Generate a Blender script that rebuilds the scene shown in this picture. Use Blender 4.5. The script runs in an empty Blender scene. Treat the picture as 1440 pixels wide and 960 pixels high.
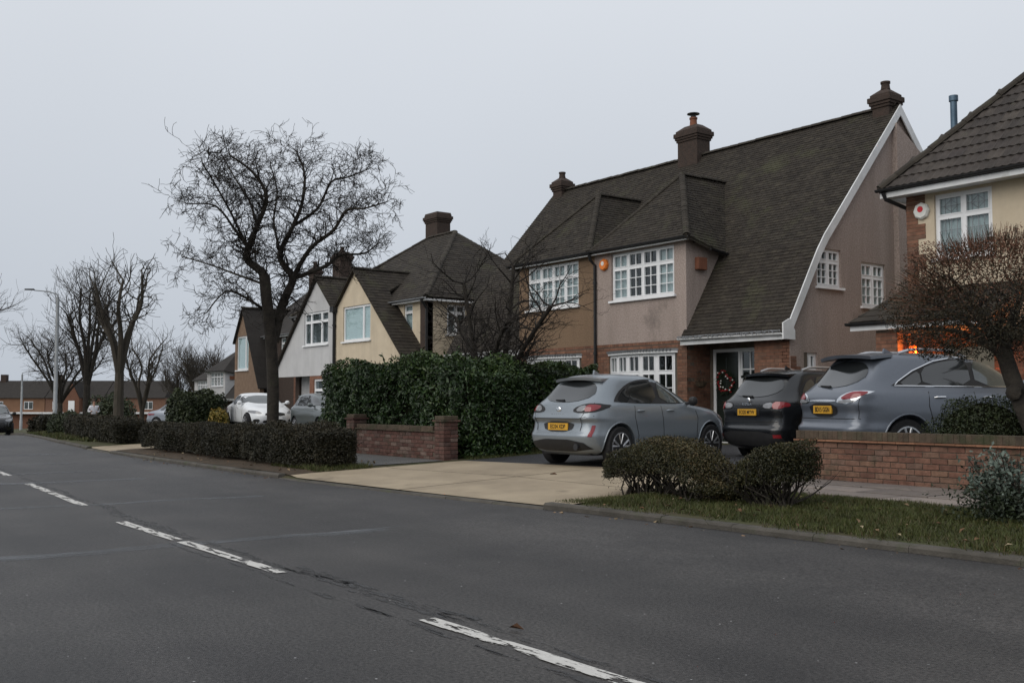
import bpy, bmesh, math, random
import numpy as np
from mathutils import Vector, Matrix
from mathutils.bvhtree import BVHTree

random.seed(7)
RNG = np.random.default_rng(11)
SC = bpy.context.scene
COL = SC.collection
R = math.radians

# ------------------------------------------------------------------ camera, sky, sun, exposure
cam_data = bpy.data.cameras.new('camera')
cam_data.sensor_width = 36.0
cam_data.lens = 36.1
cam_data.clip_end = 3000
cam_data.clip_start = 0.05
camera = bpy.data.objects.new('camera', cam_data)
COL.objects.link(camera)
camera.location = (0, 0, 1.25)
CAM_DIR = Vector((-0.7994, 0.5979, 0.0588))
camera.rotation_euler = CAM_DIR.to_track_quat('-Z', 'Y').to_euler()
SC.camera = camera

SUN_ELEV, SUN_AZ = R(38), R(176)       # azimuth of the sun measured from +y towards +x
world = bpy.data.worlds.new('World')
SC.world = world
world.use_nodes = True
wt = world.node_tree
wt.nodes.clear()
w_out = wt.nodes.new('ShaderNodeOutputWorld')
w_bg = wt.nodes.new('ShaderNodeBackground')
w_bg.inputs['Strength'].default_value = 0.1
w_sky = wt.nodes.new('ShaderNodeTexSky')
w_sky.sky_type = 'NISHITA'
w_sky.sun_disc = False
w_sky.sun_elevation = SUN_ELEV
w_sky.sun_rotation = SUN_AZ
w_sky.air_density = 1.0
w_sky.dust_density = 3.0
# overcast: an even cloud deck, slightly brighter overhead than at the horizon, hides nearly all of the clear sky
w_tc = wt.nodes.new('ShaderNodeTexCoord')
w_sep = wt.nodes.new('ShaderNodeSeparateXYZ')
w_ramp = wt.nodes.new('ShaderNodeValToRGB')
w_ramp.color_ramp.elements[0].position = 0.0
w_ramp.color_ramp.elements[0].color = (0.510, 0.556, 0.622, 1)
w_ramp.color_ramp.elements[1].position = 0.45
w_ramp.color_ramp.elements[1].color = (0.750, 0.785, 0.838, 1)
w_noise = wt.nodes.new('ShaderNodeTexNoise')
w_noise.inputs['Scale'].default_value = 1.6
w_noise.inputs['Detail'].default_value = 3
w_nr = wt.nodes.new('ShaderNodeMapRange')
w_nr.inputs['To Min'].default_value = 0.92
w_nr.inputs['To Max'].default_value = 1.08
w_mul = wt.nodes.new('ShaderNodeVectorMath'); w_mul.operation = 'SCALE'
w_mul2 = wt.nodes.new('ShaderNodeVectorMath'); w_mul2.operation = 'SCALE'
w_mul2.inputs['Scale'].default_value = 10.0
w_mix = wt.nodes.new('ShaderNodeMixRGB')
w_mix.inputs['Fac'].default_value = 0.97
L_ = wt.links.new
L_(w_tc.outputs['Generated'], w_sep.inputs[0])
L_(w_sep.outputs['Z'], w_ramp.inputs['Fac'])
L_(w_tc.outputs['Generated'], w_noise.inputs['Vector'])
L_(w_noise.outputs['Fac'], w_nr.inputs['Value'])
L_(w_ramp.outputs['Color'], w_mul.inputs[0])
L_(w_nr.outputs['Result'], w_mul.inputs['Scale'])
L_(w_mul.outputs[0], w_mul2.inputs[0])
L_(w_sky.outputs['Color'], w_mix.inputs['Color1'])
L_(w_mul2.outputs[0], w_mix.inputs['Color2'])
L_(w_mix.outputs['Color'], w_bg.inputs['Color'])
L_(w_bg.outputs[0], w_out.inputs['Surface'])

sun_data = bpy.data.lights.new('sun', 'SUN')
sun_data.energy = 1.6
sun_data.angle = R(60)
sun_data.color = (1.0, 0.94, 0.86)
sun = bpy.data.objects.new('sun', sun_data)
COL.objects.link(sun)
sd = Vector((math.sin(SUN_AZ) * math.cos(SUN_ELEV), math.cos(SUN_AZ) * math.cos(SUN_ELEV), math.sin(SUN_ELEV)))
sun.rotation_euler = (-sd).to_track_quat('-Z', 'Y').to_euler()
sun.location = (0, -10, 30)

SC.view_settings.view_transform = 'Standard'
SC.view_settings.look = 'None'
SC.view_settings.exposure = 0.0
SC.view_settings.gamma = 1.0
SC.view_settings.use_curve_mapping = False

# ------------------------------------------------------------------ materials
def _bsdf(name):
    m = bpy.data.materials.new(name)
    m.use_nodes = True
    nt = m.node_tree
    return m, nt, nt.nodes['Principled BSDF']

def pmat(name, c1, c2=None, rough=0.8, scale=3.0, detail=5, bump=0.0, bscale=60.0, tint=0.0, rnd=0.0,
         spec=0.3, metallic=0.0, coat=0.0, stops=None, contrast=(0.35, 0.65), big=None, streak=None):
    """Procedural material: two colours blended by noise in world space, optional per-piece variation and bump."""
    m, nt, b = _bsdf(name)
    N, L = nt.nodes.new, nt.links.new
    geo = N('ShaderNodeNewGeometry')
    b.inputs['Roughness'].default_value = rough
    b.inputs['Specular IOR Level'].default_value = spec
    b.inputs['Metallic'].default_value = metallic
    b.inputs['Coat Weight'].default_value = coat
    b.inputs['Coat Roughness'].default_value = 0.12
    c2 = c2 or tuple(x * 0.8 for x in c1)
    if stops:
        src = N('ShaderNodeAttribute') if tint else N('ShaderNodeObjectInfo')
        if tint:
            src.attribute_name = 'tint'
        rp = N('ShaderNodeValToRGB')
        el = rp.color_ramp.elements
        while len(el) < len(stops):
            el.new(0.5)
        for i, c in enumerate(stops):
            el[i].position = i / (len(stops) - 1)
            el[i].color = (*c, 1)
        L(src.outputs['Fac'] if tint else src.outputs['Random'], rp.inputs['Fac'])
        base = rp.outputs['Color']
        nz = N('ShaderNodeTexNoise')
        nz.inputs['Scale'].default_value = scale
        nz.inputs['Detail'].default_value = detail
        L(geo.outputs['Position'], nz.inputs['Vector'])
        mr = N('ShaderNodeMapRange')
        mr.inputs['From Min'].default_value = 0.3
        mr.inputs['From Max'].default_value = 0.7
        mr.inputs['To Min'].default_value = 0.72
        mr.inputs['To Max'].default_value = 1.18
        L(nz.outputs['Fac'], mr.inputs['Value'])
        sc_ = N('ShaderNodeVectorMath'); sc_.operation = 'SCALE'
        L(base, sc_.inputs[0]); L(mr.outputs[0], sc_.inputs['Scale'])
        col = sc_.outputs[0]
    else:
        nz = N('ShaderNodeTexNoise')
        nz.inputs['Scale'].default_value = scale
        nz.inputs['Detail'].default_value = detail
        nz.inputs['Roughness'].default_value = 0.62
        L(geo.outputs['Position'], nz.inputs['Vector'])
        mr = N('ShaderNodeMapRange')
        mr.inputs['From Min'].default_value = contrast[0]
        mr.inputs['From Max'].default_value = contrast[1]
        L(nz.outputs['Fac'], mr.inputs['Value'])
        mx = N('ShaderNodeMixRGB')
        mx.inputs['Color1'].default_value = (*c1, 1)
        mx.inputs['Color2'].default_value = (*c2, 1)
        L(mr.outputs[0], mx.inputs['Fac'])
        col = mx.outputs['Color']
        if tint or rnd:
            if tint:
                src = N('ShaderNodeAttribute'); src.attribute_name = 'tint'; o = src.outputs['Fac']
            else:
                src = N('ShaderNodeObjectInfo'); o = src.outputs['Random']
            k = tint or rnd
            m2 = N('ShaderNodeMapRange')
            m2.inputs['To Min'].default_value = 1 - k
            m2.inputs['To Max'].default_value = 1 + k
            L(o, m2.inputs['Value'])
            s2 = N('ShaderNodeVectorMath'); s2.operation = 'SCALE'
            L(col, s2.inputs[0]); L(m2.outputs[0], s2.inputs['Scale'])
            col = s2.outputs[0]
    if big:                              # (colour, noise scale, threshold) - moss, dirt or damp patches with a shape of their own
        bc, bs, th = big
        n3 = N('ShaderNodeTexNoise')
        n3.inputs['Scale'].default_value = bs
        n3.inputs['Detail'].default_value = 6
        n3.inputs['Roughness'].default_value = 0.65
        L(geo.outputs['Position'], n3.inputs['Vector'])
        m3 = N('ShaderNodeMapRange')
        m3.inputs['From Min'].default_value = th
        m3.inputs['From Max'].default_value = th + 0.14
        L(n3.outputs['Fac'], m3.inputs['Value'])
        x3 = N('ShaderNodeMixRGB')
        x3.inputs['Color2'].default_value = (*bc, 1)
        L(m3.outputs[0], x3.inputs['Fac']); L(col, x3.inputs['Color1'])
        col = x3.outputs['Color']
    if streak:                           # (colour, strength) - rain-washed dirt in long vertical runs
        mp = N('ShaderNodeMapping'); mp.inputs['Scale'].default_value = (1.9, 1.9, 0.30)
        n4 = N('ShaderNodeTexNoise'); n4.inputs['Scale'].default_value = 1.0; n4.inputs['Detail'].default_value = 7; n4.inputs['Roughness'].default_value = 0.6
        L(geo.outputs['Position'], mp.inputs['Vector']); L(mp.outputs[0], n4.inputs['Vector'])
        m4 = N('ShaderNodeMapRange'); m4.inputs['From Min'].default_value = 0.45; m4.inputs['From Max'].default_value = 0.72; m4.inputs['To Max'].default_value = streak[1]
        L(n4.outputs['Fac'], m4.inputs['Value'])
        x4 = N('ShaderNodeMixRGB'); x4.inputs['Color2'].default_value = (*streak[0], 1)
        L(m4.outputs[0], x4.inputs['Fac']); L(col, x4.inputs['Color1'])
        col = x4.outputs['Color']
    L(col, b.inputs['Base Color'])
    if bump:
        nb = N('ShaderNodeTexNoise')
        nb.inputs['Scale'].default_value = bscale
        nb.inputs['Detail'].default_value = 4
        L(geo.outputs['Position'], nb.inputs['Vector'])
        bp = N('ShaderNodeBump')
        bp.inputs['Strength'].default_value = bump
        bp.inputs['Distance'].default_value = 0.02
        L(nb.outputs['Fac'], bp.inputs['Height'])
        L(bp.outputs[0], b.inputs['Normal'])
    return m

def glass_mat(name, ior=1.6, tintc=(0.85, 0.9, 0.9), gl=0.02):
    """Thin window glass: see-through, with a mirror image that grows at grazing angles."""
    m = bpy.data.materials.new(name)
    m.use_nodes = True
    nt = m.node_tree; nt.nodes.clear()
    N, L = nt.nodes.new, nt.links.new
    o = N('ShaderNodeOutputMaterial'); mx = N('ShaderNodeMixShader')
    t = N('ShaderNodeBsdfTransparent'); g = N('ShaderNodeBsdfGlossy'); f = N('ShaderNodeFresnel')
    geo = N('ShaderNodeNewGeometry'); nz = N('ShaderNodeTexNoise'); bp = N('ShaderNodeBump')
    nz.inputs['Scale'].default_value = 2.5
    bp.inputs['Strength'].default_value = 0.12; bp.inputs['Distance'].default_value = 0.02
    L(geo.outputs['Position'], nz.inputs['Vector']); L(nz.outputs['Fac'], bp.inputs['Height'])
    L(bp.outputs[0], g.inputs['Normal'])
    t.inputs[0].default_value = (*tintc, 1)
    g.inputs['Roughness'].default_value = gl
    mi = N('ShaderNodeMapRange'); mi.inputs['To Min'].default_value = ior; mi.inputs['To Max'].default_value = 1.0 / ior
    L(geo.outputs['Backfacing'], mi.inputs['Value']); L(mi.outputs[0], f.inputs['IOR'])
    L(f.outputs[0], mx.inputs[0]); L(t.outputs[0], mx.inputs[1]); L(g.outputs[0], mx.inputs[2])
    L(mx.outputs[0], o.inputs['Surface'])
    return m

def paint_mat(name, col, metallic=0.5, rough=0.32):
    m = pmat(name, col, tuple(c * 0.93 for c in col), rough=rough, scale=40, spec=0.5, metallic=metallic, coat=0.5, bump=0.0)
    return m

def emit_mat(name, col, strength):
    m = bpy.data.materials.new(name)
    m.use_nodes = True
    b = m.node_tree.nodes['Principled BSDF']
    b.inputs['Base Color'].default_value = (*col, 1)
    b.inputs['Emission Color'].default_value = (*col, 1)
    b.inputs['Emission Strength'].default_value = strength
    return m

def worn_paint_mat(name):
    """Road paint, flaked away where a stretched noise falls below a threshold."""
    m, nt, b = _bsdf(name)
    N, L = nt.nodes.new, nt.links.new
    geo = N('ShaderNodeNewGeometry'); mp = N('ShaderNodeMapping'); nz = N('ShaderNodeTexNoise'); mr = N('ShaderNodeMapRange')
    mp.inputs['Scale'].default_value = (3.0, 16.0, 1.0)
    nz.inputs['Scale'].default_value = 1.3; nz.inputs['Detail'].default_value = 7; nz.inputs['Roughness'].default_value = 0.7
    mr.inputs['From Min'].default_value = 0.455; mr.inputs['From Max'].default_value = 0.475
    L(geo.outputs['Position'], mp.inputs['Vector']); L(mp.outputs[0], nz.inputs['Vector']); L(nz.outputs['Fac'], mr.inputs['Value'])
    L(mr.outputs[0], b.inputs['Alpha'])
    n2 = N('ShaderNodeTexNoise'); n2.inputs['Scale'].default_value = 25
    L(geo.outputs['Position'], n2.inputs['Vector'])
    mx = N('ShaderNodeMixRGB')
    mx.inputs['Color1'].default_value = (0.40, 0.39, 0.37, 1); mx.inputs['Color2'].default_value = (0.60, 0.59, 0.56, 1)
    L(n2.outputs['Fac'], mx.inputs['Fac']); L(mx.outputs[0], b.inputs['Base Color'])
    b.inputs['Roughness'].default_value = 0.7
    return m

def worn_mat(name, c1, c2, stretch, scale, lo, hi):
    """thin road stain or seam with ragged, fading edges"""
    m, nt, b = _bsdf(name)
    N, L = nt.nodes.new, nt.links.new
    geo = N('ShaderNodeNewGeometry'); mp = N('ShaderNodeMapping'); nz = N('ShaderNodeTexNoise'); mr = N('ShaderNodeMapRange'); mx = N('ShaderNodeMixRGB')
    mp.inputs['Scale'].default_value = stretch
    nz.inputs['Scale'].default_value = scale; nz.inputs['Detail'].default_value = 8; nz.inputs['Roughness'].default_value = 0.72
    mr.inputs['From Min'].default_value = lo; mr.inputs['From Max'].default_value = hi; mr.inputs['To Max'].default_value = 0.9
    L(geo.outputs['Position'], mp.inputs['Vector']); L(mp.outputs[0], nz.inputs['Vector']); L(nz.outputs['Fac'], mr.inputs['Value'])
    L(mr.outputs[0], b.inputs['Alpha'])
    mx.inputs['Color1'].default_value = (*c1, 1); mx.inputs['Color2'].default_value = (*c2, 1)
    L(nz.outputs['Fac'], mx.inputs['Fac']); L(mx.outputs[0], b.inputs['Base Color'])
    b.inputs['Roughness'].default_value = 0.6
    return m

def asphalt_mat(name, c1, c2, rough=0.55, speck=True):
    m = pmat(name, c1, c2, rough=rough, scale=0.55, detail=8, bump=0.5, bscale=170, spec=0.35, contrast=(0.38, 0.62))
    nt = m.node_tree; N, L = nt.nodes.new, nt.links.new
    b = nt.nodes['Principled BSDF']
    col = b.inputs['Base Color'].links[0].from_socket
    geo = N('ShaderNodeNewGeometry')
    g = N('ShaderNodeTexNoise'); g.inputs['Scale'].default_value = 48; g.inputs['Detail'].default_value = 3
    L(geo.outputs['Position'], g.inputs['Vector'])
    mr = N('ShaderNodeMapRange'); mr.inputs['From Min'].default_value = 0.3; mr.inputs['From Max'].default_value = 0.7
    mr.inputs['To Min'].default_value = 0.35; mr.inputs['To Max'].default_value = 1.65
    L(g.outputs['Fac'], mr.inputs['Value'])
    s = N('ShaderNodeVectorMath'); s.operation = 'SCALE'
    L(col, s.inputs[0]); L(mr.outputs[0], s.inputs['Scale'])
    out = s.outputs[0]
    if speck:                            # tyre-polished bands running along the road
        mp = N('ShaderNodeMapping'); mp.inputs['Scale'].default_value = (0.035, 1.1, 1.0)
        nt_ = N('ShaderNodeTexNoise'); nt_.inputs['Scale'].default_value = 1.0; nt_.inputs['Detail'].default_value = 4
        L(geo.outputs['Position'], mp.inputs['Vector']); L(mp.outputs[0], nt_.inputs['Vector'])
        mt = N('ShaderNodeMapRange'); mt.inputs['From Min'].default_value = 0.3; mt.inputs['From Max'].default_value = 0.7; mt.inputs['To Min'].default_value = 0.72; mt.inputs['To Max'].default_value = 1.25
        L(nt_.outputs['Fac'], mt.inputs['Value'])
        st_ = N('ShaderNodeVectorMath'); st_.operation = 'SCALE'; L(out, st_.inputs[0]); L(mt.outputs[0], st_.inputs['Scale']); out = st_.outputs[0]
    if speck:
        v = N('ShaderNodeTexVoronoi'); v.inputs['Scale'].default_value = 7.0
        L(geo.outputs['Position'], v.inputs['Vector'])
        t = N('ShaderNodeMath'); t.operation = 'LESS_THAN'; t.inputs[1].default_value = 0.045
        L(v.outputs['Distance'], t.inputs[0])
        sx = N('ShaderNodeSeparateXYZ'); L(v.outputs['Color'], sx.inputs[0])
        t2 = N('ShaderNodeMath'); t2.operation = 'MULTIPLY'
        L(t.outputs[0], t2.inputs[0]); L(sx.outputs[0], t2.inputs[1])
        mx = N('ShaderNodeMixRGB'); mx.inputs['Color2'].default_value = (0.42, 0.42, 0.42, 1)
        L(t2.outputs[0], mx.inputs['Fac']); L(out, mx.inputs['Color1'])
        out = mx.outputs[0]
    L(out, b.inputs['Base Color'])
    return m

M = {}
M['asphalt'] = asphalt_mat('road_asphalt', (0.029, 0.027, 0.0265), (0.050, 0.0465, 0.044))
M['drive'] = asphalt_mat('drive_asphalt', (0.030, 0.031, 0.035), (0.042, 0.043, 0.047), rough=0.5, speck=False)
M['footway'] = asphalt_mat('footway_asphalt', (0.085, 0.085, 0.082), (0.12, 0.118, 0.112), rough=0.6, speck=False)
M['tar'] = worn_mat('tar_seam', (0.022, 0.022, 0.023), (0.036, 0.035, 0.035), (2.0, 9.0, 1.0), 1.6, 0.47, 0.56)
M['joint'] = worn_mat('worn_joint', (0.13, 0.138, 0.15), (0.105, 0.112, 0.122), (4.0, 0.8, 1.0), 1.2, 0.34, 0.72)
M['line'] = worn_paint_mat('worn_line_paint')
M['concrete'] = pmat('crossover_concrete', (0.350, 0.288, 0.205), (0.255, 0.208, 0.148), rough=0.85, scale=1.2, detail=9, bump=0.35, bscale=90, big=((0.155, 0.125, 0.09), 0.9, 0.585))
M['kerb'] = pmat('kerb_stone', (0.085, 0.077, 0.066), (0.055, 0.050, 0.042), rough=0.85, scale=5, bump=0.4, rnd=0.15, big=((0.055, 0.06, 0.035), 2.2, 0.55))
M['slab'] = pmat('paving_slab', (0.20, 0.17, 0.15), (0.15, 0.13, 0.12), rough=0.85, scale=2.5, bump=0.3, rnd=0.28, big=((0.09, 0.085, 0.07), 1.5, 0.57))
M['soil'] = pmat('soil', (0.075, 0.052, 0.034), (0.045, 0.034, 0.022), rough=0.95, scale=4, bump=0.8, bscale=25)
M['turf'] = pmat('turf_ground', (0.050, 0.058, 0.020), (0.055, 0.044, 0.024), rough=0.95, scale=3, bump=0.8, bscale=30)
M['field'] = pmat('field_ground', (0.05, 0.06, 0.025), (0.06, 0.055, 0.03), rough=0.95, scale=0.3, bump=0.3, bscale=6)
M['grass'] = pmat('grass_blades', (0.085, 0.105, 0.028), rough=0.6, tint=1, stops=[(0.028, 0.029, 0.010), (0.042, 0.052, 0.012), (0.058, 0.070, 0.016), (0.095, 0.072, 0.036)])
M['leaf_laurel'] = pmat('laurel_leaf', (0.03, 0.05, 0.02), rough=0.42, spec=0.4, tint=1, stops=[(0.010, 0.020, 0.007), (0.019, 0.042, 0.012), (0.034, 0.066, 0.018), (0.070, 0.105, 0.028)])
M['leaf_privet'] = pmat('privet_leaf', (0.03, 0.04, 0.02), rough=0.5, tint=1, stops=[(0.014, 0.013, 0.008), (0.021, 0.020, 0.011), (0.032, 0.029, 0.015), (0.052, 0.040, 0.022)])
M['leaf_box'] = pmat('box_leaf', (0.03, 0.04, 0.02), rough=0.5, tint=1, stops=[(0.015, 0.016, 0.007), (0.026, 0.027, 0.010), (0.046, 0.044, 0.015), (0.11, 0.080, 0.036)])
M['leaf_bush'] = pmat('bush_leaf', (0.03, 0.05, 0.02), rough=0.5, tint=1, stops=[(0.012, 0.018, 0.008), (0.020, 0.030, 0.012), (0.034, 0.046, 0.018), (0.052, 0.064, 0.026)])
M['leaf_topiary'] = pmat('topiary_leaf', (0.06, 0.04, 0.02), rough=0.55, tint=1, stops=[(0.020, 0.019, 0.010), (0.040, 0.031, 0.014), (0.115, 0.050, 0.030), (0.22, 0.105, 0.062)])
M['leaf_silver'] = pmat('silver_leaf', (0.2, 0.24, 0.2), rough=0.6, tint=1, stops=[(0.024, 0.030, 0.018), (0.050, 0.066, 0.048), (0.090, 0.118, 0.096), (0.16, 0.20, 0.17)])
M['leaf_yellow'] = pmat('yellow_leaf', (0.3, 0.25, 0.03), rough=0.5, tint=1, stops=[(0.06, 0.07, 0.02), (0.14, 0.12, 0.025), (0.24, 0.18, 0.035), (0.30, 0.17, 0.04)])
M['dead_leaf'] = pmat('dead_leaf', (0.15, 0.08, 0.04), rough=0.8, tint=1, stops=[(0.07, 0.035, 0.018), (0.13, 0.07, 0.035), (0.22, 0.14, 0.08), (0.30, 0.25, 0.16)])
M['bark'] = pmat('bark', (0.020, 0.017, 0.014), (0.040, 0.034, 0.027), rough=0.9, scale=7, bump=0.9, bscale=22, big=((0.04, 0.048, 0.024), 3, 0.6))
M['twig'] = pmat('twig_bark', (0.016, 0.013, 0.011), (0.024, 0.020, 0.016), rough=0.85, scale=5)
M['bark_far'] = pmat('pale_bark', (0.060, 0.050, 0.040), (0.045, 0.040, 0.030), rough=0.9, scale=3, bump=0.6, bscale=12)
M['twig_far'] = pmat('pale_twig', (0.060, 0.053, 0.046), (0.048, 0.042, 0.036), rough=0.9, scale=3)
M['dirt'] = worn_mat('gutter_dirt', (0.030, 0.025, 0.019), (0.045, 0.037, 0.027), (1.2, 2.5, 1.0), 2.2, 0.38, 0.66)
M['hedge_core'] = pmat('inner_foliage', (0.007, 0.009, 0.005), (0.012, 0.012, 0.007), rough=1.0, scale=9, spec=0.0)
M['brick'] = pmat('brick_red', (0.2, 0.1, 0.07), rough=0.9, scale=14, bump=0.5, bscale=60, stops=[(0.115, 0.060, 0.044), (0.155, 0.078, 0.055), (0.18, 0.098, 0.068), (0.135, 0.086, 0.066), (0.195, 0.112, 0.074)], big=((0.055, 0.052, 0.032), 1.3, 0.54))
M['brick_dark'] = pmat('brick_mixed', (0.2, 0.1, 0.07), rough=0.9, scale=14, bump=0.5, bscale=60, stops=[(0.070, 0.036, 0.030), (0.105, 0.052, 0.042), (0.13, 0.068, 0.056), (0.092, 0.060, 0.052), (0.17, 0.12, 0.10)], big=((0.045, 0.043, 0.028), 1.6, 0.52))
M['brick_joined'] = pmat('house_brick', (0.2, 0.1, 0.07), rough=0.9, scale=9, bump=0.4, bscale=60, tint=1, stops=[(0.125, 0.065, 0.045), (0.175, 0.085, 0.055), (0.21, 0.105, 0.068), (0.15, 0.088, 0.062)])
M['mortar'] = pmat('mortar', (0.13, 0.105, 0.082), (0.09, 0.075, 0.06), rough=0.95, scale=8, bump=0.5)
M['coping'] = pmat('coping_brick', (0.1, 0.08, 0.06), rough=0.9, scale=9, bump=0.5, stops=[(0.060, 0.047, 0.034), (0.085, 0.062, 0.044), (0.074, 0.062, 0.042), (0.105, 0.072, 0.052)], big=((0.044, 0.047, 0.024), 2.0, 0.54))
M['creasing'] = pmat('creasing_tile', (0.24, 0.12, 0.07), (0.18, 0.09, 0.055), rough=0.85, scale=8, rnd=0.2, bump=0.3)
M['render_pink'] = pmat('pebbledash_pinkish', (0.475, 0.390, 0.348), (0.260, 0.210, 0.185), rough=0.95, scale=30, detail=3, bump=1.0, bscale=70, contrast=(0.3, 0.7), big=((0.19, 0.158, 0.142), 0.7, 0.60), streak=((0.150, 0.124, 0.102), 0.36))
M['render_brown'] = pmat('pebbledash_brown', (0.265, 0.182, 0.118), (0.145, 0.094, 0.058), rough=0.95, scale=30, detail=3, bump=1.0, bscale=70, contrast=(0.3, 0.7), big=((0.125, 0.082, 0.054), 0.8, 0.58), streak=((0.10, 0.068, 0.046), 0.30))
M['render_cream'] = pmat('cream_render', (0.58, 0.495, 0.37), (0.52, 0.44, 0.325), rough=0.9, scale=3, bump=0.3, bscale=60, big=((0.44, 0.37, 0.27), 0.6, 0.60), streak=((0.36, 0.31, 0.235), 0.4))
M['render_white'] = pmat('pale_grey_render', (0.50, 0.50, 0.50), (0.45, 0.45, 0.455), rough=0.9, scale=2, bump=0.3, bscale=60, big=((0.38, 0.38, 0.385), 0.5, 0.60), streak=((0.30, 0.30, 0.30), 0.4))
M['render_tan'] = pmat('tan_render', (0.215, 0.15, 0.105), (0.17, 0.115, 0.08), rough=0.95, scale=5, bump=0.5)
M['tile_plain'] = pmat('plain_roof_tile', (0.06, 0.05, 0.045), rough=0.85, scale=4, bump=0.4, bscale=40, tint=1, stops=[(0.024, 0.019, 0.015), (0.029, 0.0235, 0.018), (0.035, 0.029, 0.022), (0.044, 0.037, 0.027)], big=((0.048, 0.046, 0.026), 0.9, 0.56))
M['tile_ridge'] = pmat('ridge_tile', (0.031, 0.026, 0.021), (0.042, 0.036, 0.028), rough=0.9, scale=5, rnd=0.2, bump=0.4, big=((0.05, 0.05, 0.03), 2, 0.58))
M['tile_concrete'] = pmat('interlocking_tile', (0.05, 0.042, 0.038), rough=0.8, scale=5, bump=0.4, bscale=40, stops=[(0.040, 0.034, 0.031), (0.052, 0.044, 0.039), (0.064, 0.054, 0.046), (0.048, 0.040, 0.038)], big=((0.085, 0.08, 0.055), 3.2, 0.63))
M['roof_flat'] = pmat('distant_roof', (0.036, 0.032, 0.029), (0.026, 0.023, 0.021), rough=0.9, scale=2.5, detail=8, bump=0.5, bscale=9)
M['upvc'] = pmat('white_plastic', (0.80, 0.81, 0.82), (0.74, 0.75, 0.76), rough=0.35, scale=2, spec=0.45)
M['white_paint'] = pmat('white_gloss_paint', (0.74, 0.75, 0.76), (0.64, 0.65, 0.65), rough=0.45, scale=3, big=((0.46, 0.46, 0.44), 2, 0.60), streak=((0.38, 0.38, 0.36), 0.4))
M['lead'] = pmat('lead_sheet', (0.26, 0.27, 0.29), (0.18, 0.19, 0.20), rough=0.55, scale=6)
M['black_plastic'] = pmat('black_plastic', (0.016, 0.016, 0.017), (0.024, 0.024, 0.025), rough=0.45, scale=8)
M['interior'] = pmat('room_interior', (0.05, 0.046, 0.042), (0.035, 0.032, 0.03), rough=0.95, scale=2)
M['blind'] = pmat('roller_blind', (0.72, 0.78, 0.80), (0.68, 0.74, 0.77), rough=0.9, scale=1.5)
M['curtain'] = pmat('net_curtain', (0.66, 0.68, 0.69), (0.52, 0.54, 0.56), rough=0.95, scale=7)
M['curtain_dark'] = pmat('grey_curtain', (0.20, 0.20, 0.21), (0.14, 0.14, 0.15), rough=0.95, scale=7)
M['glass'] = glass_mat('window_glass', 1.6)
M['chimney'] = pmat('chimney_brick', (0.060, 0.042, 0.034), (0.042, 0.032, 0.027), rough=0.95, scale=10, bump=0.7, bscale=30)
M['terracotta'] = pmat('terracotta', (0.20, 0.080, 0.045), (0.15, 0.062, 0.038), rough=0.8, scale=8)
M['steel'] = pmat('galvanised_steel', (0.33, 0.345, 0.35), (0.26, 0.27, 0.28), rough=0.55, scale=3, metallic=0.4)
M['steel_blue'] = pmat('flue_steel', (0.10, 0.15, 0.20), (0.07, 0.11, 0.15), rough=0.45, scale=4, metallic=0.5)
M['rubber'] = pmat('tyre_rubber', (0.014, 0.014, 0.015), (0.020, 0.020, 0.021), rough=0.85, scale=20)
M['rim'] = pmat('alloy_rim', (0.55, 0.56, 0.58), (0.48, 0.49, 0.51), rough=0.3, scale=5, metallic=0.8)
M['rim_dark'] = pmat('black_alloy', (0.02, 0.02, 0.022), (0.026, 0.026, 0.028), rough=0.35, scale=5, spec=0.5)
M['car_glass'] = pmat('tinted_car_glass', (0.012, 0.014, 0.015), (0.016, 0.018, 0.019), rough=0.04, scale=2, spec=0.9, coat=0.4)
M['car_glass_clear'] = pmat('car_glass', (0.035, 0.045, 0.045), (0.05, 0.06, 0.06), rough=0.04, scale=2, spec=0.9, coat=0.4)
M['trim'] = pmat('car_black_trim', (0.018, 0.018, 0.019), (0.024, 0.024, 0.025), rough=0.5, scale=12)
M['chrome'] = pmat('chrome', (0.75, 0.76, 0.78), (0.70, 0.71, 0.73), rough=0.12, scale=3, metallic=1.0)
M['lamp_red'] = pmat('red_lens', (0.22, 0.008, 0.012), (0.17, 0.006, 0.010), rough=0.12, scale=8, spec=0.6, coat=0.6)
M['lamp_clear'] = pmat('clear_lens', (0.24, 0.245, 0.26), (0.16, 0.165, 0.175), rough=0.12, scale=9, spec=0.6, coat=0.6)
M['plate'] = pmat('yellow_plate', (0.56, 0.31, 0.035), (0.50, 0.27, 0.03), rough=0.4, scale=4)
M['plate_white'] = pmat('white_plate', (0.7, 0.7, 0.7), (0.66, 0.66, 0.66), rough=0.4, scale=4)
M['ink'] = pmat('black_ink', (0.012, 0.012, 0.012), (0.016, 0.016, 0.016), rough=0.5, scale=4)
M['paint_grey'] = paint_mat('grey_car_paint', (0.240, 0.272, 0.302), 0.45, 0.34)
M['paint_black'] = paint_mat('black_car_paint', (0.010, 0.011, 0.013), 0.1, 0.22)
M['paint_graphite'] = paint_mat('graphite_car_paint', (0.130, 0.147, 0.177), 0.45, 0.33)
M['paint_white'] = paint_mat('white_car_paint', (0.72, 0.74, 0.76), 0.0, 0.35)
M['paint_green'] = paint_mat('grey_green_car_paint', (0.10, 0.115, 0.115), 0.4, 0.34)
M['paint_silver'] = paint_mat('silver_blue_car_paint', (0.28, 0.31, 0.36), 0.4, 0.34)
M['door_dark'] = pmat('dark_green_door', (0.014, 0.020, 0.017), (0.018, 0.025, 0.021), rough=0.25, scale=3, spec=0.5)
M['orange_box'] = pmat('orange_alarm', (0.72, 0.20, 0.03), (0.62, 0.17, 0.03), rough=0.5, scale=6)
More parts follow.
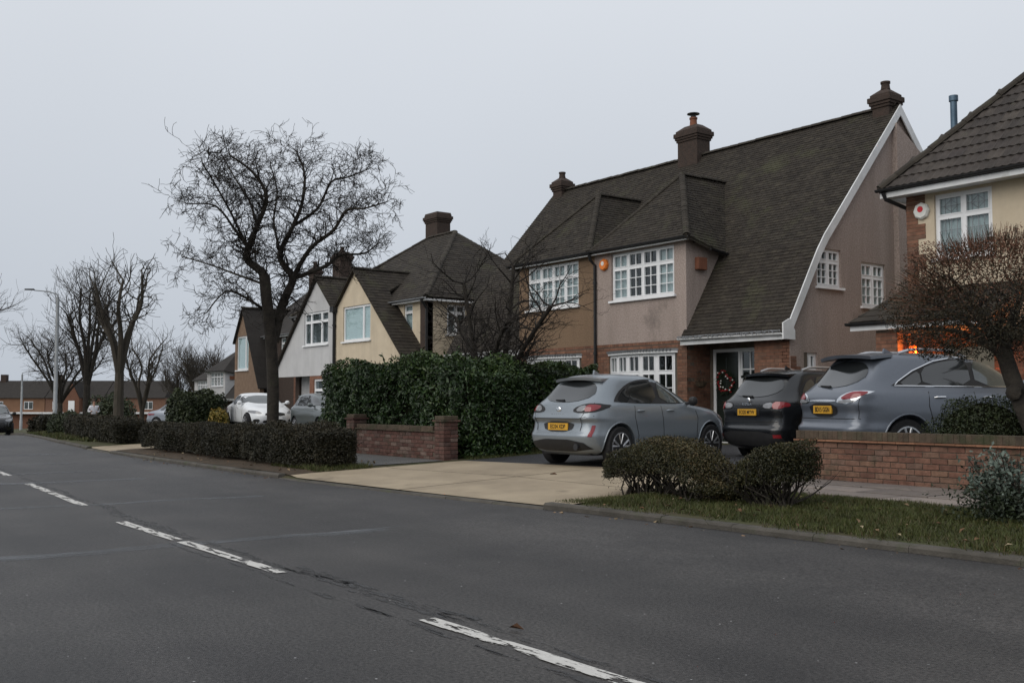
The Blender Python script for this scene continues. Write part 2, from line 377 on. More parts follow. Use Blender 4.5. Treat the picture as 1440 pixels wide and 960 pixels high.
M['white_box'] = pmat('white_alarm', (0.74, 0.74, 0.70), (0.66, 0.66, 0.62), rough=0.5, scale=6)
M['berry'] = pmat('red_berry', (0.28, 0.012, 0.016), (0.20, 0.010, 0.012), rough=0.35, scale=20)
M['red_mark'] = pmat('red_mark', (0.62, 0.03, 0.04), (0.55, 0.03, 0.04), rough=0.5, scale=6)
M['wreath_green'] = pmat('fir_green', (0.012, 0.024, 0.012), (0.02, 0.034, 0.016), rough=0.7, scale=30)
M['lamp_glow'] = emit_mat('orange_lamp_glow', (1.0, 0.13, 0.012), 1.0)
M['light_warm'] = emit_mat('warm_bulb', (1.0, 0.55, 0.2), 3.0)
M['skin'] = pmat('skin', (0.42, 0.26, 0.19), (0.38, 0.23, 0.17), rough=0.6, scale=8)
M['cloth_white'] = pmat('white_jacket', (0.66, 0.66, 0.70), (0.55, 0.55, 0.60), rough=0.85, scale=9)
M['cloth_dark'] = pmat('dark_leggings', (0.03, 0.03, 0.035), (0.04, 0.04, 0.045), rough=0.85, scale=9)
M['hair'] = pmat('dark_hair', (0.03, 0.02, 0.014), (0.04, 0.028, 0.02), rough=0.7, scale=12)
M['timber'] = pmat('timber_fence', (0.18, 0.12, 0.075), (0.12, 0.08, 0.05), rough=0.9, scale=4, rnd=0.2, bump=0.4)

# ------------------------------------------------------------------ mesh helpers
def org(o):
    v = Vector((0, 0, 0))
    while o is not None:
        v += Vector(o.location); o = o.parent
    return v

class MB:
    """Collects vertices and faces; build() links them as one mesh object."""
    def __init__(s):
        s.v = []; s.f = []; s.t = []
    def add(s, vs, fs, tint=None):
        b = len(s.v)
        s.v += [tuple(p) for p in vs]
        s.f += [tuple(i + b for i in f) for f in fs]
        t = random.random() if tint is None else tint
        s.t += [t] * len(fs)
        return s
    def box(s, x0, y0, z0, x1, y1, z1, tint=None):
        return s.add([(x0, y0, z0), (x1, y0, z0), (x1, y1, z0), (x0, y1, z0), (x0, y0, z1), (x1, y0, z1), (x1, y1, z1), (x0, y1, z1)],
                     [(0, 3, 2, 1), (4, 5, 6, 7), (0, 1, 5, 4), (1, 2, 6, 5), (2, 3, 7, 6), (3, 0, 4, 7)], tint)
    def obox(s, O, U, V, W, a0, a1, b0, b1, c0, c1, tint=None):
        """box in the frame O,U,V,W"""
        P = lambda a, b, c: O + U * a + V * b + W * c
        return s.add([P(a0, b0, c0), P(a1, b0, c0), P(a1, b1, c0), P(a0, b1, c0), P(a0, b0, c1), P(a1, b0, c1), P(a1, b1, c1), P(a0, b1, c1)],
                     [(0, 3, 2, 1), (4, 5, 6, 7), (0, 1, 5, 4), (1, 2, 6, 5), (2, 3, 7, 6), (3, 0, 4, 7)], tint)
    def poly(s, pts, tint=None):
        return s.add(pts, [tuple(range(len(pts)))], tint)
    def slab(s, pts, off, tint=None):
        """polygon pts extruded by vector off"""
        n = len(pts); off = Vector(off)
        vs = [Vector(p) for p in pts] + [Vector(p) + off for p in pts]
        fs = [tuple(range(n - 1, -1, -1)), tuple(range(n, 2 * n))] + [(i, (i + 1) % n, n + (i + 1) % n, n + i) for i in range(n)]
        return s.add(vs, fs, tint)
    def tube(s, path, rad, n=6, cap=True, tint=None):
        path = [Vector(p) for p in path]
        if not hasattr(rad, '__len__'):
            rad = [rad] * len(path)
        vs = []; fs = []
        prev = None
        for i, p in enumerate(path):
            d = (path[min(i + 1, len(path) - 1)] - path[max(i - 1, 0)])
            d = d.normalized() if d.length > 1e-9 else Vector((0, 0, 1))
            if prev is None:
                a = d.orthogonal().normalized()
            else:
                a = (prev - d * prev.dot(d))
                a = a.normalized() if a.length > 1e-6 else d.orthogonal().normalized()
            prev = a
            b = d.cross(a)
            for k in range(n):
                th = 2 * math.pi * k / n
                vs.append(p + (a * math.cos(th) + b * math.sin(th)) * rad[i])
        for i in range(len(path) - 1):
            for k in range(n):
                k2 = (k + 1) % n
                fs.append((i * n + k, i * n + k2, (i + 1) * n + k2, (i + 1) * n + k))
        if cap:
            fs.append(tuple(range(n - 1, -1, -1)))
            fs.append(tuple((len(path) - 1) * n + k for k in range(n)))
        return s.add(vs, fs, tint)
    def lathe(s, C, A, prof, n=16, tint=None):
        """profile [(radius, height along A)] turned round axis A at C"""
        C = Vector(C); A = Vector(A).normalized(); a = A.orthogonal().normalized(); b = A.cross(a)
        vs = []; fs = []
        for r, h in prof:
            for k in range(n):
                th = 2 * math.pi * k / n
                vs.append(C + A * h + (a * math.cos(th) + b * math.sin(th)) * r)
        for i in range(len(prof) - 1):
            for k in range(n):
                k2 = (k + 1) % n
                fs.append((i * n + k, i * n + k2, (i + 1) * n + k2, (i + 1) * n + k))
        fs.append(tuple(range(n - 1, -1, -1))); fs.append(tuple((len(prof) - 1) * n + k for k in range(n)))
        return s.add(vs, fs, tint)
    def build(s, name, mat, parent=None, smooth=False, bevel=0.0, local=False, recalc=True):
        me = bpy.data.meshes.new(name)
        o_ = Vector((0, 0, 0)) if (parent is None or local) else org(parent)
        me.from_pydata([tuple(Vector(p) - o_) for p in s.v], [], s.f)
        at = me.attributes.new('tint', 'FLOAT', 'FACE')
        at.data.foreach_set('value', s.t)
        if recalc or bevel:
            bm = bmesh.new(); bm.from_mesh(me)
            if recalc:
                bmesh.ops.recalc_face_normals(bm, faces=bm.faces)
            if bevel:
                bmesh.ops.bevel(bm, geom=bm.edges[:], offset=bevel, segments=1, affect='EDGES', clamp_overlap=True)
            bm.to_mesh(me); bm.free()
        return link(name, me, mat, parent, smooth)

def link(name, me, mat, parent=None, smooth=False):
    o = bpy.data.objects.new(name, me)
    COL.objects.link(o)
    if mat is not None:
        me.materials.clear(); me.materials.append(mat if not isinstance(mat, str) else M[mat])
    if smooth:
        me.shade_smooth()
        me.set_sharp_from_angle(angle=R(38))
    if parent is not None:
        o.parent = parent
    return o

def tag(o, label=None, cat=None, group=None, kind=None):
    if label: o['label'] = label
    if cat: o['category'] = cat
    if group: o['group'] = group
    if kind: o['kind'] = kind
    return o

def thing(name, label, cat, loc=(0, 0, 0), rz=0.0, group=None):
    o = bpy.data.objects.new(name, None)
    o.empty_display_size = 0.2
    COL.objects.link(o)
    o.location = loc; o.rotation_euler = (0, 0, rz)
    return tag(o, label, cat, group)

def np_mesh(name, verts, quads, mat, parent=None, tint=None, smooth=False):
    """fast path: verts (n,3), quads (m,k)"""
    me = bpy.data.meshes.new(name)
    if parent is not None:
        verts = verts - np.array(org(parent))
    n, m, k = len(verts), len(quads), quads.shape[1]
    me.vertices.add(n); me.vertices.foreach_set('co', np.ascontiguousarray(verts, dtype=np.float32).ravel())
    me.loops.add(m * k); me.loops.foreach_set('vertex_index', np.ascontiguousarray(quads, dtype=np.int32).ravel())
    me.polygons.add(m)
    me.polygons.foreach_set('loop_start', np.arange(0, m * k, k, dtype=np.int32))
    me.update(calc_edges=True)
    if tint is not None:
        at = me.attributes.new('tint', 'FLOAT', 'FACE')
        at.data.foreach_set('value', np.ascontiguousarray(tint, dtype=np.float32))
    return link(name, me, mat, parent, smooth)

def leaves(name, mat, parent, pts, size, aspect=0.5, out=None, up=0.2, tint=None, fold=0.25):
    """one folded leaf (two quads) at each point; out = preferred facing"""
    n = len(pts)
    nrm = RNG.normal(size=(n, 3)) * 0.75
    if out is not None:
        nrm += out
    nrm[:, 2] += up
    nrm /= np.linalg.norm(nrm, axis=1)[:, None] + 1e-9
    d = RNG.normal(size=(n, 3))
    d -= nrm * np.sum(d * nrm, axis=1)[:, None]
    d /= np.linalg.norm(d, axis=1)[:, None] + 1e-9
    w = np.cross(nrm, d)
    s = (size * RNG.uniform(0.6, 1.3, n))[:, None]
    base = pts - d * s * 0.5
    tip = pts + d * s * 0.5 - nrm * s * 0.08
    ml = pts + w * s * aspect * 0.5 + nrm * s * fold * aspect
    mr_ = pts - w * s * aspect * 0.5 + nrm * s * fold * aspect
    V = np.stack([base, mr_, tip, ml], axis=1).reshape(-1, 3)
    Q = np.arange(n * 4).reshape(n, 4)
    Q = np.concatenate([Q[:, [0, 1, 2]], Q[:, [0, 2, 3]]], axis=0)
    t = RNG.uniform(0, 1, n) if tint is None else tint
    return np_mesh(name, V, Q, mat, parent, np.concatenate([t, t]))

def interp(tab, x):
    xs = [p[0] for p in tab]
    if xs[0] > xs[-1]:
        tab = tab[::-1]; xs = xs[::-1]
    return float(np.interp(x, xs, [p[1] for p in tab]))

# ------------------------------------------------------------------ terrain lines (metres; x along the houses, y away from the road)
KERB = [(40, 7.95), (5, 7.80), (-4, 7.73), (-9, 7.50), (-12, 7.22), (-15.4, 7.02), (-19.4, 6.95), (-25, 7.08), (-28.5, 7.28), (-34, 7.75), (-46, 9.3), (-60, 11.0), (-80, 13.6), (-110, 17.8), (-170, 27)]
LINE = [(40, 3.2), (-11, 3.2), (-13, 3.34), (-17, 3.54), (-20, 3.70), (-25, 3.95), (-34, 4.5), (-46, 5.8), (-60, 7.4), (-80, 10.0), (-110, 14.2), (-170, 23.5)]
kerb = lambda x: interp(KERB, x)
cline = lambda x: interp(LINE, x)
def fall(x):
    """the street drops gently to the left of the photograph"""
    s = -x - 32
    if s <= 0: return 0.0
    return -0.022 * s * min(1.0, s / 30.0)
# ------------------------------------------------------------------ ground, road, kerb, pavements
CROSS = [(-15.55, -9.15), (-28.7, -26.0)]          # dropped kerbs at the driveways
def GZ(x, y):
    d = y - kerb(x)
    p = interp([(-1, 0.0), (0, 0.0), (0.12, 0.078), (0.5, 0.105), (2.4, 0.14), (4.0, 0.18), (6.5, 0.28), (400, 0.30)], d)
    for a, b in CROSS:
        m = min((x - a) / 0.5 + 0.5, (b - x) / 0.5 + 0.5)
        m = max(0.0, min(1.0, m))
        if m > 0 and d < 3.2:
            lo = interp([(0, 0.0), (0.12, 0.022), (3.2, 0.16)], max(d, 0))
            p = p * (1 - m) + lo * m
    return p + fall(x)

def sheet(name, mat, xs, yfun, dz, kind=None, parent=None):
    """grid sheet: for each x a list of y values; z follows the terrain plus dz"""
    vs = []; fs = []; n = None
    for x in xs:
        ys = yfun(x)
        n = len(ys)
        for y in ys:
            vs.append((x, y, GZ(x, y) + dz))
    for i in range(len(xs) - 1):
        for j in range(n - 1):
            fs.append((i * n + j, (i + 1) * n + j, (i + 1) * n + j + 1, i * n + j + 1))
    mb = MB(); mb.add(vs, fs, 0.5)
    o = mb.build(name, mat, parent, smooth=False)
    if kind: o['kind'] = kind
    return o

xs_g = [140, 90, 60, 40, 25, 14, 8] + [6 - 0.5 * i for i in range(0, 93)] + [-42, -44, -47, -50, -55, -60, -66, -72, -80, -90, -100, -115, -130, -150, -170, -210, -260, -330, -420]
DS = [0.0, 0.06, 0.12, 0.4, 0.8, 1.2, 1.6, 2.0, 2.4, 2.8, 3.2, 3.6, 4.0, 4.6, 5.4, 6.5, 8.5, 12, 20, 40, 80, 160, 320]
sheet('ground', 'turf', xs_g, lambda x: [kerb(x) + 0.02 + d for d in DS], -0.004, 'structure')
sheet('ground', 'field', xs_g, lambda x: [cline(x) - 4.5 - d for d in (300, 120, 40, 10, 2, 0)], -0.03, 'structure')
road = sheet('road', 'asphalt', xs_g, lambda x: [cline(x) - 4.5, cline(x) - 2, cline(x), cline(x) + 1.5, kerb(x) + 0.03], 0.0, 'structure')
for o in bpy.data.objects:
    if o.name.startswith('road'):
        pass

def ribbon(mb, pts, w0, w1, dz, jitter=0.0):
    vs = []; fs = []
    for i, (x, y) in enumerate(pts):
        p = Vector((x, y)); q = Vector(pts[min(i + 1, len(pts) - 1)]) - Vector(pts[max(i - 1, 0)])
        q.normalize(); nrm = Vector((-q.y, q.x))
        a = p + nrm * (w0 + random.uniform(-jitter, jitter)); b = p - nrm * (w1 + random.uniform(-jitter, jitter))
        vs += [(a.x, a.y, fall(x) + dz), (b.x, b.y, fall(x) + dz)]
    for i in range(len(pts) - 1):
        fs.append((2 * i, 2 * i + 1, 2 * i + 3, 2 * i + 2))
    mb.add(vs, fs, 0.5)
    return mb

# tar seam beside the centre line, and the pale transverse joints of the old concrete slabs under the asphalt
mb = MB()
for a, b, w in ((-24, -13.3, 0.05), (-13.2, -9.3, 0.09), (-9.1, -6.4, 0.05), (-7.3, -4.9, 0.11), (-5.2, 1, 0.035)):
    n = int((b - a) / 0.12)
    ribbon(mb, [(a + (b - a) * i / n, cline(a + (b - a) * i / n) + 0.14 + 0.03 * math.sin(i * 0.37) + random.uniform(-0.012, 0.012)) for i in range(n + 1)], w, w * 0.6, 0.003, 0.025)
for a, b in ((-9.2, -1.0), (-6.5, 0)):
    n = int((b - a) / 0.12)
    ribbon(mb, [(a + (b - a) * i / n, cline(a) - 0.13 + 0.02 * math.sin(i * 0.31 + a) + random.uniform(-0.01, 0.01)) for i in range(n + 1)], 0.016, 0.012, 0.003, 0.01)
mb.build('tar_seam', 'tar', road)
mb = MB()
ribbon(mb, [(3 - 0.25 * i, kerb(3 - 0.25 * i) - 0.10) for i in range(170)], 0.10, 0.16, 0.0035, 0.05)
mb.build('gutter_dirt', 'dirt', road)
for x0, ya, yb, w in ((-9.0, 0.5, 6.9, 0.13), (-13.2, 1.2, 5.6, 0.11), (-17.2, 2.0, 6.6, 0.15), (-19.6, 2.6, 5.2, 0.12), (-22.4, 2.4, 6.8, 0.12), (-26.5, 3.0, 6.5, 0.13), (-3.4, -0.6, 3.0, 0.05), (-31, 2.5, 7.0, 0.14)):
    mb = MB(); n = 40
    ribbon(mb, [(x0 + 0.05 * math.sin(i * 0.4 + x0) + 0.25 * (i / n - 0.5), ya + (yb - ya) * i / n) for i in range(n + 1)], w, w, 0.0025, 0.03)
    mb.build('slab_joint', 'joint', road)
for k in range(-2, 16):
    a = -5.1 - 6 * k + 0.0; b = a + 4.0
    mb = MB(); n = 16
    pts = [(a + (b - a) * i / n, cline(a + (b - a) * i / n)) for i in range(n + 1)]
    if k in (0, 1, 2):
        ribbon(mb, pts[:8], 0.055, 0.055, 0.006, 0.006)
        pts2 = [(pts[7][0] + 0.15, pts[7][1])] + pts[8:]
        ribbon(mb, pts2, 0.052, 0.055, 0.006, 0.006)
    else:
        ribbon(mb, pts, 0.055, 0.055, 0.006, 0.005)
    mb.build('centre_line_dash', 'line', road)

# kerb: separate stones along the near part, one run beyond
mb = MB()
pts = [(-46 - 3 * i, kerb(-46 - 3 * i)) for i in range(42)]
for i in range(len(pts) - 1):
    (x0, y0), (x1, y1) = pts[i], pts[i + 1]
    for (da, db, za, zb) in ((0, 0.13, 0, 0),):
        z0, z1 = fall(x0), fall(x1)
        mb.add([(x0, y0, z0 - .05), (x1, y1, z1 - .05), (x1, y1, z1 + .11), (x0, y0, z0 + .11), (x0, y0 + .13, z0 + .115), (x1, y1 + .13, z1 + .115)], [(0, 1, 2, 3), (3, 2, 5, 4)], 0.5)
kerb_o = mb.build('kerb', 'kerb'); kerb_o['kind'] = 'structure'
def kerb_mesh(h):
    m_ = MB()
    m_.slab([(-0.4505, 0, -0.06), (-0.4505, 0.0, h - 0.022), (-0.4505, 0.022, h), (-0.4505, 0.128, h + 0.002), (-0.4505, 0.128, -0.06)], (0.901, 0, 0))
    me = bpy.data.meshes.new('kerbstone'); me.from_pydata(m_.v, [], m_.f); me.materials.append(M['kerb'])
    bm = bmesh.new(); bm.from_mesh(me); bmesh.ops.recalc_face_normals(bm, faces=bm.faces); bm.to_mesh(me); bm.free()
    return me
k_full, k_drop = kerb_mesh(0.084), kerb_mesh(0.028)
x = 6.0
while x > -46:
    x2 = x - 0.905; xm = (x + x2) / 2
    o = bpy.data.objects.new('kerbstone', k_drop if any(a < xm < b for a, b in CROSS) else k_full)
    COL.objects.link(o); o.parent = kerb_o
    o.location = (xm, kerb(xm) + random.uniform(-.006, .006), fall(xm) + random.uniform(-.005, .004))
    o.rotation_euler = (random.uniform(-.012, .012), 0, math.atan2(kerb(x) - kerb(x2), x - x2) + random.uniform(-.006, .006))
    x = x2

# concrete crossover in front of the drives: five bays with joints between them
cross = thing('crossover', None, None); cross['kind'] = 'structure'
def cross_back(x): return interp([(-15.62, 10.55), (-12.5, 11.25), (-9.1, 11.0)], x)
bays = [(-15.55, -12.42), (-12.39, -9.15)]
for i, (a, b) in enumerate(bays):
    for j in (0, 1):
        n = 14
        def yf(x, j=j):
            y0, y1 = kerb(x) + 0.135, cross_back(x)
            ym = y0 + (y1 - y0) * 0.52
            lo, hi = (y0, ym - 0.01) if j == 0 else (ym + 0.01, y1)
            return [lo + (hi - lo) * k / 10 for k in range(11)]
        sheet('concrete_bay', 'concrete', [a + (b - a) * k / n for k in range(n + 1)], yf, 0.018, None, cross)
n = 12
sheet('crossover', 'concrete', [-28.6 + 2.5 * k / n for k in range(n + 1)], lambda x: [kerb(x) + 0.135 + (9.9 - kerb(x)) * k / 10 for k in range(11)], 0.018, 'structure')
drive = sheet('driveway', 'drive', [-15.7 + 0.31 * k for k in range(40)], lambda x: [cross_back(x) + (18.6 - cross_back(x)) * k / 16 for k in range(17)], 0.012, 'structure')
sheet('driveway', 'drive', [-36 + 0.5 * k for k in range(25)], lambda x: [10.9 + 6.9 * k / 12 for k in range(13)], 0.012, 'structure')
sheet('pavement', 'footway', [-46 + 0.5 * k for k in range(61)], lambda x: [kerb(x) + 1.75 + (10.4 + (kerb(x) - 7.0) * 0.8 - kerb(x) - 1.75) * k / 6 for k in range(7)], 0.010, 'structure')
# slabs of the right-hand pavement
pave = sheet('pavement', 'soil', [-9.5 + 0.5 * k for k in range(28)], lambda x: [10.2 + 1.56 * k / 4 for k in range(5)], 0.002, 'structure')
slab_me = MB(); slab_me.box(-0.45, -0.25, -0.03, 0.45, 0.25, 0.012)
sm = slab_me.build('paving_slab', 'slab', pave, bevel=0.006); first = True
r = 0; y = 10.46
while y < 11.75:
    x = -9.1 + (0.3 if r % 2 else 0.0)
    while x < 2:
        o = sm if first else sm.copy()
        if not first: COL.objects.link(o)
        first = False
        o.location = (x, y, GZ(x, y) + 0.012 + random.uniform(-.004, .004))
        o.rotation_euler = (random.uniform(-.008, .008), random.uniform(-.006, .006), random.uniform(-.004, .004))
        x += 0.91
    y += 0.51; r += 1

# soil strip under the long hedge
sheet('hedge_bed', 'soil', [-25.9 + 0.25 * k for k in range(43)], lambda x: [kerb(x) + 0.14 + 1.6 * k / 6 for k in range(7)], 0.010, 'structure')

def blades(name, label, xr, yr, n, h, dens=None, mat='grass', wid=0.011, dz=0.0, seed=0):
    rs = np.random.default_rng(seed + 5)
    X = rs.uniform(*xr, n * 2); Y = rs.uniform(*yr, n * 2)
    if dens is not None:
        keep = np.array([rs.random() < dens(a, b) for a, b in zip(X, Y)])
        X, Y = X[keep], Y[keep]
    X, Y = X[:n], Y[:n]; n = len(X)
    Z = np.array([GZ(a, b) for a, b in zip(X, Y)]) + dz
    cl = 0.55 + 0.45 * np.sin(X * 5.1 + np.sin(Y * 4.3) * 1.7) * np.sin(Y * 6.2 + X * 1.3)
    H = h * rs.uniform(0.4, 1.25, n) * (0.65 + 0.6 * np.clip(cl, 0, 1))
    a = rs.uniform(0, 2 * np.pi, n); lean = rs.normal(0, 0.45, (n, 2)) * H[:, None]
    P = np.stack([X, Y, Z], 1)
    wv = np.stack([np.cos(a), np.sin(a), np.zeros(n)], 1) * wid * 0.5
    tip = P + np.stack([lean[:, 0], lean[:, 1], H], 1)
    V = np.stack([P - wv, P + wv, tip], 1).reshape(-1, 3)
    o = np_mesh(name, V, np.arange(3 * n).reshape(n, 3), mat, None, np.clip(0.35 + 0.3 * cl + rs.normal(0, 0.25, n), 0, 1))
    return tag(o, label, 'grass', kind='stuff')

def grass_density(x, y):
    d = y - kerb(x)
    k = 0.55 + 0.45 * math.sin(x * 3.1 + 1.1 * math.sin(y * 2.7)) * math.cos(y * 3.3 - x)
    return (0.25 + 0.75 * k) * (0.5 + 0.5 * min(1, d / 0.7))
blades('verge_grass', 'rough grass on the verge in front of the brick garden wall', (-9.7, -2.5), (7.85, 10.2), 60000, 0.05, lambda x, y: grass_density(x, y) if y > kerb(x) + 0.15 and x > -9.55 + 0.25 * (y - 8) - 0.5 * max(0, 8.3 - y) else 0)
blades('kerb_weeds', 'straggling grass and weeds overhanging the kerb on the right', (-9.2, -2.5), (7.6, 8.1), 2600, 0.06, lambda x, y: .8 if kerb(x) + .02 < y < kerb(x) + .2 and math.sin(x * 7) + math.sin(x * 2.9) > -.3 else 0, seed=9, dz=.02)
blades('verge_grass', 'grass patch at the right end of the long dark hedge', (-17.4, -15.55), (7.6, 8.7), 5000, 0.09, lambda x, y: 1 if y > kerb(x) + .5 else 0, seed=3)
blades('lawn_grass', 'lawn beside the brick pier at the foot of the laurel hedge', (-19, -15.75), (10.95, 13.8), 14000, 0.06, None, seed=4)
blades('verge_grass', 'distant grass verge left of the round clipped bush', (-46, -31), (8.0, 12.5), 16000, 0.10, lambda x, y: 1 if kerb(x) + .15 < y < kerb(x) + 1.8 else 0, seed=6, wid=0.03)

# fallen leaves on the verge and along the kerb
n = 420
X = RNG.uniform(-24, -3, n); Y = np.array([kerb(a) for a in X]) + np.where(RNG.random(n) < 0.35, RNG.uniform(-0.22, -0.02, n), RNG.uniform(0.15, 2.3, n))
Z = np.array([GZ(a, b) for a, b in zip(X, Y)]) + np.where(Y - np.array([kerb(a) for a in X]) > 0, 0.035, 0.012)
ok = ~((X > -15.6) & (X < -9.1))
o = leaves('fallen_leaves', 'dead_leaf', None, np.stack([X, Y, Z], 1)[ok], 0.06, 0.6, up=2.0)
tag(o, 'scattered dead leaves along the kerb and on the verge', 'leaves', kind='stuff')
# two single dead leaves: one on the concrete, one on the road
for nm, (x, y), lab in (('dead_leaf', (-12.2, 9.9), 'single curled dead leaf lying on the pale concrete crossover'), ('dead_leaf', (-4.55, 3.42), 'thin dark strip of debris lying on the road beside the centre line')):
    z = GZ(x, y) + 0.03
    mb = MB(); s_ = 1.0 if y > 5 else .55; z -= .015
    mb.add([(x - .09 * s_, y, z), (x, y - .03 * s_, z + .02), (x + .09 * s_, y + .03, z), (x, y + .03 * s_, z + .03)], [(0, 1, 2), (0, 2, 3)], 0.02)
    tag(mb.build(nm, 'dead_leaf', recalc=False), lab, 'leaf')

# ------------------------------------------------------------------ garden walls, brick by brick
def brick_mesh(name, L, W, H, mat):
    m_ = MB(); m_.box(-L / 2, -W / 2, 0, L / 2, W / 2, H)
    me = bpy.data.meshes.new(name); me.from_pydata(m_.v, [], m_.f)
    bm = bmesh.new(); bm.from_mesh(me)
    bmesh.ops.bevel(bm, geom=bm.edges[:], offset=0.004, segments=1, affect='EDGES')
    bm.to_mesh(me); bm.free(); me.materials.append(M[mat])
    return me
def put(name, me, parent, loc, rot=(0, 0, 0)):
    o = bpy.data.objects.new(name, me); COL.objects.link(o); o.parent = parent
    o.location = Vector(loc) - org(parent); o.rotation_euler = rot
    return o
J = lambda s=0.003: random.uniform(-s, s)

def brick_run(parent, x0, x1, yf, z0, rows, me, me_half, slope=0.0):
    for r in range(rows):
        x = x0 + 0.1125
        if r % 2:
            put('brick', me_half, parent, (x0 + 0.051, yf + 0.055 + J(), z0 + r * 0.075 + slope * 0.05))
            x = x0 + 0.1125 + 0.1125
        while x < x1 - 0.05:
            put('brick', me, parent, (x, yf + 0.055 + J(), z0 + r * 0.075 + slope * (x - x0) + J(.0015)), (0, 0, J(.01)))
            x += 0.225

bk, bk_h = brick_mesh('brick', 0.215, 0.11, 0.065, 'brick'), brick_mesh('brick', 0.1025, 0.11, 0.065, 'brick')
w = thing('garden_wall', 'long red brick garden wall with mossy coping in front of the graphite car', 'wall', (-9.15, 11.8, 0.17))
X0, X1, YF = -9.15, -3.2, 11.8
mb = MB(); mb.box(X0 + .01, YF + 0.012, 0.10, X1 - .01, YF + 0.205, 0.72); mb.build('core', 'mortar', w)
mb = MB(); mb.box(X0 + .01, YF + 0.002, 0.745, X1 - .01, YF + 0.214, 0.847); mb.build('coping_bed', 'coping', w)
brick_run(w, X0, X1, YF, 0.185, 7, bk, bk_h)
put_cr = brick_mesh('creasing_tile', 0.262, 0.30, 0.024, 'creasing')
x = X0 - 0.02 + 0.13
while x < X1:
    put('creasing_tile', put_cr, w, (x, YF + 0.108 + J(.004), 0.716), (0, J(.006), 0)); x += 0.266
cp = brick_mesh('coping_brick', 0.069, 0.222, 0.112, 'coping')
x = X0 + 0.035
while x < X1:
    put('coping_brick', cp, w, (x, YF + 0.108 + J(), 0.744 + J(.002)), (0, J(.02), 0)); x += 0.0755

bd, bd_h = brick_mesh('brick', 0.215, 0.11, 0.065, 'brick_dark'), brick_mesh('brick', 0.1025, 0.11, 0.065, 'brick_dark')
bq = brick_mesh('brick', 0.158, 0.158, 0.065, 'brick_dark')
w = thing('garden_wall', 'short low brick wall with two piers in front of the laurel hedge', 'wall', (-18, 10.55, 0.14))
X0, X1, YF = -19.62, -16.42, 10.52
mb = MB(); mb.box(X0, YF + .012, 0.08, X1, YF + .2, 0.70); mb.build('core', 'mortar', w)
brick_run(w, X0, X1, YF, 0.15, 7, bd, bd_h)
x = X0 + 0.13
put_cr2 = brick_mesh('creasing_tile', 0.262, 0.29, 0.022, 'coping')
while x < X1:
    put('creasing_tile', put_cr2, w, (x, YF + 0.105, 0.680)); x += 0.266
x = X0 + 0.22
cps = brick_mesh('coping_stone', 0.425, 0.20, 0.085, 'coping')
while x < X1:
    put('coping_stone', cps, w, (x, YF + 0.105, 0.703 + J(.003))); x += 0.432
for xa in (-19.95, -16.42):
    mb = MB(); mb.box(xa + .015, YF - .05, 0.08, xa + .305, YF + .24, 0.88); mb.build('core', 'mortar', w)
    for r in range(10):
        for i in (0, 1):
            for j in (0, 1):
                put('brick', bq, w, (xa + .080 + .162 * i + J(), YF - .065 + .080 + .162 * j + J(), 0.13 + r * 0.075), (0, 0, J(.008)))
    capm = MB(); capm.box(xa - .035, YF - .10, 0.880, xa + .357, YF + .295, 0.912); capm.build('pier_cap', 'brick_dark', w, bevel=.006)
    capm = MB(); capm.box(xa + .0, YF - .065, 0.9125, xa + .322, YF + .26, 0.99); capm.build('pier_cap', 'coping', w, bevel=.01)
# ------------------------------------------------------------------ house building kit
ZV = Vector((0, 0, 1))
def wall_panel(name, mat, parent, O, U, N, a0, a1, b0, b1, holes=(), thick=0.25, clips=()):
    """flat wall with rectangular openings (a,b are metres along U and up); clips = [(point, normal)] keep the side against the normal"""
    O, U, N = Vector(O), Vector(U), Vector(N)
    A = sorted({a0, a1, *[h[0] for h in holes], *[h[2] for h in holes]}); A = [a for a in A if a0 <= a <= a1]
    B = sorted({b0, b1, *[h[1] for h in holes], *[h[3] for h in holes]}); B = [b for b in B if b0 <= b <= b1]
    bm = bmesh.new(); g = {}
    for i, a in enumerate(A):
        for j, b in enumerate(B):
            g[i, j] = bm.verts.new(O + U * a + ZV * b)
    for i in range(len(A) - 1):
        for j in range(len(B) - 1):
            ca, cb = (A[i] + A[i + 1]) / 2, (B[j] + B[j + 1]) / 2
            if any(h[0] < ca < h[2] and h[1] < cb < h[3] for h in holes): continue
            bm.faces.new((g[i, j], g[i + 1, j], g[i + 1, j + 1], g[i, j + 1]))
    for p, nrm in clips:
        bmesh.ops.bisect_plane(bm, geom=bm.verts[:] + bm.edges[:] + bm.faces[:], plane_co=Vector(p), plane_no=Vector(nrm), clear_outer=True)
    bm.verts.index_update()
    vs = [v.co.copy() for v in bm.verts]; n = len(vs)
    fs = [tuple(v.index for v in f.verts) for f in bm.faces]
    out = fs + [tuple(i + n for i in reversed(f)) for f in fs]
    for e in bm.edges:
        if len(e.link_faces) == 1:
            i, j = e.verts[0].index, e.verts[1].index
            out.append((i, j, j + n, i + n))
    bm.free()
    mb = MB(); mb.add(vs + [v - N * thick for v in vs], out, 0.5)
    return mb.build(name, mat, parent)

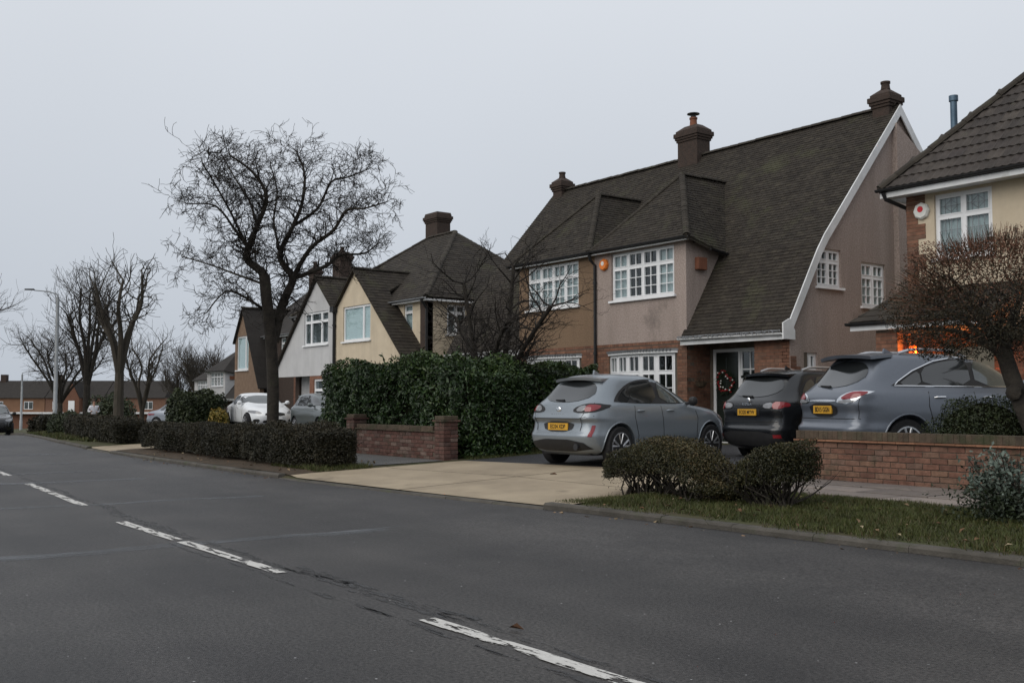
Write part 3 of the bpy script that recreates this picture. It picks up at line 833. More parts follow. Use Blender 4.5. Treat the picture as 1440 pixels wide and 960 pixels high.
def window(parent, O, U, N, W, H, cols=2, top=0.3, bars=(0, 0), tbars=None, curtain=None, sill=True, fw=0.055, mat='upvc', room=True, depth=0.05, leaded=None, widths=None, name='window'):
    """frame, mullions and glazing bars with one pane of glass per light, set in an opening whose lower left corner is O"""
    O, U, N = Vector(O), Vector(U), Vector(N)
    mb = MB(); c0, c1 = -depth - 0.06, -depth
    bx = lambda a0, a1, b0, b1, e=0.0: mb.obox(O, U, ZV, N, a0, a1, b0, b1, c0 - e, c1 + e, 0.5)
    bx(0, W, 0, fw); bx(0, W, H - fw, H); bx(0, fw, fw, H - fw); bx(W - fw, W, fw, H - fw)
    if widths is None: widths = [1.0 / cols] * cols
    edges = [fw]; tot = W - 2 * fw
    for q in widths: edges.append(edges[-1] + q * tot)
    zt = H - fw - (H - 2 * fw) * top if top else H - fw
    if top: bx(fw, W - fw, zt - 0.03, zt + 0.03, 0.002)
    for e in edges[1:-1]: bx(e - 0.032, e + 0.032, fw, H - fw, 0.004)
    win = mb.build(name, mat, parent)
    bars_mb = MB()
    for i in range(len(edges) - 1):
        a0 = edges[i] + (0.032 if i else 0); a1 = edges[i + 1] - (0.032 if i < len(edges) - 2 else 0)
        cells = [(fw, zt - (0.03 if top else 0), bars)]
        if top: cells.append((zt + 0.03, H - fw, tbars if tbars is not None else (bars[0], 1)))
        for b0, b1, br in cells:
            s_ = 0.022                                           # casement sash
            for q in ((a0, a1, b0, b0 + s_), (a0, a1, b1 - s_, b1), (a0, a0 + s_, b0 + s_, b1 - s_), (a1 - s_, a1, b0 + s_, b1 - s_)):
                bars_mb.obox(O, U, ZV, N, *q, c0 + .01, c1 + 0.012, 0.5)
            for k in range(1, br[0]):
                q = a0 + (a1 - a0) * k / br[0]
                bars_mb.obox(O, U, ZV, N, q - .0095, q + .0095, b0 + s_, b1 - s_, c0 + .02, c1 + .006, 0.5)
            for k in range(1, br[1]):
                q = b0 + (b1 - b0) * k / br[1]
                bars_mb.obox(O, U, ZV, N, a0 + s_, a1 - s_, q - .0095, q + .0095, c0 + .021, c1 + .005, 0.5)
            p = MB(); p.obox(O, U, ZV, N, a0 + .005, a1 - .005, b0 + .005, b1 - .005, c0 + .028, c0 + .032, 0.5)
            p.build('pane', 'glass', win)
            if leaded:
                lm = MB(); nn = leaded if b1 - b0 > 0.5 else leaded
                for k in range(1, nn):
                    q = a0 + (a1 - a0) * k / nn
                    lm.obox(O, U, ZV, N, q - .006, q + .006, b0 + s_, b1 - s_, c0 + .032, c0 + .038, 0.5)
                m_ = max(2, int((b1 - b0) / 0.22))
                for k in range(1, m_):
                    q = b0 + (b1 - b0) * k / m_
                    lm.obox(O, U, ZV, N, a0 + s_, a1 - s_, q - .006, q + .006, c0 + .0321, c0 + .0379, 0.5)
                if b1 - b0 < 0.5:                                # a diamond in the middle of each top light
                    ca, cb, ra, rb = (a0 + a1) / 2, (b0 + b1) / 2, (a1 - a0) * .3, (b1 - b0) * .34
                    dm = [O + U * (ca + x * ra) + ZV * (cb + y * rb) + N * (c0 + .036) for x, y in ((-1, 0), (0, 1), (1, 0), (0, -1), (-1, 0))]
                    lm.tube(dm, 0.007, 4)
                lm.build('lead_strips', 'lead', win)
    bars_mb.build('glazing_bars', mat, win)
    if sill:
        mb = MB(); mb.obox(O, U, ZV, N, -0.06, W + 0.06, -0.055, -0.002, -0.2, 0.07, 0.5); mb.build('sill', mat, win)
    if room:
        mb = MB(); P = lambda a, b, c: O + U * a + ZV * b + N * c
        a0, a1, b0, b1, q0, q1 = .0, W - .0, .0, H - .0, -.252, -1.3 if W > 1.2 else -.6
        v = [P(a0, b0, q0), P(a1, b0, q0), P(a1, b1, q0), P(a0, b1, q0), P(a0, b0, q1), P(a1, b0, q1), P(a1, b1, q1), P(a0, b1, q1)]
        mb.add(v, [(4, 5, 6, 7), (0, 1, 5, 4), (1, 2, 6, 5), (2, 3, 7, 6), (3, 0, 4, 7)], 0.5)
        mb.build('room', 'interior', win, recalc=False)
    if curtain:
        segs = {'net': [(0.03, W - 0.03)], 'sides': [(0.03, W * .24), (W * .76, W - .03)], 'left': [(0.03, W * .45)], 'blind': [(0.03, W - .03)], 'grey': [(0.03, W - .03)]}[curtain]
        for a0, a1 in segs:
            mb = MB(); n = max(6, int((a1 - a0) / 0.03)); vs = []
            for k in range(n + 1):
                a = a0 + (a1 - a0) * k / n; c = (-.135 if curtain != 'blind' else -.10) + (0.018 * math.sin(k * 1.9 + a0) if curtain != 'blind' else 0)
                vs += [O + U * a + ZV * 0.03 + N * c, O + U * a + ZV * (H - .03) + N * c]
            mb.add(vs, [(2 * k, 2 * k + 1, 2 * k + 3, 2 * k + 2) for k in range(n)], 0.5)
            mb.build('curtain', {'grey': 'curtain_dark', 'blind': 'blind'}.get(curtain, 'curtain'), win, smooth=(curtain != 'blind'))
    return win

def tile_face(bm, lay, poly, tw=0.165, g=0.1, lift=0.012, th=0.009):
    """lay overlapping plain tiles on one flat convex roof face and trim them to its outline"""
    P = [Vector(p) for p in poly]
    nrm = (P[1] - P[0]).cross(P[2] - P[0]).normalized()
    if nrm.z < 0: nrm = -nrm
    u = ZV.cross(nrm).normalized(); v = nrm.cross(u)
    if v.z < 0: v = -v
    o = P[0]
    loc = [((p - o).dot(u), (p - o).dot(v)) for p in P]
    amin, amax = min(a for a, b in loc), max(a for a, b in loc); bmin, bmax = min(b for a, b in loc), max(b for a, b in loc)
    area = sum(loc[i][0] * loc[(i + 1) % len(loc)][1] - loc[(i + 1) % len(loc)][0] * loc[i][1] for i in range(len(loc)))
    ring = loc if area > 0 else loc[::-1]
    def inside(a, b, m):
        for i in range(len(ring)):
            (ax, ay), (bx_, by_) = ring[i], ring[(i + 1) % len(ring)]
            L = math.hypot(bx_ - ax, by_ - ay)
            if L < 1e-6: continue
            if ((bx_ - ax) * (b - ay) - (by_ - ay) * (a - ax)) / L < -m: return False
        return True
    new = []
    r = 0; b = bmin - 0.02
    while b < bmax:
        a = amin - (tw * 0.5 if r % 2 else 0) + random.uniform(-.004, .004)
        while a < amax:
            if inside(a + tw / 2, b + g / 2, tw * 0.75):
                l0 = lift + th + random.uniform(-.003, .005); l1 = l0 + random.uniform(-.002, .002)
                g0, g1 = a + 0.003, a + tw - 0.003; bb = b + random.uniform(-.004, .004)
                pt = lambda x, y, h: bm.verts.new(o + u * x + v * y + nrm * h)
                q = [pt(g0, bb, l0), pt(g1, bb, l1), pt(g1, bb + g * 1.15, lift - .004), pt(g0, bb + g * 1.15, lift - .004), pt(g0, bb, .002), pt(g1, bb, .002)]
                t = min(1, max(0, random.gauss(0.5, 0.24)))
                for f in ((0, 1, 2, 3), (4, 5, 1, 0), (5, 2, 1), (4, 0, 3)):
                    fc = bm.faces.new([q[i] for i in f]); fc[lay] = t; new.append(fc)
            a += tw
        b += g; r += 1
    for i in range(len(P)):
        (ax, ay), (bx_, by_) = ring[i], ring[(i + 1) % len(ring)]
        if math.hypot(bx_ - ax, by_ - ay) < 1e-6: continue
        p0 = o + u * ax + v * ay
        en = (u * (by_ - ay) - v * (bx_ - ax)).normalized()
        new = [f for f in new if f.is_valid]
        ge = set(new)
        for f in new: ge.update(f.verts); ge.update(f.edges)
        res = bmesh.ops.bisect_plane(bm, geom=list(ge), plane_co=p0 + en * 0.004, plane_no=en, clear_outer=True)
        new = list({f for f in new if f.is_valid} | {g_ for g_ in res['geom'] if isinstance(g_, bmesh.types.BMFace) and g_.is_valid})

def tiled(parent, polys, tw=0.165, g=0.1, mat='tile_plain', tiles=True, base_t=0.07):
    """roof: one slab under each face, and tiles laid on it"""
    mb = MB()
    for p in polys: mb.slab(p, (0, 0, -base_t), 0.5)
    roof = mb.build('roof', mat if tiles else 'roof_flat', parent)
    if tiles:
        bm = bmesh.new(); lay = bm.faces.layers.float.new('tint')
        for p in polys: tile_face(bm, lay, p, tw, g)
        me = bpy.data.meshes.new('roof_tiles')
        o_ = org(parent)
        for vtx in bm.verts: vtx.co -= o_
        bm.to_mesh(me); bm.free()
        o = link('roof_tiles', me, mat, roof); o['kind'] = 'stuff'
    return roof

_ridge_me = {}
def ridge_run(roof, p0, p1, step=0.31, r=0.10, name='ridge_tile', mat='tile_ridge', drop=0.35):
    """half-round tiles, each an object, laid end to end from p0 to p1"""
    p0, p1 = Vector(p0), Vector(p1)
    key = (round(step, 3), round(r, 3), mat, name)
    if key not in _ridge_me:
        m_ = MB(); n = 6; vs = []; fs = []
        for x in (0, step * 1.04):
            rr = r * (1.06 if x == 0 else 0.97)
            for k in range(n + 1):
                th = math.pi * (k / n)
                vs.append((x, math.cos(th) * rr, math.sin(th) * rr * 0.8 - drop * r))
            for k in range(n + 1):
                th = math.pi * (k / n)
                vs.append((x, math.cos(th) * (rr - .015), math.sin(th) * (rr - .015) * 0.8 - drop * r))
        q = n + 1
        for k in range(n):
            fs += [(k, k + 1, 2 * q + k + 1, 2 * q + k), (q + k, 3 * q + k, 3 * q + k + 1, q + k + 1), (k, q + k, q + k + 1, k + 1)]
        me = bpy.data.meshes.new(name); me.from_pydata(vs, [], fs); me.materials.append(M[mat]); _ridge_me[key] = me
    d = p1 - p0; n = max(1, round(d.length / step))
    rz = math.atan2(d.y, d.x); ry = -math.atan2(d.z, math.hypot(d.x, d.y))
    for k in range(n):
        o = bpy.data.objects.new(name, _ridge_me[key]); COL.objects.link(o); o.parent = roof
        o.location = p0 + d * (k / n) - org(roof) + Vector((0, 0, random.uniform(-.004, .006)))
        o.rotation_euler = (random.uniform(-.03, .03), ry + random.uniform(-.012, .012), rz + random.uniform(-.01, .01))

def chimney(parent, x0, y0, x1, y1, z0, z1, pots=1, cowl=False, mat='chimney', band=True, pot_h=.28, flat=False):
    def fr(mb, za, zb, ga, gb):
        mb.add([(x0 - ga, y0 - ga, za), (x1 + ga, y0 - ga, za), (x1 + ga, y1 + ga, za), (x0 - ga, y1 + ga, za), (x0 - gb, y0 - gb, zb), (x1 + gb, y0 - gb, zb), (x1 + gb, y1 + gb, zb), (x0 - gb, y1 + gb, zb)],
               [(0, 3, 2, 1), (4, 5, 6, 7), (0, 1, 5, 4), (1, 2, 6, 5), (2, 3, 7, 6), (3, 0, 4, 7)])
    mb = MB(); i_ = .07
    fr(mb, z0, z1 - .441, -i_, -i_)
    fr(mb, z1 - .44, z1 - .371, -i_ + .03, -i_ + .03); fr(mb, z1 - .37, z1 - .301, -.01, -.01)
    fr(mb, z1 - .30, z1 - .171, .02, .02); fr(mb, z1 - .17, z1 - .101, -.03, -.03)
    st = mb.build('chimney', mat, parent, bevel=.008)
    f = MB(); fr(f, z1 - .10, z1 + (.05 if not flat else -.02), -.04, -.22 if not flat else -.06); f.build('flaunching', 'chimney', st)
    for k in range(pots):
        cx = x0 + (x1 - x0) * (k + .5) / pots; cy = (y0 + y1) / 2
        p = MB()
        h = pot_h
        p.lathe((cx, cy, z1 + .04), ZV, [(.12, 0), (.11, .04), (.10, h - .06), (.12, h - .05), (.12, h), (.09, h)], 14)
        po = p.build('chimney_pot', 'terracotta' if cowl else 'chimney', st, smooth=True)
        if cowl:
            c = MB(); c.lathe((cx, cy, z1 + .04 + h), ZV, [(.08, 0), (.08, .10), (.05, .10)], 10); c.lathe((cx, cy, z1 + .14 + h), ZV, [(.19, 0), (.19, .02), (.02, .06)], 12); c.build('cowl', 'black_plastic', po if False else st)
    return st

def gutter(parent, p0, p1, mat='black_plastic', r=0.055):
    p0, p1 = Vector(p0), Vector(p1); d = (p1 - p0).normalized(); n_ = Vector((d.y, -d.x, 0))
    mb = MB(); vs = []; m = 7
    for p in (p0, p1):
        for k in range(m):
            th = math.pi * k / (m - 1); vs.append(p + n_ * math.cos(th) * r - ZV * math.sin(th) * r)
        for k in range(m):
            th = math.pi * k / (m - 1); vs.append(p + n_ * math.cos(th) * (r - .006) - ZV * math.sin(th) * (r - .006))
    fs = []
    for k in range(m - 1):
        fs += [(k, k + 1, 2 * m + k + 1, 2 * m + k), (m + k, 3 * m + k, 3 * m + k + 1, m + k + 1), (k, m + k, m + k + 1, k + 1), (2 * m + k, 2 * m + k + 1, 3 * m + k + 1, 3 * m + k)]
    mb.add(vs, fs, 0.5)
    return mb.build('gutter', mat, parent)

def pipe(parent, pts, r=0.035, mat='black_plastic'):
    mb = MB(); mb.tube(pts, r, 8)
    top = Vector(pts[0])
    for k in range(3):
        q = Vector(pts[-2]).lerp(Vector(pts[-1]), 0.1 + 0.4 * k) if len(pts) > 1 else top
        mb.tube([q - ZV * .03, q + ZV * .03], r * 1.35, 8)
    return mb.build('drainpipe', mat, parent, smooth=True)

def brick_face(parent, O, U, N, a0, a1, b0, b1, holes=(), mat='brick_joined', name='brickwork', gap=.004):
    """courses of real bricks standing proud of a mortar wall, one joined part"""
    O, U, N = Vector(O), Vector(U), Vector(N)
    mb = MB(); r = 0; b = b0
    while b + .05 < b1:
        a = a0 - (0.1125 if r % 2 else 0)
        while a < a1 - .02:
            s0, s1 = max(a, a0), min(a + .215, a1)
            if s1 - s0 > .03:
                for h in holes:
                    if b + .06 > h[1] and b < h[3]:
                        if s0 < h[0] < s1: s1 = h[0]
                        elif s0 < h[2] < s1: s0 = h[2]
                        elif s0 >= h[0] and s1 <= h[2]: s1 = s0
                if s1 - s0 > .02:
                    mb.obox(O, U, ZV, N, s0, s1, b, min(b + .065, b1), -.03, gap + random.uniform(0, .004))
            a += .225
        b += .075; r += 1
    o = mb.build(name, mat, parent, recalc=False); o['kind'] = 'stuff'
    return o

# ------------------------------------------------------------------ the near pair: two halves of one plan, mirrored at the party wall
ROOF_A = [(17.88, 2.76), (19.17, 4.83), (22.4, 8.50), (26.3, 4.30)]
def house_a(xp, s, y0, zb, label, front_mat, side_mat, near=True, chim=True, win_bars=(2, 3), group=None, gw=6.2):
    dy = y0 - 18.0
    P = lambda u, y, z: Vector((xp + s * u, y + dy, z + zb))
    U = Vector((s, 0, 0)); N = Vector((0, -1, 0)); NX = Vector((s, 0, 0)); UY = Vector((0, 1, 0))
    h = thing('semi_detached_house', label, 'house', P(3.1, 22, 0.28), group=group)
    ground = 0.1
    fr = (0.66, 3.86, 2.91, 5.08)                                # first-floor window opening (u0,z0,u1,z1)
    bay = (0.62, 0.85, 2.92, 2.50)
    wall_panel('wall', front_mat, h, P(0, 18, 0), U, N, 0.0, 3.3, 2.74, 5.17, [fr], 0.25)
    wall_panel('lower_wall', 'mortar', h, P(0, 18.006, 0), U, N, 0.0, 3.3, ground, 2.738, [bay], 0.24)
    # side of the front wing, above and below the low roof
    wall_panel('wing_side_wall', front_mat, h, P(3.3, 18.252, 0), UY, NX, 0.0, 1.6, 2.74, 5.1, [], 0.2)
    wall_panel('lower_side_wall', 'mortar', h, P(3.295, 18.01, 0), UY, NX, 0.0, 1.2, ground, 2.735, [], 0.2)
    # gable wall following the roof line
    clips = []
    for (ya, za), (yb, zb_) in zip(ROOF_A[:-1], ROOF_A[1:]):
        clips.append((P(gw, ya, za - 0.09), (0, -(zb_ - za), yb - ya) if yb > ya else (0, 0, 1)))
    side_h = [(19.13 - 18.15, 3.84, 20.02 - 18.15, 4.71), (20.8 - 18.15, 3.48, 21.76 - 18.15, 4.52), (18.62 - 18.15, 1.96, 19.10 - 18.15, 2.34)]
    wall_panel('gable_wall', side_mat, h, P(gw, 18.15, 0), UY, NX, 0.0, 8.1, ground, 8.6, side_h if near else [], 0.24, clips)
    wall_panel('rear_wall', side_mat, h, P(0, 26.25, 0), U, Vector((0, 1, 0)), 0.0, gw - .25, ground, 4.3, [], 0.2)
    # roof
    e0, e1, e2, e3 = ROOF_A
    ov = gw + .07
    ap = (1.65, 19.62, 7.22)
    yv = e1[0] + (ap[2] - e1[1]) * (e2[0] - e1[0]) / (e2[1] - e1[1])
    yw = e1[0] + (5.2 - e1[1]) * (e2[0] - e1[0]) / (e2[1] - e1[1])
    polys = [[P(0, e1[0], e1[1]), P(ov, e1[0], e1[1]), P(ov, e2[0], e2[1]), P(0, e2[0], e2[1])],
             [P(3.22, e0[0], e0[1]), P(ov, e0[0], e0[1]), P(ov, e1[0], e1[1]), P(3.22, e1[0], e1[1])],
             [P(0, e2[0], e2[1]), P(ov, e2[0], e2[1]), P(ov, e3[0], e3[1]), P(0, e3[0], e3[1])],
             [P(0, 17.78, 5.2), P(3.55, 17.78, 5.2), P(*ap)],
             [P(3.55, 17.78, 5.2), P(3.5, 19.2, 4.86), P(*ap)],
             [P(3.5, 19.2, 4.86), P(1.65, yv, ap[2]), P(*ap)],
             [P(0, 17.78, 5.2), P(*ap), P(1.65, yv, ap[2]), P(0, yw, 5.2)]]
    roof = tiled(h, polys, g=0.1 if near else 0.16, tw=0.165 if near else 0.3, tiles=near)
    ridge_run(roof, P(0, *e2) + Vector((0, 0, .03)), P(gw, *e2) + Vector((0, 0, .03)), step=0.31 if near else 0.6)
    if near:
        ridge_run(roof, P(3.52, 17.80, 5.24), P(ap[0], ap[1], ap[2] + .03), step=0.115, r=0.085, name='bonnet_tile')
        ridge_run(roof, P(0.03, 17.82, 5.24), P(ap[0], ap[1], ap[2] + .03), step=0.115, r=0.085, name='bonnet_tile')
        ridge_run(roof, P(ap[0], ap[1], ap[2] + .03), P(1.65, yv, ap[2] + .03), step=0.31)
    # white bargeboards on the gable
    def board(pts, d0, d1, t0, t1):
        mb = MB()
        n = len(pts); nn = []
        for i in range(n):
            a = Vector((0, *pts[max(i - 1, 0)])); b = Vector((0, *pts[min(i + 1, n - 1)]))
            d = (b - a).normalized(); q = Vector((0, d.z, -d.y))
            if q.z > 0: q = -q
            nn.append(q)
        for i in (0, n - 1):
            if abs(pts[i][0] - 22.4) < .01: nn[i] = Vector((0, 0, -1.42))
        vs = []
        for (y, z), q in zip(pts, nn):
            for dd, tt in ((d0, t0), (d1, t0), (d1, t1), (d0, t1)):
                p = P(0, y, z) + Vector((s * (gw + tt), 0, 0)) + Vector((0, q.y * dd, q.z * dd)); vs.append(p)
        fs = []
        for i in range(n - 1):
            for k in range(4):
                fs.append((4 * i + k, 4 * i + (k + 1) % 4, 4 * i + 4 + (k + 1) % 4, 4 * i + 4 + k))
        fs += [(0, 1, 2, 3), (4 * n - 4, 4 * n - 3, 4 * n - 2, 4 * n - 1)]
        mb.add(vs, fs, 0.5)
        return mb
    up = lambda q: (q[0], q[1] + .005)
    mid = [(18.25, 3.36), (18.8, 4.26), (19.05, 4.66), (19.3, 5.0), (19.7, 5.45)]
    bb = board([up(e0)] + [up(m_) for m_ in mid] + [up(e2)], 0.0, 0.185, 0.075, 0.105)
    bb.slab([P(gw + .076, 17.80, 2.60), P(gw + .076, 17.80, 2.95), P(gw + .076, 18.02, 3.05), P(gw + .076, 18.20, 2.80), P(gw + .076, 18.20, 2.60)], (s * .032, 0, 0))
    if s > 0:
        bb.build('bargeboard', 'white_paint', h)
        board([up(e2), up(e3)], 0.0, 0.185, 0.075, 0.105).build('bargeboard', 'white_paint', h)
    board([(e0[0], e0[1] - .01)] + mid + [e2], 0.02, 0.10, 0.002, 0.074).build('verge_soffit', 'white_paint', h)
    # chimney breast on the gable and stack above it
    mb = MB(); mb.slab([P(gw, 22.15, ground), P(gw, 23.2, ground), P(gw, 23.2, 7.4), P(gw, 22.15, 8.0)], (s * .14, 0, 0)); mb.build('chimney_breast', side_mat, h)
    xa, xb = sorted((xp + s * (gw - .6), xp + s * gw))
    chimney(h, xa, 22.1 + dy, xb, 22.7 + dy, 8.1 + zb, 8.92 + zb, 1, pot_h=.20)
    if chim:
        chimney(h, xp - .98, 22.05 + dy, xp - .06, 22.75 + dy, 8.1 + zb, 9.40 + zb, 1, cowl=True, pot_h=.26)
    # windows
    window(h, P(fr[0], 18, fr[1]), U, N, fr[2] - fr[0], fr[3] - fr[1], 4, 0.31, win_bars, (2, 1), 'sides' if s > 0 else 'net', room=near)
    if near:
        for k, q in enumerate(side_h):
            window(h, P(gw, 18.15 + q[0], q[1]), UY, NX, q[2] - q[0], q[3] - q[1], 2, 0.3 if k < 2 else 0, (2, 3) if k < 2 else (0, 0), (2, 1), ('grey', 'net', None)[k])
    # bow window on the ground floor: five lights on a shallow curve under a leaded flat hood
    pts = []
    for k in range(6):
        t = k / 5; u = bay[0] + (bay[2] - bay[0]) * t
        pts.append((u, 18.0 - 0.42 * math.sin(math.pi * (0.12 + 0.76 * t)) + 0.14))
    for k in range(5):
        a = P(pts[k][0], pts[k][1], bay[1]); b = P(pts[k + 1][0], pts[k + 1][1], bay[1])
        d = b - a; Lk = d.length; d.normalize(); nk = Vector((d.y, -d.x, 0))
        if nk.y > 0: nk = -nk
        window(h, a + nk * .05, d, nk, Lk, bay[3] - bay[1] - .06, 1, 0.28, (2, 3), (2, 1), None, sill=False, room=False, fw=0.05, name='bow_window_light')
    mb = MB(); ring = [P(bay[0] - .08, 18.0, 2.44)] + [P(u, y - .09, 2.44) for u, y in pts] + [P(bay[2] + .08, 18.0, 2.44)]
    mb.slab(ring, (0, 0, .06), 0.5); mb.build('bow_window_hood', 'upvc', h)
    ring2 = [P(bay[0] - .1, 18.0, 2.503)] + [P(u, y - .11, 2.503) for u, y in pts] + [P(bay[2] + .1, 18.0, 2.503)]
    mb = MB(); mb.slab(ring2, (0, 0, .035), 0.5)
    for k in range(26):                                           # scalloped lead edge
        t = (k + .5) / 26 * 5; i = min(4, int(t)); f = t - i
        u = pts[i][0] + (pts[i + 1][0] - pts[i][0]) * f; y = pts[i][1] + (pts[i + 1][1] - pts[i][1]) * f - .118
        mb.tube([P(u, y, 2.535), P(u, y - .004, 2.478)], [.042, .012], 6)
    mb.build('hood_lead', 'lead', h)
    mb = MB(); ring3 = [P(bay[0] - .05, 18.0, ground)] + [P(u, y - .02, ground) for u, y in pts] + [P(bay[2] + .05, 18.0, ground)]
    mb.slab(ring3, (0, 0, bay[1] - ground - .004), 0.5); mb.build('bow_window_base', 'mortar', h)
    mb = MB(); mb.box(*sorted_box(P(bay[0] - .1, 18.25, bay[1]), P(bay[2] + .1, 19.4, bay[3]))); mb.build('room', 'interior', h)
    # porch: pier, recessed door wall
    wall_panel('porch_wall', 'mortar', h, P(3.3, 18.8, 0), U, N, 0.0, gw - 3.8, ground, 3.0, [(0.08, ground, 1.56, 2.53)] if near else [], 0.2)
    wall_panel('porch_pier', 'mortar', h, P(gw - .98, 18.15, 0), U, N, 0.0, 0.97, ground, 2.74, [], 0.6)
    if near:
        brick_face(h, P(0, 18.006, 0), U, N, 0.0, 3.3, ground, 2.66, [(bay[0] - .06, 0, bay[2] + .06, 2.55)])
        mb = MB(); k = 0.01
        while k < 3.28:                                           # soldier course under the render
            mb.obox(P(0, 18.006, 0), U, ZV, N, k, k + .066, 2.668, 2.738, -.02, .010); k += .0755
        o = mb.build('soldier_course', 'brick_joined', h, recalc=False); o['kind'] = 'stuff'
        brick_face(h, P(3.295, 18.01, 0), UY, NX, 0.0, 0.79, ground, 2.73)
        brick_face(h, P(gw - .98, 18.15, 0), U, N, 0.0, 0.97, ground, 2.73)
        brick_face(h, P(3.3, 18.8, 0), U, N, 1.56, gw - 3.8, ground, 2.9)
        # toothed brick quoin wrapping on to the gable
        mb = MB()
        for r in range(9):
            L = 0.34 if (r // 1) % 2 else 0.20
            for q in range(3):
                zz = ground + .12 + (r * 3 + q) * .0755
                if zz < 2.66:
                    mb.obox(P(gw, 18.152, 0), UY, ZV, NX, 0.0, L, zz, zz + .066, -.02, .012)
        o = mb.build('brick_quoin', 'brick_joined', h, recalc=False); o['kind'] = 'stuff'
        d_ = window(h, P(3.38, 18.8, ground + .12), U, N, 1.48, 2.30, 2, 0.0, (0, 0), None, None, sill=False, depth=0.03, widths=[0.56, 0.44], name='door_frame', room=False, fw=0.08)
        for c in list(d_.children):
            if c.name.startswith('pane') or c.name.startswith('glazing'):
                bpy.data.objects.remove(c)
        mb = MB(); mb.obox(P(3.38, 18.8, ground + .12), U, ZV, N, .06, .80, .04, 2.24, -.10, -.05); 
        for a0, a1, b0, b1 in ((.14, .40, .2, .95), (.46, .72, .2, .95), (.14, .40, 1.1, 2.1), (.46, .72, 1.1, 2.1)):
            mb.obox(P(3.38, 18.8, ground + .12), U, ZV, N, a0, a1, b0, b1, -.06, -.04)
        door = mb.build('front_door', 'door_dark', h, bevel=.006)
        mb = MB(); mb.obox(P(3.38, 18.8, ground + .12), U, ZV, N, .30, .56, 1.0, 1.045, -.039, -.02); mb.build('letter_plate', 'chrome', door)
        mb = MB(); mb.lathe(P(4.13, 18.835, ground + 1.15), N, [(.03, 0), (.03, .03), (.015, .05)], 10); mb.build('handle', 'chrome', door)
        sx = P(3.38, 18.8, ground + .12)
        mb = MB(); mb.obox(sx, U, ZV, N, .86, 1.42, .5, 2.24, -.075, -.07); mb.build('sidelight_pane', 'glass', door)
        mb = MB()
        for q in (1.13,): mb.obox(sx, U, ZV, N, q - .014, q + .014, .5, 2.24, -.085, -.045)
        for q in (.5, .93, 1.36, 1.80, 2.22): mb.obox(sx, U, ZV, N, .86, 1.42, q - .014, q + .014, -.084, -.046)
        for q in (.87, 1.41): mb.obox(sx, U, ZV, N, q - .02, q + .02, .5, 2.24, -.083, -.044)
        mb.obox(sx, U, ZV, N, .84, 1.43, .04, .49, -.085, -.044)
        mb.build('sidelight_bars', 'upvc', door)
        mb = MB(); mb.box(*sorted_box(P(3.4, 19.05, ground), P(4.9, 20, 2.6))); mb.build('hall', 'interior', h)
    # soffit and gutters
    mb = MB(); mb.box(*sorted_box(P(3.24, 17.93, 2.665), P(gw - .01, 18.79, 2.70))); mb.build('porch_soffit', 'white_paint', h)
    mb = MB(); mb.box(*sorted_box(P(3.20, 17.88, 2.60), P(gw + .06, 17.925, 2.76))); mb.build('porch_fascia', 'white_paint', h)
    gutter(h, P(3.18, 17.83, 2.76), P(gw + .06, 17.83, 2.74), 'white_paint')
    mb = MB(); mb.box(*sorted_box(P(0.0, 17.80, 5.10), P(3.50, 17.83, 5.20))); mb.build('fascia', 'white_paint', h)
    mb = MB(); mb.box(*sorted_box(P(0.0, 17.835, 5.125), P(3.50, 17.995, 5.15))); mb.build('soffit', 'white_paint', h)
    gutter(h, P(0.0, 17.74, 5.20), P(3.58, 17.74, 5.19))
    gutter(h, P(3.60, 18.55, 4.96), P(3.58, 19.2, 4.86))
    mb = MB(); mb.box(*sorted_box(P(3.3, 18.3, 4.44), P(3.42, 18.62, 4.74))); mb.build('eaves_corbel', 'terracotta', h, bevel=.01)
    return h

def sorted_box(a, b):
    return (min(a.x, b.x), min(a.y, b.y), min(a.z, b.z), max(a.x, b.x), max(a.y, b.y), max(a.z, b.z))

XP = -20.4
ha = house_a(XP, 1, 18.0, 0.0, 'pinkish pebbledashed semi with sweeping tiled roof and tall white-edged gable', 'render_pink', 'render_pink', True, True)
hb = house_a(XP, -1, 18.0, 0.0, 'brown pebbledashed semi joined to the pinkish house, behind the laurel hedge', 'render_brown', 'render_brown', True, False, gw=6.95)
pipe(ha, [(XP + .06, 17.74, 5.15), (XP + .06, 17.80, 4.98), (XP + .06, 17.95, 4.86), (XP + .06, 17.95, 0.2)], 0.04)
mb = MB(); mb.obox(Vector((XP, 17.72, 5.19)), Vector((1, 0, 0)), ZV, Vector((0, 1, 0)), -.12, .12, .0, .015, .0, .22); mb.build('lead_patch', 'white_paint', ha)
# alarm box
def alarm(parent, c, N, mat, mark, r=.15):
    mb = MB(); mb.lathe(c, N, [(r, 0), (r, .05), (r * .82, .085)], 8); o = mb.build('alarm_box', mat, parent)
    mb = MB(); mb.lathe(Vector(c) + Vector(N) * .086 + ZV * .03, N, [(r * .36, 0), (r * .36, .004)], 12); mb.build('badge', mark, o)
alarm(ha, (XP + .40, 18.0, 4.84), (0, -1, 0), 'orange_box', 'white_box', .16)
# string of icicle lights (unlit) along the porch gutter
mb = MB(); mb.tube([(XP + 3.2 + 3.05 * k / 30, 17.765, 2.79 + .008 * math.sin(k)) for k in range(31)], .008, 4)
for k in range(95):
    x = XP + 3.22 + 3.03 * k / 94; L = random.uniform(.02, .09)
    mb.tube([(x, 17.765, 2.80), (x + random.uniform(-.03, .03), 17.76, 2.81 - L)], [.014, .006], 4)
o = mb.build('icicle_light_string', 'lead'); tag(o, 'unlit white icicle light string along the porch gutter of the pinkish house', 'light string')
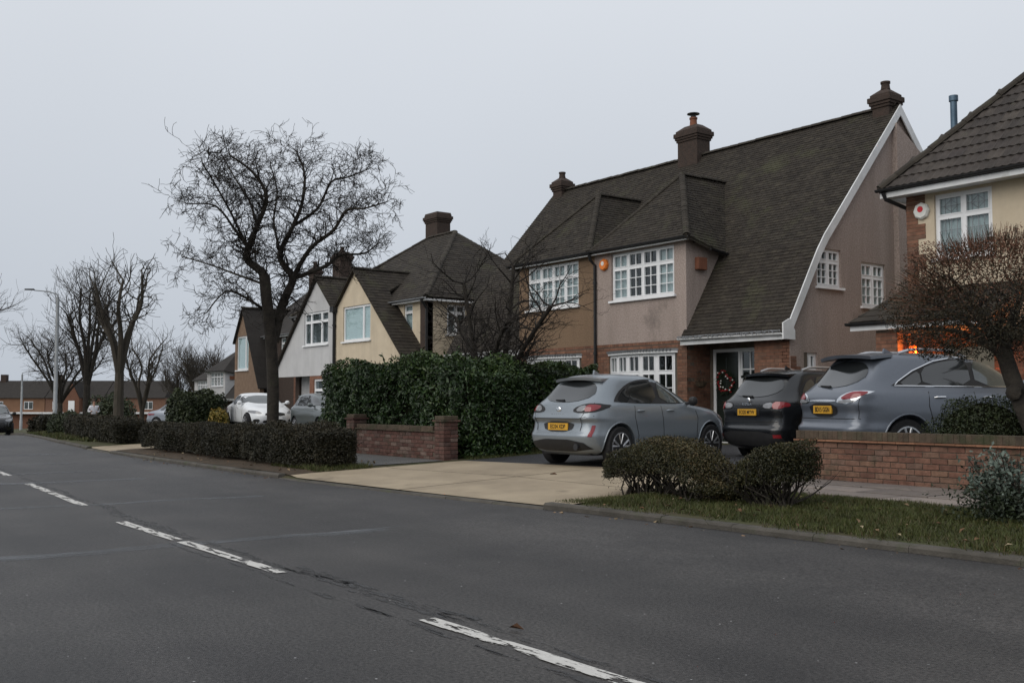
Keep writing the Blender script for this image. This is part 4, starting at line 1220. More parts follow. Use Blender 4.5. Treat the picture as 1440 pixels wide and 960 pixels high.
# wreath on the door
wr = thing('christmas_wreath', 'dark round christmas wreath with red berries on the front door', 'wreath', (XP + 3.80, 18.83, 1.72))
c = Vector((XP + 3.80, 18.815, 1.72)); mb = MB()
for k in range(160):
    th = random.uniform(0, 2 * math.pi); rr = .22 + random.gauss(0, .03); p = c + Vector((math.cos(th) * rr, random.uniform(-.05, .02), math.sin(th) * rr))
    mb.tube([p, p + Vector((random.gauss(0, .05), random.uniform(-.05, 0), random.gauss(0, .05)))], [.012, .003], 4)
mb.build('greenery', 'wreath_green', wr)
mb = MB()
for k in range(30):
    th = k / 30 * 2 * math.pi + random.uniform(-.1, .1); rr = .22 + random.gauss(0, .045)
    mb.lathe(c + Vector((math.cos(th) * rr, -.07, math.sin(th) * rr)), ZV, [(.004, -.022), (.02, -.012), (.024, 0), (.02, .012), (.004, .022)], 6)
mb.build('berries', 'berry', wr, smooth=True)['kind'] = 'stuff'
mb = MB()
for k in range(12):
    th = k / 12 * 2 * math.pi + .2; rr = .22 + random.gauss(0, .06)
    mb.lathe(c + Vector((math.cos(th) * rr, -.075, math.sin(th) * rr)), ZV, [(.004, -.02), (.018, -.01), (.018, .01), (.004, .02)], 6)
mb.build('baubles', 'white_box', wr, smooth=True)['kind'] = 'stuff'
# wall lantern right of the door, hanging basket left of it
ln = thing('wall_lantern', 'small black wall lantern on a curved bracket beside the front door', 'lantern', (XP + 5.45, 18.13, 1.7))
mb = MB(); mb.tube([(XP + 5.45, 18.14, 1.6 + .04 * k) if k == 0 else (XP + 5.45, 18.14 - .14 * math.sin(k / 8 * math.pi), 1.62 + .34 * k / 8) for k in range(9)], .01, 5); mb.build('bracket', 'black_plastic', ln)
mb = MB(); mb.lathe((XP + 5.45, 18.02, 1.62), ZV, [(.03, 0), (.05, .03), (.075, .17), (.09, .19), (.02, .25)], 6); mb.build('lamp_body', 'black_plastic', ln)
hb_ = thing('hanging_basket', 'bare wire hanging basket on the brick corner left of the door', 'basket', (XP + 3.36, 18.3, 1.7))
mb = MB(); mb.tube([(XP + 3.31, 18.35, 1.95), (XP + 3.55, 18.2, 2.0), (XP + 3.56, 18.2, 1.9)], .01, 4)
mb.build('bracket', 'black_plastic', hb_)
mb = MB(); mb.lathe((XP + 3.56, 18.2, 1.58), ZV, [(.02, 0), (.10, .04), (.15, .13)], 10)
for k in range(70):
    p = Vector((XP + 3.56 + random.gauss(0, .08), 18.2 + random.gauss(0, .08), 1.72)); mb.tube([p, p + Vector((random.gauss(0, .09), random.gauss(0, .09), random.uniform(-.1, .14)))], [.006, .002], 3)
mb.build('pot', 'soil', hb_)

# ------------------------------------------------------------------ hipped pair with steep front gables (cream half, pale grey half) and the tan house beyond
def house_c(xp, s, y0, zb, label, front_mat, main_mat, au=1.57, az=6.17, bu=5.2, bz=2.75, vz=4.77, near=True, low_brick=False, win=None, group=None, eave=4.88, ridge_z=8.1, chim=False, main_w=5.15):
    dy = y0 - 18.0
    P = lambda u, y, z: Vector((xp + s * u, y + dy, z + zb))
    U = Vector((s, 0, 0)); N = Vector((0, -1, 0)); NX = Vector((s, 0, 0)); UY = Vector((0, 1, 0))
    h = thing('semi_detached_house', label, 'house', P(2.6, 22, 0.25), group=group)
    g0 = 0.05
    clips = [(P(au, 18, az - .06), ((-s) * (az - vz), 0, au)), (P(au, 18, az - .06), (s * (az - bz), 0, bu - au))]
    wz = win or (0.62, 3.50, 2.72, 4.80)
    holes = [wz]
    if low_brick: holes += [(0.45, 0.9, 1.7, 2.15), (2.3, g0, 3.3, 2.2)]
    wall_panel('gable_wall', front_mat, h, P(0, 18, 0), U, N, 0.0, bu, 2.28 if low_brick else g0, az + .2, [wz], 0.22, clips)
    if low_brick:
        wall_panel('lower_wall', 'brick_joined', h, P(0, 18.01, 0), U, N, 0.0, 2.2, g0, 2.279, [(0.25, 0.8, 1.85, 2.15)], 0.22)
        wall_panel('lower_wall', 'brick_joined', h, P(2.2, 19.0, 0), U, N, 0.0, 3.0, g0, 2.6, [(0.1, g0, 1.0, 2.15)], 0.2)
        wall_panel('lower_wall', 'brick_joined', h, P(2.2, 18.012, 0), UY, NX, 0.0, 1.2, g0, 2.278, [], 0.2)
        window(h, P(0.25, 18.01, 0.8), U, N, 1.6, 1.35, 2, 0.3, (0, 0), (0, 0), 'grey')
        window(h, P(2.3, 19.0, g0), U, N, 0.9, 2.1 - g0 + .05, 2, 0.0, (0, 0), None, None, sill=False, name='door_frame')
    window(h, P(wz[0], 18, wz[1]), U, N, wz[2] - wz[0], wz[3] - wz[1], 2 if s > 0 else 3, 0.0 if s > 0 else 0.28, (0, 0), (0, 0), 'blind' if s > 0 else 'grey', widths=[0.74, 0.26] if s > 0 else [0.28, 0.46, 0.26])
    # main block
    yb = 18.9
    wall_panel('wall', main_mat, h, P(0, yb, 0), U, N, 0.0, main_w, g0, eave, [(3.55, 3.72, 4.15, 4.72)], 0.22)
    wall_panel('side_wall', main_mat, h, P(main_w, yb + .0, 0), UY, NX, 0.0, 7.0, g0, eave, [(.8, 3.62, 1.6, 4.68)], 0.22)
    wall_panel('rear_wall', main_mat, h, P(0, yb + 7.0, 0), U, Vector((0, 1, 0)), 0.0, main_w - .22, g0, eave, [], 0.2)
    window(h, P(3.55, yb, 3.72), U, N, .60, 1.00, 1, 0.25, (0, 0), (0, 0), 'net')
    window(h, P(main_w, yb + .8, 3.62), UY, NX, .80, 1.06, 2, 0.25, (0, 0), (0, 0), 'grey')
    rx = 1.0; ym = yb + 3.9; ea = main_w + .25
    bv = 1.0
    polys = [[P(0, yb - .25, eave), P(ea, yb - .25, eave), P(rx, ym, ridge_z), P(0, ym, ridge_z)],
             [P(ea, yb - .25, eave), P(ea, yb + 7.25, eave), P(rx, ym, ridge_z)],
             [P(0, ym, ridge_z), P(rx, ym, ridge_z), P(ea, yb + 7.25, eave), P(0, yb + 7.25, eave)],
             [P(au, 17.86, az), P(au, yb + 1.8, az), P(0, yb + 1.8, vz), P(0, 17.86, vz)],
             [P(au, 17.86, az), P(bu + .12, 17.86, bz - .1), P(bu + .12, yb - .01, bz - .1), P(au, yb - .01, az)],
             [P(au, yb, az), P(au, yb + 1.8, az), P(au + .9, yb, az - .9 * (az - bz) / (bu - au))]]
    roof = tiled(h, polys, tw=0.3, g=0.17, tiles=near)
    ridge_run(roof, P(0, ym, ridge_z + .03), P(rx, ym, ridge_z + .03), 0.45)
    ridge_run(roof, P(ea, yb - .25, eave + .04), P(rx, ym, ridge_z + .03), 0.4)
    ridge_run(roof, P(au, 17.86, az + .03), P(au, yb + 1.8, az + .03), 0.45)
    mb = MB(); mb.box(*sorted_box(P(0, yb - .24, eave - .14), P(ea, yb - .2, eave - .02))); mb.box(*sorted_box(P(ea - .05, yb - .19, eave - .139), P(ea, yb + 7.2, eave - .021))); mb.build('fascia', 'white_paint', h)
    mb = MB(); mb.box(*sorted_box(P(0, yb - .199, eave - .13), P(ea - .051, yb - .002, eave - .10))); mb.build('soffit', 'white_paint', h)
    gutter(h, P(0.3, yb - .31, eave - .03), P(ea + .05, yb - .31, eave - .03), 'lead')
    pipe(h, [P(main_w + .05, yb - .3, eave - .1), P(main_w + .02, yb - .06, eave - .4), P(main_w + .02, yb - .06, .2)], 0.05)
    mb = MB(); mb.box(*sorted_box(P(main_w - .32, yb - .10, g0), P(main_w + .015, yb - .002, eave - .145))); mb.build('corner_pilaster', 'brick_joined' if not near else 'chimney', h)
    if chim:
        chimney(h, xp - 1.62, ym + .1, xp - .56, ym + .9, 7.6 + zb, 9.22 + zb, 0, flat=True)
    return h
hc = house_c(-35.3, 1, 18.0, 0.0, 'cream rendered house with a steep front gable and big brown hipped roof', 'render_cream', 'render_cream', chim=True)
hd = house_c(-35.3, -1, 18.0, 0.0, 'pale grey gabled house with brick ground floor behind the white car', 'render_white', 'render_white', low_brick=True, chim=False)
pipe(hc, [(-35.28, 17.84, 4.85), (-35.28, 17.93, 4.6), (-35.28, 17.93, 0.2)], 0.06)
mb = MB(); mb.box(-35.42, 17.80, 4.66, -35.14, 17.99, 4.86); mb.build('rainwater_hopper', 'black_plastic', hc)
he = house_c(-50.3, 1, 20.0, -0.35, 'tan rendered house with a narrow steep gable seen behind the willow trunk', 'render_tan', 'chimney', au=1.1, az=6.3, bu=3.2, bz=2.4, vz=4.6, near=False, win=(0.25, 3.2, 1.75, 4.9), main_w=5.6)
chimney(he, -46.9, 23.6, -45.9, 24.4, 6.8, 8.75, 1)
chimney(he, -49.6, 23.6, -48.9, 24.2, 6.8, 8.3, 1)
hf = house_a(-68.8, 1, 25.4, -0.7, 'far dark-roofed house with a white sloping gable edge beyond the tan house', 'render_white', 'render_white', near=False, chim=True)
mb = MB(); mb.slab([(-68.83, 25.6, -.7), (-68.83, 33.5, -.7), (-68.83, 33.5, 3.3), (-68.83, 29.8, 7.6), (-68.83, 25.6, 4.2)], (-.2, 0, 0)); mb.build('party_wall', 'render_tan', hf)

hg = house_a(-83.0, 1, 29.6, -1.0, 'farthest pale house of the row, just left of the white sloping gable edge', 'render_white', 'render_cream', near=False, chim=False)
for q in (hf, hg): q.scale = (1, 1, .76)
# ------------------------------------------------------------------ right-hand house
hh = thing('detached_house', 'cream house with red brick quoins and large grey roof tiles at the right edge', 'house', (-8, 20, 0.28))
XC, YH = -11.55, 18.5
Ux, Nf = Vector((1, 0, 0)), Vector((0, -1, 0))
wo = (0.58, 4.02, 1.74, 5.28)
wall_panel('wall', 'render_cream', hh, (XC, YH, 0), Ux, Nf, 0, 8.0, 2.6, 5.45, [wo], .25)
wall_panel('lower_wall', 'mortar', hh, (XC, YH + .006, 0), Ux, Nf, 0, 8.0, .1, 2.598, [(0.7, .1, 1.7, 2.3)], .24)
brick_face(hh, (XC, YH + .006, 0), Ux, Nf, 0, 3.2, .1, 2.59, [(0.7, 0, 1.7, 2.3)])
wall_panel('side_wall', 'render_cream', hh, (XC, YH + .25, 0), Vector((0, 1, 0)), Vector((-1, 0, 0)), 0, 8.0, .1, 5.45, [], .25)
window(hh, (XC + wo[0], YH, wo[1]), Ux, Nf, wo[2] - wo[0], wo[3] - wo[1], 2, 0.34, (0, 0), (0, 0), 'net', fw=.07, leaded=4)
mb = MB()
for r in range(9):
    L = .40 if r % 2 == 0 else .24
    for q in range(4):
        zz = 2.66 + r * .30 + q * .075
        for k in range(2 if L > .3 else 1):
            mb.obox(Vector((XC, YH, 0)), Ux, ZV, Nf, -.012 + k * L / 2, (L / (2 if L > .3 else 1)) * (k + 1) - .01, zz, zz + .066, -.02, .014)
o = mb.build('brick_quoin', 'brick_joined', hh, recalc=False); o['kind'] = 'stuff'
pos = Vector((XC - .35, YH - .42, 5.48)); k_ = 1.10
ridge_y = YH + 4.0
T = ridge_y - pos.y
polys = [[pos, Vector((XC + 10, pos.y, 5.48)), Vector((XC + 10, ridge_y, 5.48 + k_ * T)), pos + Vector((T, T, k_ * T))],
         [pos, pos + Vector((T, T, k_ * T)), pos + Vector((0, 2 * T, 0))]]
mb = MB()
for p in polys: mb.slab(p, (0, 0, -.07), 0.5)
roof_h = mb.build('roof', 'tile_concrete', hh)
# interlocking tiles, one object each
m_ = MB(); tw, tl = 0.30, 0.345; nseg = 8; vs = []; fs = []
for yy, hz in ((0, .034), (tl, .012)):
    for k in range(nseg + 1):
        x_ = tw * (k / nseg - .5); vs.append((x_, yy, hz + .011 * math.cos(4 * math.pi * k / nseg)))
for k in range(nseg + 1): vs.append((tw * (k / nseg - .5), 0, .004))
q = nseg + 1
for k in range(nseg): fs += [(k, k + 1, q + k + 1, q + k), (2 * q + k, 2 * q + k + 1, k + 1, k)]
fs += [(0, q, 2 * q), (nseg, 2 * q + nseg, q + nseg)]
tile_me = bpy.data.meshes.new('roof_tile'); tile_me.from_pydata(vs, [], fs); tile_me.materials.append(M['tile_concrete'])
sl = math.atan(k_); gauge = .295; row = 0
Lsl = T / math.cos(sl)
while row * gauge < Lsl - .1:
    d = row * gauge; yy = pos.y + d * math.cos(sl); zz = 5.48 + d * math.sin(sl)
    x = pos.x + d * math.cos(sl) + .12 + (0.15 if row % 2 else 0)
    while x < XC + 4.6:
        o = bpy.data.objects.new('roof_tile', tile_me); COL.objects.link(o); o.parent = roof_h
        o.location = Vector((x, yy, zz)) - org(roof_h) + Vector((0, 0, random.uniform(-.002, .004)))
        o.rotation_euler = (sl - .02 + random.uniform(-.006, .006), random.uniform(-.006, .006), random.uniform(-.004, .004))
        x += .302
    row += 1
ridge_run(roof_h, pos + Vector((0, 0, .03)), pos + Vector((T, T, k_ * T + .03)), step=.42, r=.13)
mb = MB(); mb.box(pos.x + .02, pos.y + .0, 5.30, XC + 9, pos.y + .03, 5.47); mb.box(pos.x + .02, pos.y + .031, 5.3, pos.x + .05, pos.y + 8, 5.469); mb.build('fascia', 'white_paint', hh)
mb = MB(); mb.box(pos.x + .051, pos.y + .031, 5.33, XC + 9, YH - .002, 5.36); mb.build('soffit', 'white_paint', hh)
gutter(hh, (pos.x - .03, pos.y - .06, 5.47), (XC + 9, pos.y - .06, 5.46))
pipe(hh, [(pos.x + .12, pos.y - .05, 5.40), (pos.x + .14, pos.y + .02, 5.27), (XC - .06, YH + .1, 5.12), (XC - .06, YH + .15, 4.9), (XC - .06, YH + .15, .2)], .04)
alarm(hh, (XC + .33, YH, 5.0), (0, -1, 0), 'white_box', 'red_mark', .17)
mb = MB(); mb.tube([(-12.05, 21.2, 5.6), (-12.05, 21.2, 7.95)], .075, 12); mb.tube([(-12.05, 21.2, 7.88), (-12.05, 21.2, 8.0)], .10, 12); mb.build('flue', 'steel_blue', hh, smooth=True)
mb = MB(); mb.tube([(-9.0, 21.6, 9.2), (-9.2, 21.4, 10.4)], .012, 5)
for k in range(5): mb.tube([(-9.4 + .05 * k, 21.25, 9.9 + .1 * k), (-8.8 + .05 * k, 21.75, 9.9 + .1 * k)], .006, 4)
mb.build('television_aerial', 'steel', hh)
# porch of the right-hand house, with a lit lamp inside
px0, px1, py0 = -12.05, -9.2, 17.2
polys = [[Vector((px0, py0, 2.78)), Vector((px1, py0, 2.78)), Vector((px1, YH, 3.45)), Vector((px0 + .35, YH, 3.45))]]
rp = tiled(hh, polys, tw=.3, g=.28)
mb = MB(); mb.box(px0 + .02, py0 + .02, 2.62, px1, py0 + .05, 2.76); mb.build('porch_fascia', 'white_paint', hh)
gutter(hh, (px0 - .03, py0 - .04, 2.77), (px1, py0 - .04, 2.76))
wall_panel('porch_pier', 'mortar', hh, (-11.55, 17.35, 0), Ux, Nf, 0, .45, .1, 2.61, [], .44)
brick_face(hh, (-11.55, 17.35, 0), Ux, Nf, 0, .45, .1, 2.6)
brick_face(hh, (-11.10, 17.35, 0), Vector((0, 1, 0)), Ux, 0, .44, .1, 2.6)
lamp = thing('porch_lamp', 'lit orange porch lamp glowing beside the brick pier of the right-hand house', 'lamp', (-10.95, 17.9, 2.2))
mb = MB(); mb.lathe((-10.95, 17.62, 2.02), ZV, [(.03, 0), (.07, .03), (.07, .26), (.03, .3)], 10); mb.build('lamp_shade', 'lamp_glow', lamp, smooth=True)
mb = MB(); mb.tube([(-11.09, 17.62, 2.4), (-10.95, 17.62, 2.4), (-10.95, 17.62, 2.3)], .012, 5); mb.build('bracket', 'black_plastic', lamp)
ld = bpy.data.lights.new('porch_lamp_light', 'POINT'); ld.energy = 45; ld.color = (1.0, .30, .06); ld.shadow_soft_size = .08
lo = bpy.data.objects.new('porch_lamp_light', ld); COL.objects.link(lo); lo.parent = lamp; lo.location = Vector((-10.80, 17.62, 2.17)) - Vector(lamp.location)
# ------------------------------------------------------------------ hedges and bushes
def hedge(name, label, x0, x1, yc, hw, ztop, zbot, nleaf, size, mat, aspect=0.5, core=True, stems=0, bare=0.0, rough=0.07, cat='hedge', ends=True, tint_top=0.15, stray=0.06, group=None, endfrac=0.06, endr=0.35):
    """clipped hedge: leaves through a rough shell, an inner mass of the same foliage, stems below.
    yc, hw, ztop, zbot are functions of x (metres)"""
    f_ = lambda q: q if callable(q) else (lambda x, q=q: q)
    yc, hw, ztop, zbot = f_(yc), f_(hw), f_(ztop), f_(zbot)
    xm = (x0 + x1) / 2
    h = thing(name, label, cat, (xm, yc(xm), GZ(xm, yc(xm))), group=group)
    n = nleaf
    x = RNG.uniform(x0, x1, n)
    Y = np.array([yc(a) for a in x]); Wd = np.array([hw(a) for a in x]); T_ = np.array([ztop(a) for a in x]); B_ = np.array([zbot(a) for a in x])
    hgt = T_ - B_
    end = np.minimum(np.clip((x - x0) / endr, 0.05, 1), np.clip((x1 - x) / endr, 0.05, 1)) if ends else np.ones(n)
    rnd = np.sqrt(1 - (1 - end) ** 2)
    per = 2 * hgt + 2 * Wd
    q = RNG.uniform(0, 1, n) * per
    front = q < hgt; top = (q >= hgt) & (q < hgt + 2 * Wd); back = ~front & ~top
    yy = np.where(front, -Wd, np.where(back, Wd, (q - hgt) - Wd))
    zz = np.where(front, q, np.where(back, q - hgt - 2 * Wd, hgt))
    lump = rough * (np.sin(x * 3.7 + zz * 4.1) + np.sin(x * 8.3 - zz * 6.7 + 1.3) * 0.6 + np.sin(x * 1.9 + yy * 5.0) * 0.7)
    dep = np.abs(RNG.normal(0, stray * 1.4, n)) - stray * 0.5
    ny = np.where(front, -1.0, np.where(back, 1.0, 0.0)); nz = np.where(top, 1.0, 0.0)
    # round the shoulders
    sh = np.clip(1 - np.maximum(0, (zz / np.maximum(hgt, .01) - 0.8)) * 0.6, 0.8, 1)
    py = Y + yy * np.where(front | back, sh, 1) * rnd + ny * (lump - dep)
    pz = B_ + zz * (0.75 + 0.25 * rnd) + nz * (lump - dep)
    keep = np.ones(n, bool)
    if bare:
        frac = zz / np.maximum(hgt, .01)
        keep = RNG.random(n) < np.clip((frac - bare + .18) / .22, 0.03, 1)
    # both ends closed with leaves
    ne = int(n * endfrac)
    if ends:
        for xe, sg in ((x0, -1), (x1, 1)):
            a = RNG.uniform(-1, 1, ne); b = RNG.uniform(max(0, bare - .1), 1, ne)
            ex = xe + sg * (-0.04 + 0.10 * (1 - a ** 2) + RNG.normal(0, .03, ne)) - sg * 0.08
            x = np.concatenate([x, ex]); py = np.concatenate([py, yc(xe) + a * hw(xe) * .9]); pz = np.concatenate([pz, zbot(xe) + b * (ztop(xe) - zbot(xe)) * .95])
            ny = np.concatenate([ny, np.zeros(ne)]); nz = np.concatenate([nz, np.zeros(ne)]); keep = np.concatenate([keep, np.ones(ne, bool)]); top = np.concatenate([top, np.zeros(ne, bool)])
    pts = np.stack([x, py, pz], 1)[keep]
    out = np.stack([np.zeros(len(x)), ny, nz], 1)[keep] * 0.9
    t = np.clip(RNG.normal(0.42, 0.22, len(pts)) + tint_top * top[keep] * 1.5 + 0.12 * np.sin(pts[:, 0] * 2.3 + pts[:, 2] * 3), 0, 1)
    leaves('foliage', mat, h, pts, size, aspect, out, 0.15, t)['kind'] = 'stuff'
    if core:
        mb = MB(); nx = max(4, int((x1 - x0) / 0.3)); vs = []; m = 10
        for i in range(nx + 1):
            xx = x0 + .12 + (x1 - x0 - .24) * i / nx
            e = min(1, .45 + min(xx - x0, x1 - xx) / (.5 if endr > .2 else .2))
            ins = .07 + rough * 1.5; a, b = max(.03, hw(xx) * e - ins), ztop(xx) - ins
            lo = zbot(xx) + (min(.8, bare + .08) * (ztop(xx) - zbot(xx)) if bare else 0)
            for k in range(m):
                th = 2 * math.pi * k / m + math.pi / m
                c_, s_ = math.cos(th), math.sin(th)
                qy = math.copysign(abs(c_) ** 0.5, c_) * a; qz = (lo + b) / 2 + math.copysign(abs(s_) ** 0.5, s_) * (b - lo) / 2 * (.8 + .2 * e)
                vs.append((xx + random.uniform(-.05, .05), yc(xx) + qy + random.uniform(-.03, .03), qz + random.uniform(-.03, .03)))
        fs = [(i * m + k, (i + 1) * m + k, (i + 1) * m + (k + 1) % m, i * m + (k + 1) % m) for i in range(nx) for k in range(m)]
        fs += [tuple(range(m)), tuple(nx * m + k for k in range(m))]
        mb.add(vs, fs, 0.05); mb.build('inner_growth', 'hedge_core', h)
    if stems:
        mb = MB()
        for k in range(stems):
            xx = random.uniform(x0 + .15, x1 - .15); g = GZ(xx, yc(xx))
            b = Vector((xx, yc(xx) + random.gauss(0, hw(xx) * .25), g - .02))
            for j in range(random.randint(2, 4)):
                e = Vector((min(x1 - .08, max(x0 + .08, xx + random.gauss(0, .16))), yc(xx) + random.gauss(0, hw(xx) * .55), zbot(xx) + (ztop(xx) - zbot(xx)) * random.uniform(.35, .8)))
                mid = b.lerp(e, .5) + Vector((random.gauss(0, .05), random.gauss(0, .04), 0))
                mb.tube([b, mid, e], [random.uniform(.012, .022), .010, .005], 5)
                for r_ in range(3):
                    f = mid.lerp(e, random.random()); mb.tube([f, f + Vector((random.gauss(0, .12), random.gauss(0, .1), random.uniform(.05, .2)))], [.005, .002], 3)
        mb.build('stems', 'bark', h)['kind'] = 'stuff'
    return h

# long dark verge hedge left of the crossover, with clumps
def zt_long(x): return 0.73 + .05 * max(0, min(1, (x + 18) / 2)) + 0.05 * math.sin(x * 1.7) + 0.035 * math.sin(x * 4.3 + 1) - 0.04 * max(0, (-17 - x) / 6)
hedge('privet_hedge', 'long dark clipped hedge on the verge in front of the willow trunk', -25.7, -15.9, lambda x: kerb(x) + 1.18, lambda x: 0.50 + .06 * math.sin(x * 2.1), zt_long, lambda x: GZ(x, kerb(x) + 1) + .06, 110000, 0.036, 'leaf_privet', stems=26, rough=.05)
hedge('privet_hedge', 'farther dark hedge beyond the small concrete crossover', -37.8, -28.9, lambda x: kerb(x) + 1.25, 0.5, lambda x: 0.74 + .04 * math.sin(x * 2) + fall(x), lambda x: GZ(x, kerb(x) + 1) + .03, 36000, 0.05, 'leaf_privet', rough=.05)
# clipped bush with bare stems right of the crossover: a long lobe and a taller block
def zt_r(x): return interp([(-9.75, .52), (-9.45, .65), (-9.0, .74), (-8.6, .75), (-8.3, .66), (-8.1, .50), (-7.95, .36), (-7.6, .32)], x) + .018 * math.sin(x * 9) + .014 * math.sin(x * 23)
hedge('clipped_shrub', 'sprawling clipped shrub with bare stems on the verge before the grey hatchback', -9.75, -7.78, lambda x: 8.95 - .05 * (x + 8.6), 0.40, zt_r, lambda x: GZ(x, 8.9) + .02, 34000, 0.028, 'leaf_box', stems=40, bare=0.58, endr=.22, rough=.035, cat='shrub', stray=.075)
def zt_r2(x): return interp([(-7.7, .44), (-7.5, .58), (-7.3, .70), (-7.15, .74), (-6.8, .76)], x) + .014 * math.sin(x * 9) + .012 * math.sin(x * 25)
hedge('clipped_shrub', 'smaller square-topped clipped shrub with bare stems beside the brick garden wall', -7.66, -6.86, lambda x: 8.95, 0.32, zt_r2, lambda x: GZ(x, 8.9) + .02, 22000, 0.028, 'leaf_box', stems=26, bare=0.56, endr=.05, endfrac=.09, rough=.035, cat='shrub', stray=.075)
# laurel hedge behind the low wall, turning along the boundary
def zt_l(x): return 2.02 + 0.10 * math.sin(x * 1.3 + .5) + 0.06 * math.sin(x * 3.7)
hedge('laurel_hedge', 'big glossy dark green laurel hedge behind the low brick wall', -22.5, -15.95, lambda x: 11.75 + .1 * math.sin(x), 0.80, zt_l, 0.16, 48000, 0.092, 'leaf_laurel', 0.42, rough=.10, stray=.10, tint_top=.22)
def hy(x): return 12.2 + (x + 16.3) * 1.45
hedge('boundary_hedge', 'laurel hedge running back along the drive behind the grey hatchback', -18.8, -17.15, lambda x: 13.75, 1.75, lambda x: 1.98 + .06 * math.sin(x * 5), 0.2, 26000, 0.09, 'leaf_laurel', 0.42, rough=.09, stray=.09, tint_top=.3, endfrac=.22)
# tall young shoots on the laurel
o = bpy.data.objects['laurel_hedge']; mb = MB()
sh_pts = []
for k in range(46):
    x = random.uniform(-22.3, -16.1); y = 11.75 + random.uniform(-.6, .6); z = zt_l(x) - .05; L = random.uniform(.1, .32)
    e = Vector((x + random.gauss(0, .05), y + random.gauss(0, .05), z + L)); mb.tube([(x, y, z - .1), e], [.006, .003], 4)
    for j in range(7): sh_pts.append(Vector((x, y, z)).lerp(e, j / 6) + Vector((random.gauss(0, .03), random.gauss(0, .03), 0)))
mb.build('shoots', 'leaf_laurel', o)['kind'] = 'stuff'
leaves('shoot_leaves', 'leaf_laurel', o, np.array([tuple(p) for p in sh_pts]), 0.11, .4, None, .5, RNG.uniform(.45, 1, len(sh_pts)))['kind'] = 'stuff'

def bush(name, label, c, rad, n, size, mat, cat='bush', aspect=.5, core=True, tint=None, stems=True, flat=0.0):
    h = thing(name, label, cat, (c[0], c[1], GZ(c[0], c[1])))
    d = RNG.normal(size=(n, 3)); d /= np.linalg.norm(d, axis=1)[:, None]
    d[:, 2] = np.where(d[:, 2] < -flat, -d[:, 2], d[:, 2]) if flat else d[:, 2]
    lump = 1 + .10 * np.sin(d[:, 0] * 6 + d[:, 2] * 5) + .08 * np.sin(d[:, 1] * 9 + d[:, 0] * 4 + 1)
    r = lump * (1 - np.abs(RNG.normal(0, .13, n)))
    pts = np.array(c) + d * r[:, None] * np.array(rad)
    keep = pts[:, 2] > GZ(c[0], c[1]) + .02
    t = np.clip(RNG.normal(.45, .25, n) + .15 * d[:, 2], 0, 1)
    leaves('foliage', mat, h, pts[keep], size, aspect, d[keep] * .9, .1, t[keep])['kind'] = 'stuff'
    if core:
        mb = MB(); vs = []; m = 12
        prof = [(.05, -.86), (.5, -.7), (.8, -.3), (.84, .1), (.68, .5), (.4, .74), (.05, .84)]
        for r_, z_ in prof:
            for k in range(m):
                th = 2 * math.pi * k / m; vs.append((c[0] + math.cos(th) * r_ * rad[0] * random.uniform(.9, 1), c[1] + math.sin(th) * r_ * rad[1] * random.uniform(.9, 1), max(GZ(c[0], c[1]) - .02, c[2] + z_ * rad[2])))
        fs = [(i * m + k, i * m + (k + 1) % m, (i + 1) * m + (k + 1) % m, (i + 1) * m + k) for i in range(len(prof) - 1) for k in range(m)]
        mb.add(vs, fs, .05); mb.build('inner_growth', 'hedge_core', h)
    return h
bush('round_bush', 'rounded dark green bush behind the garden wall beside the leaning trunk', (-6.95, 12.75, .78), (.72, .5, .54), 16000, .035, 'leaf_bush')
bush('round_bush', 'round clipped bush at the far end of the farther hedge', (-40.5, 9.75, .22), (.95, .8, .72), 7000, .07, 'leaf_bush')
sb = bush('silver_shrub', 'grey-green leafy shrub with dark base on the right-hand verge', (-4.95, 9.62, .42), (.42, .36, .30), 1500, .045, 'leaf_silver', 'shrub', .55, core=False)
sh_pts = []; mb = MB()
for k in range(30):
    a = random.uniform(0, 6.28); b = Vector((-4.95 + random.gauss(0, .08), 9.62 + random.gauss(0, .08), .16)); L = random.uniform(.35, .62)
    e = b + Vector((math.cos(a) * random.uniform(.1, .55), math.sin(a) * random.uniform(.1, .4), L)); mb.tube([b, b.lerp(e, .5) + Vector((0, 0, .05)), e], [.008, .006, .004], 4)
    for j in range(26):
        f = random.uniform(.6, 1.06); sh_pts.append(b.lerp(e, f) + Vector((random.gauss(0, .045), random.gauss(0, .045), random.gauss(0, .03))))
mb.build('stems', 'bark', sb)['kind'] = 'stuff'
leaves('shoot_leaves', 'leaf_silver', sb, np.array([tuple(p) for p in sh_pts]), 0.055, .5, None, .5, RNG.uniform(.4, 1, len(sh_pts)))['kind'] = 'stuff'
pts = np.stack([RNG.normal(-4.95, .24, 2600), RNG.normal(9.55, .2, 2600), RNG.uniform(.14, .46, 2600)], 1)
leaves('base_leaves', 'leaf_bush', sb, pts, .045, .5, None, .2, RNG.uniform(0, .5, 2600))['kind'] = 'stuff'
bush('yellow_shrub', 'small yellow-leaved shrub beside the white car', (-34.6, 13.2, .5), (.36, .36, .55), 2000, .10, 'leaf_yellow', 'shrub')
bush('yellow_shrub', 'yellow-green patch of shrub below the distant brick houses', (-79, 18.6, -.75), (1.5, .9, .55), 1500, .25, 'leaf_yellow', 'shrub')
hedge('evergreen_shrubs', 'dark evergreen screen left of the white car', -42.2, -38.0, lambda x: 14.3 + (x + 40) * -.15, .8, lambda x: 1.45 + .18 * math.sin(x * 2.3) + .1 * math.sin(x * 5) + fall(x), lambda x: fall(x) + .2, 12000, .13, 'leaf_bush', .45, rough=.12, stray=.12, cat='shrubs', tint_top=.25)
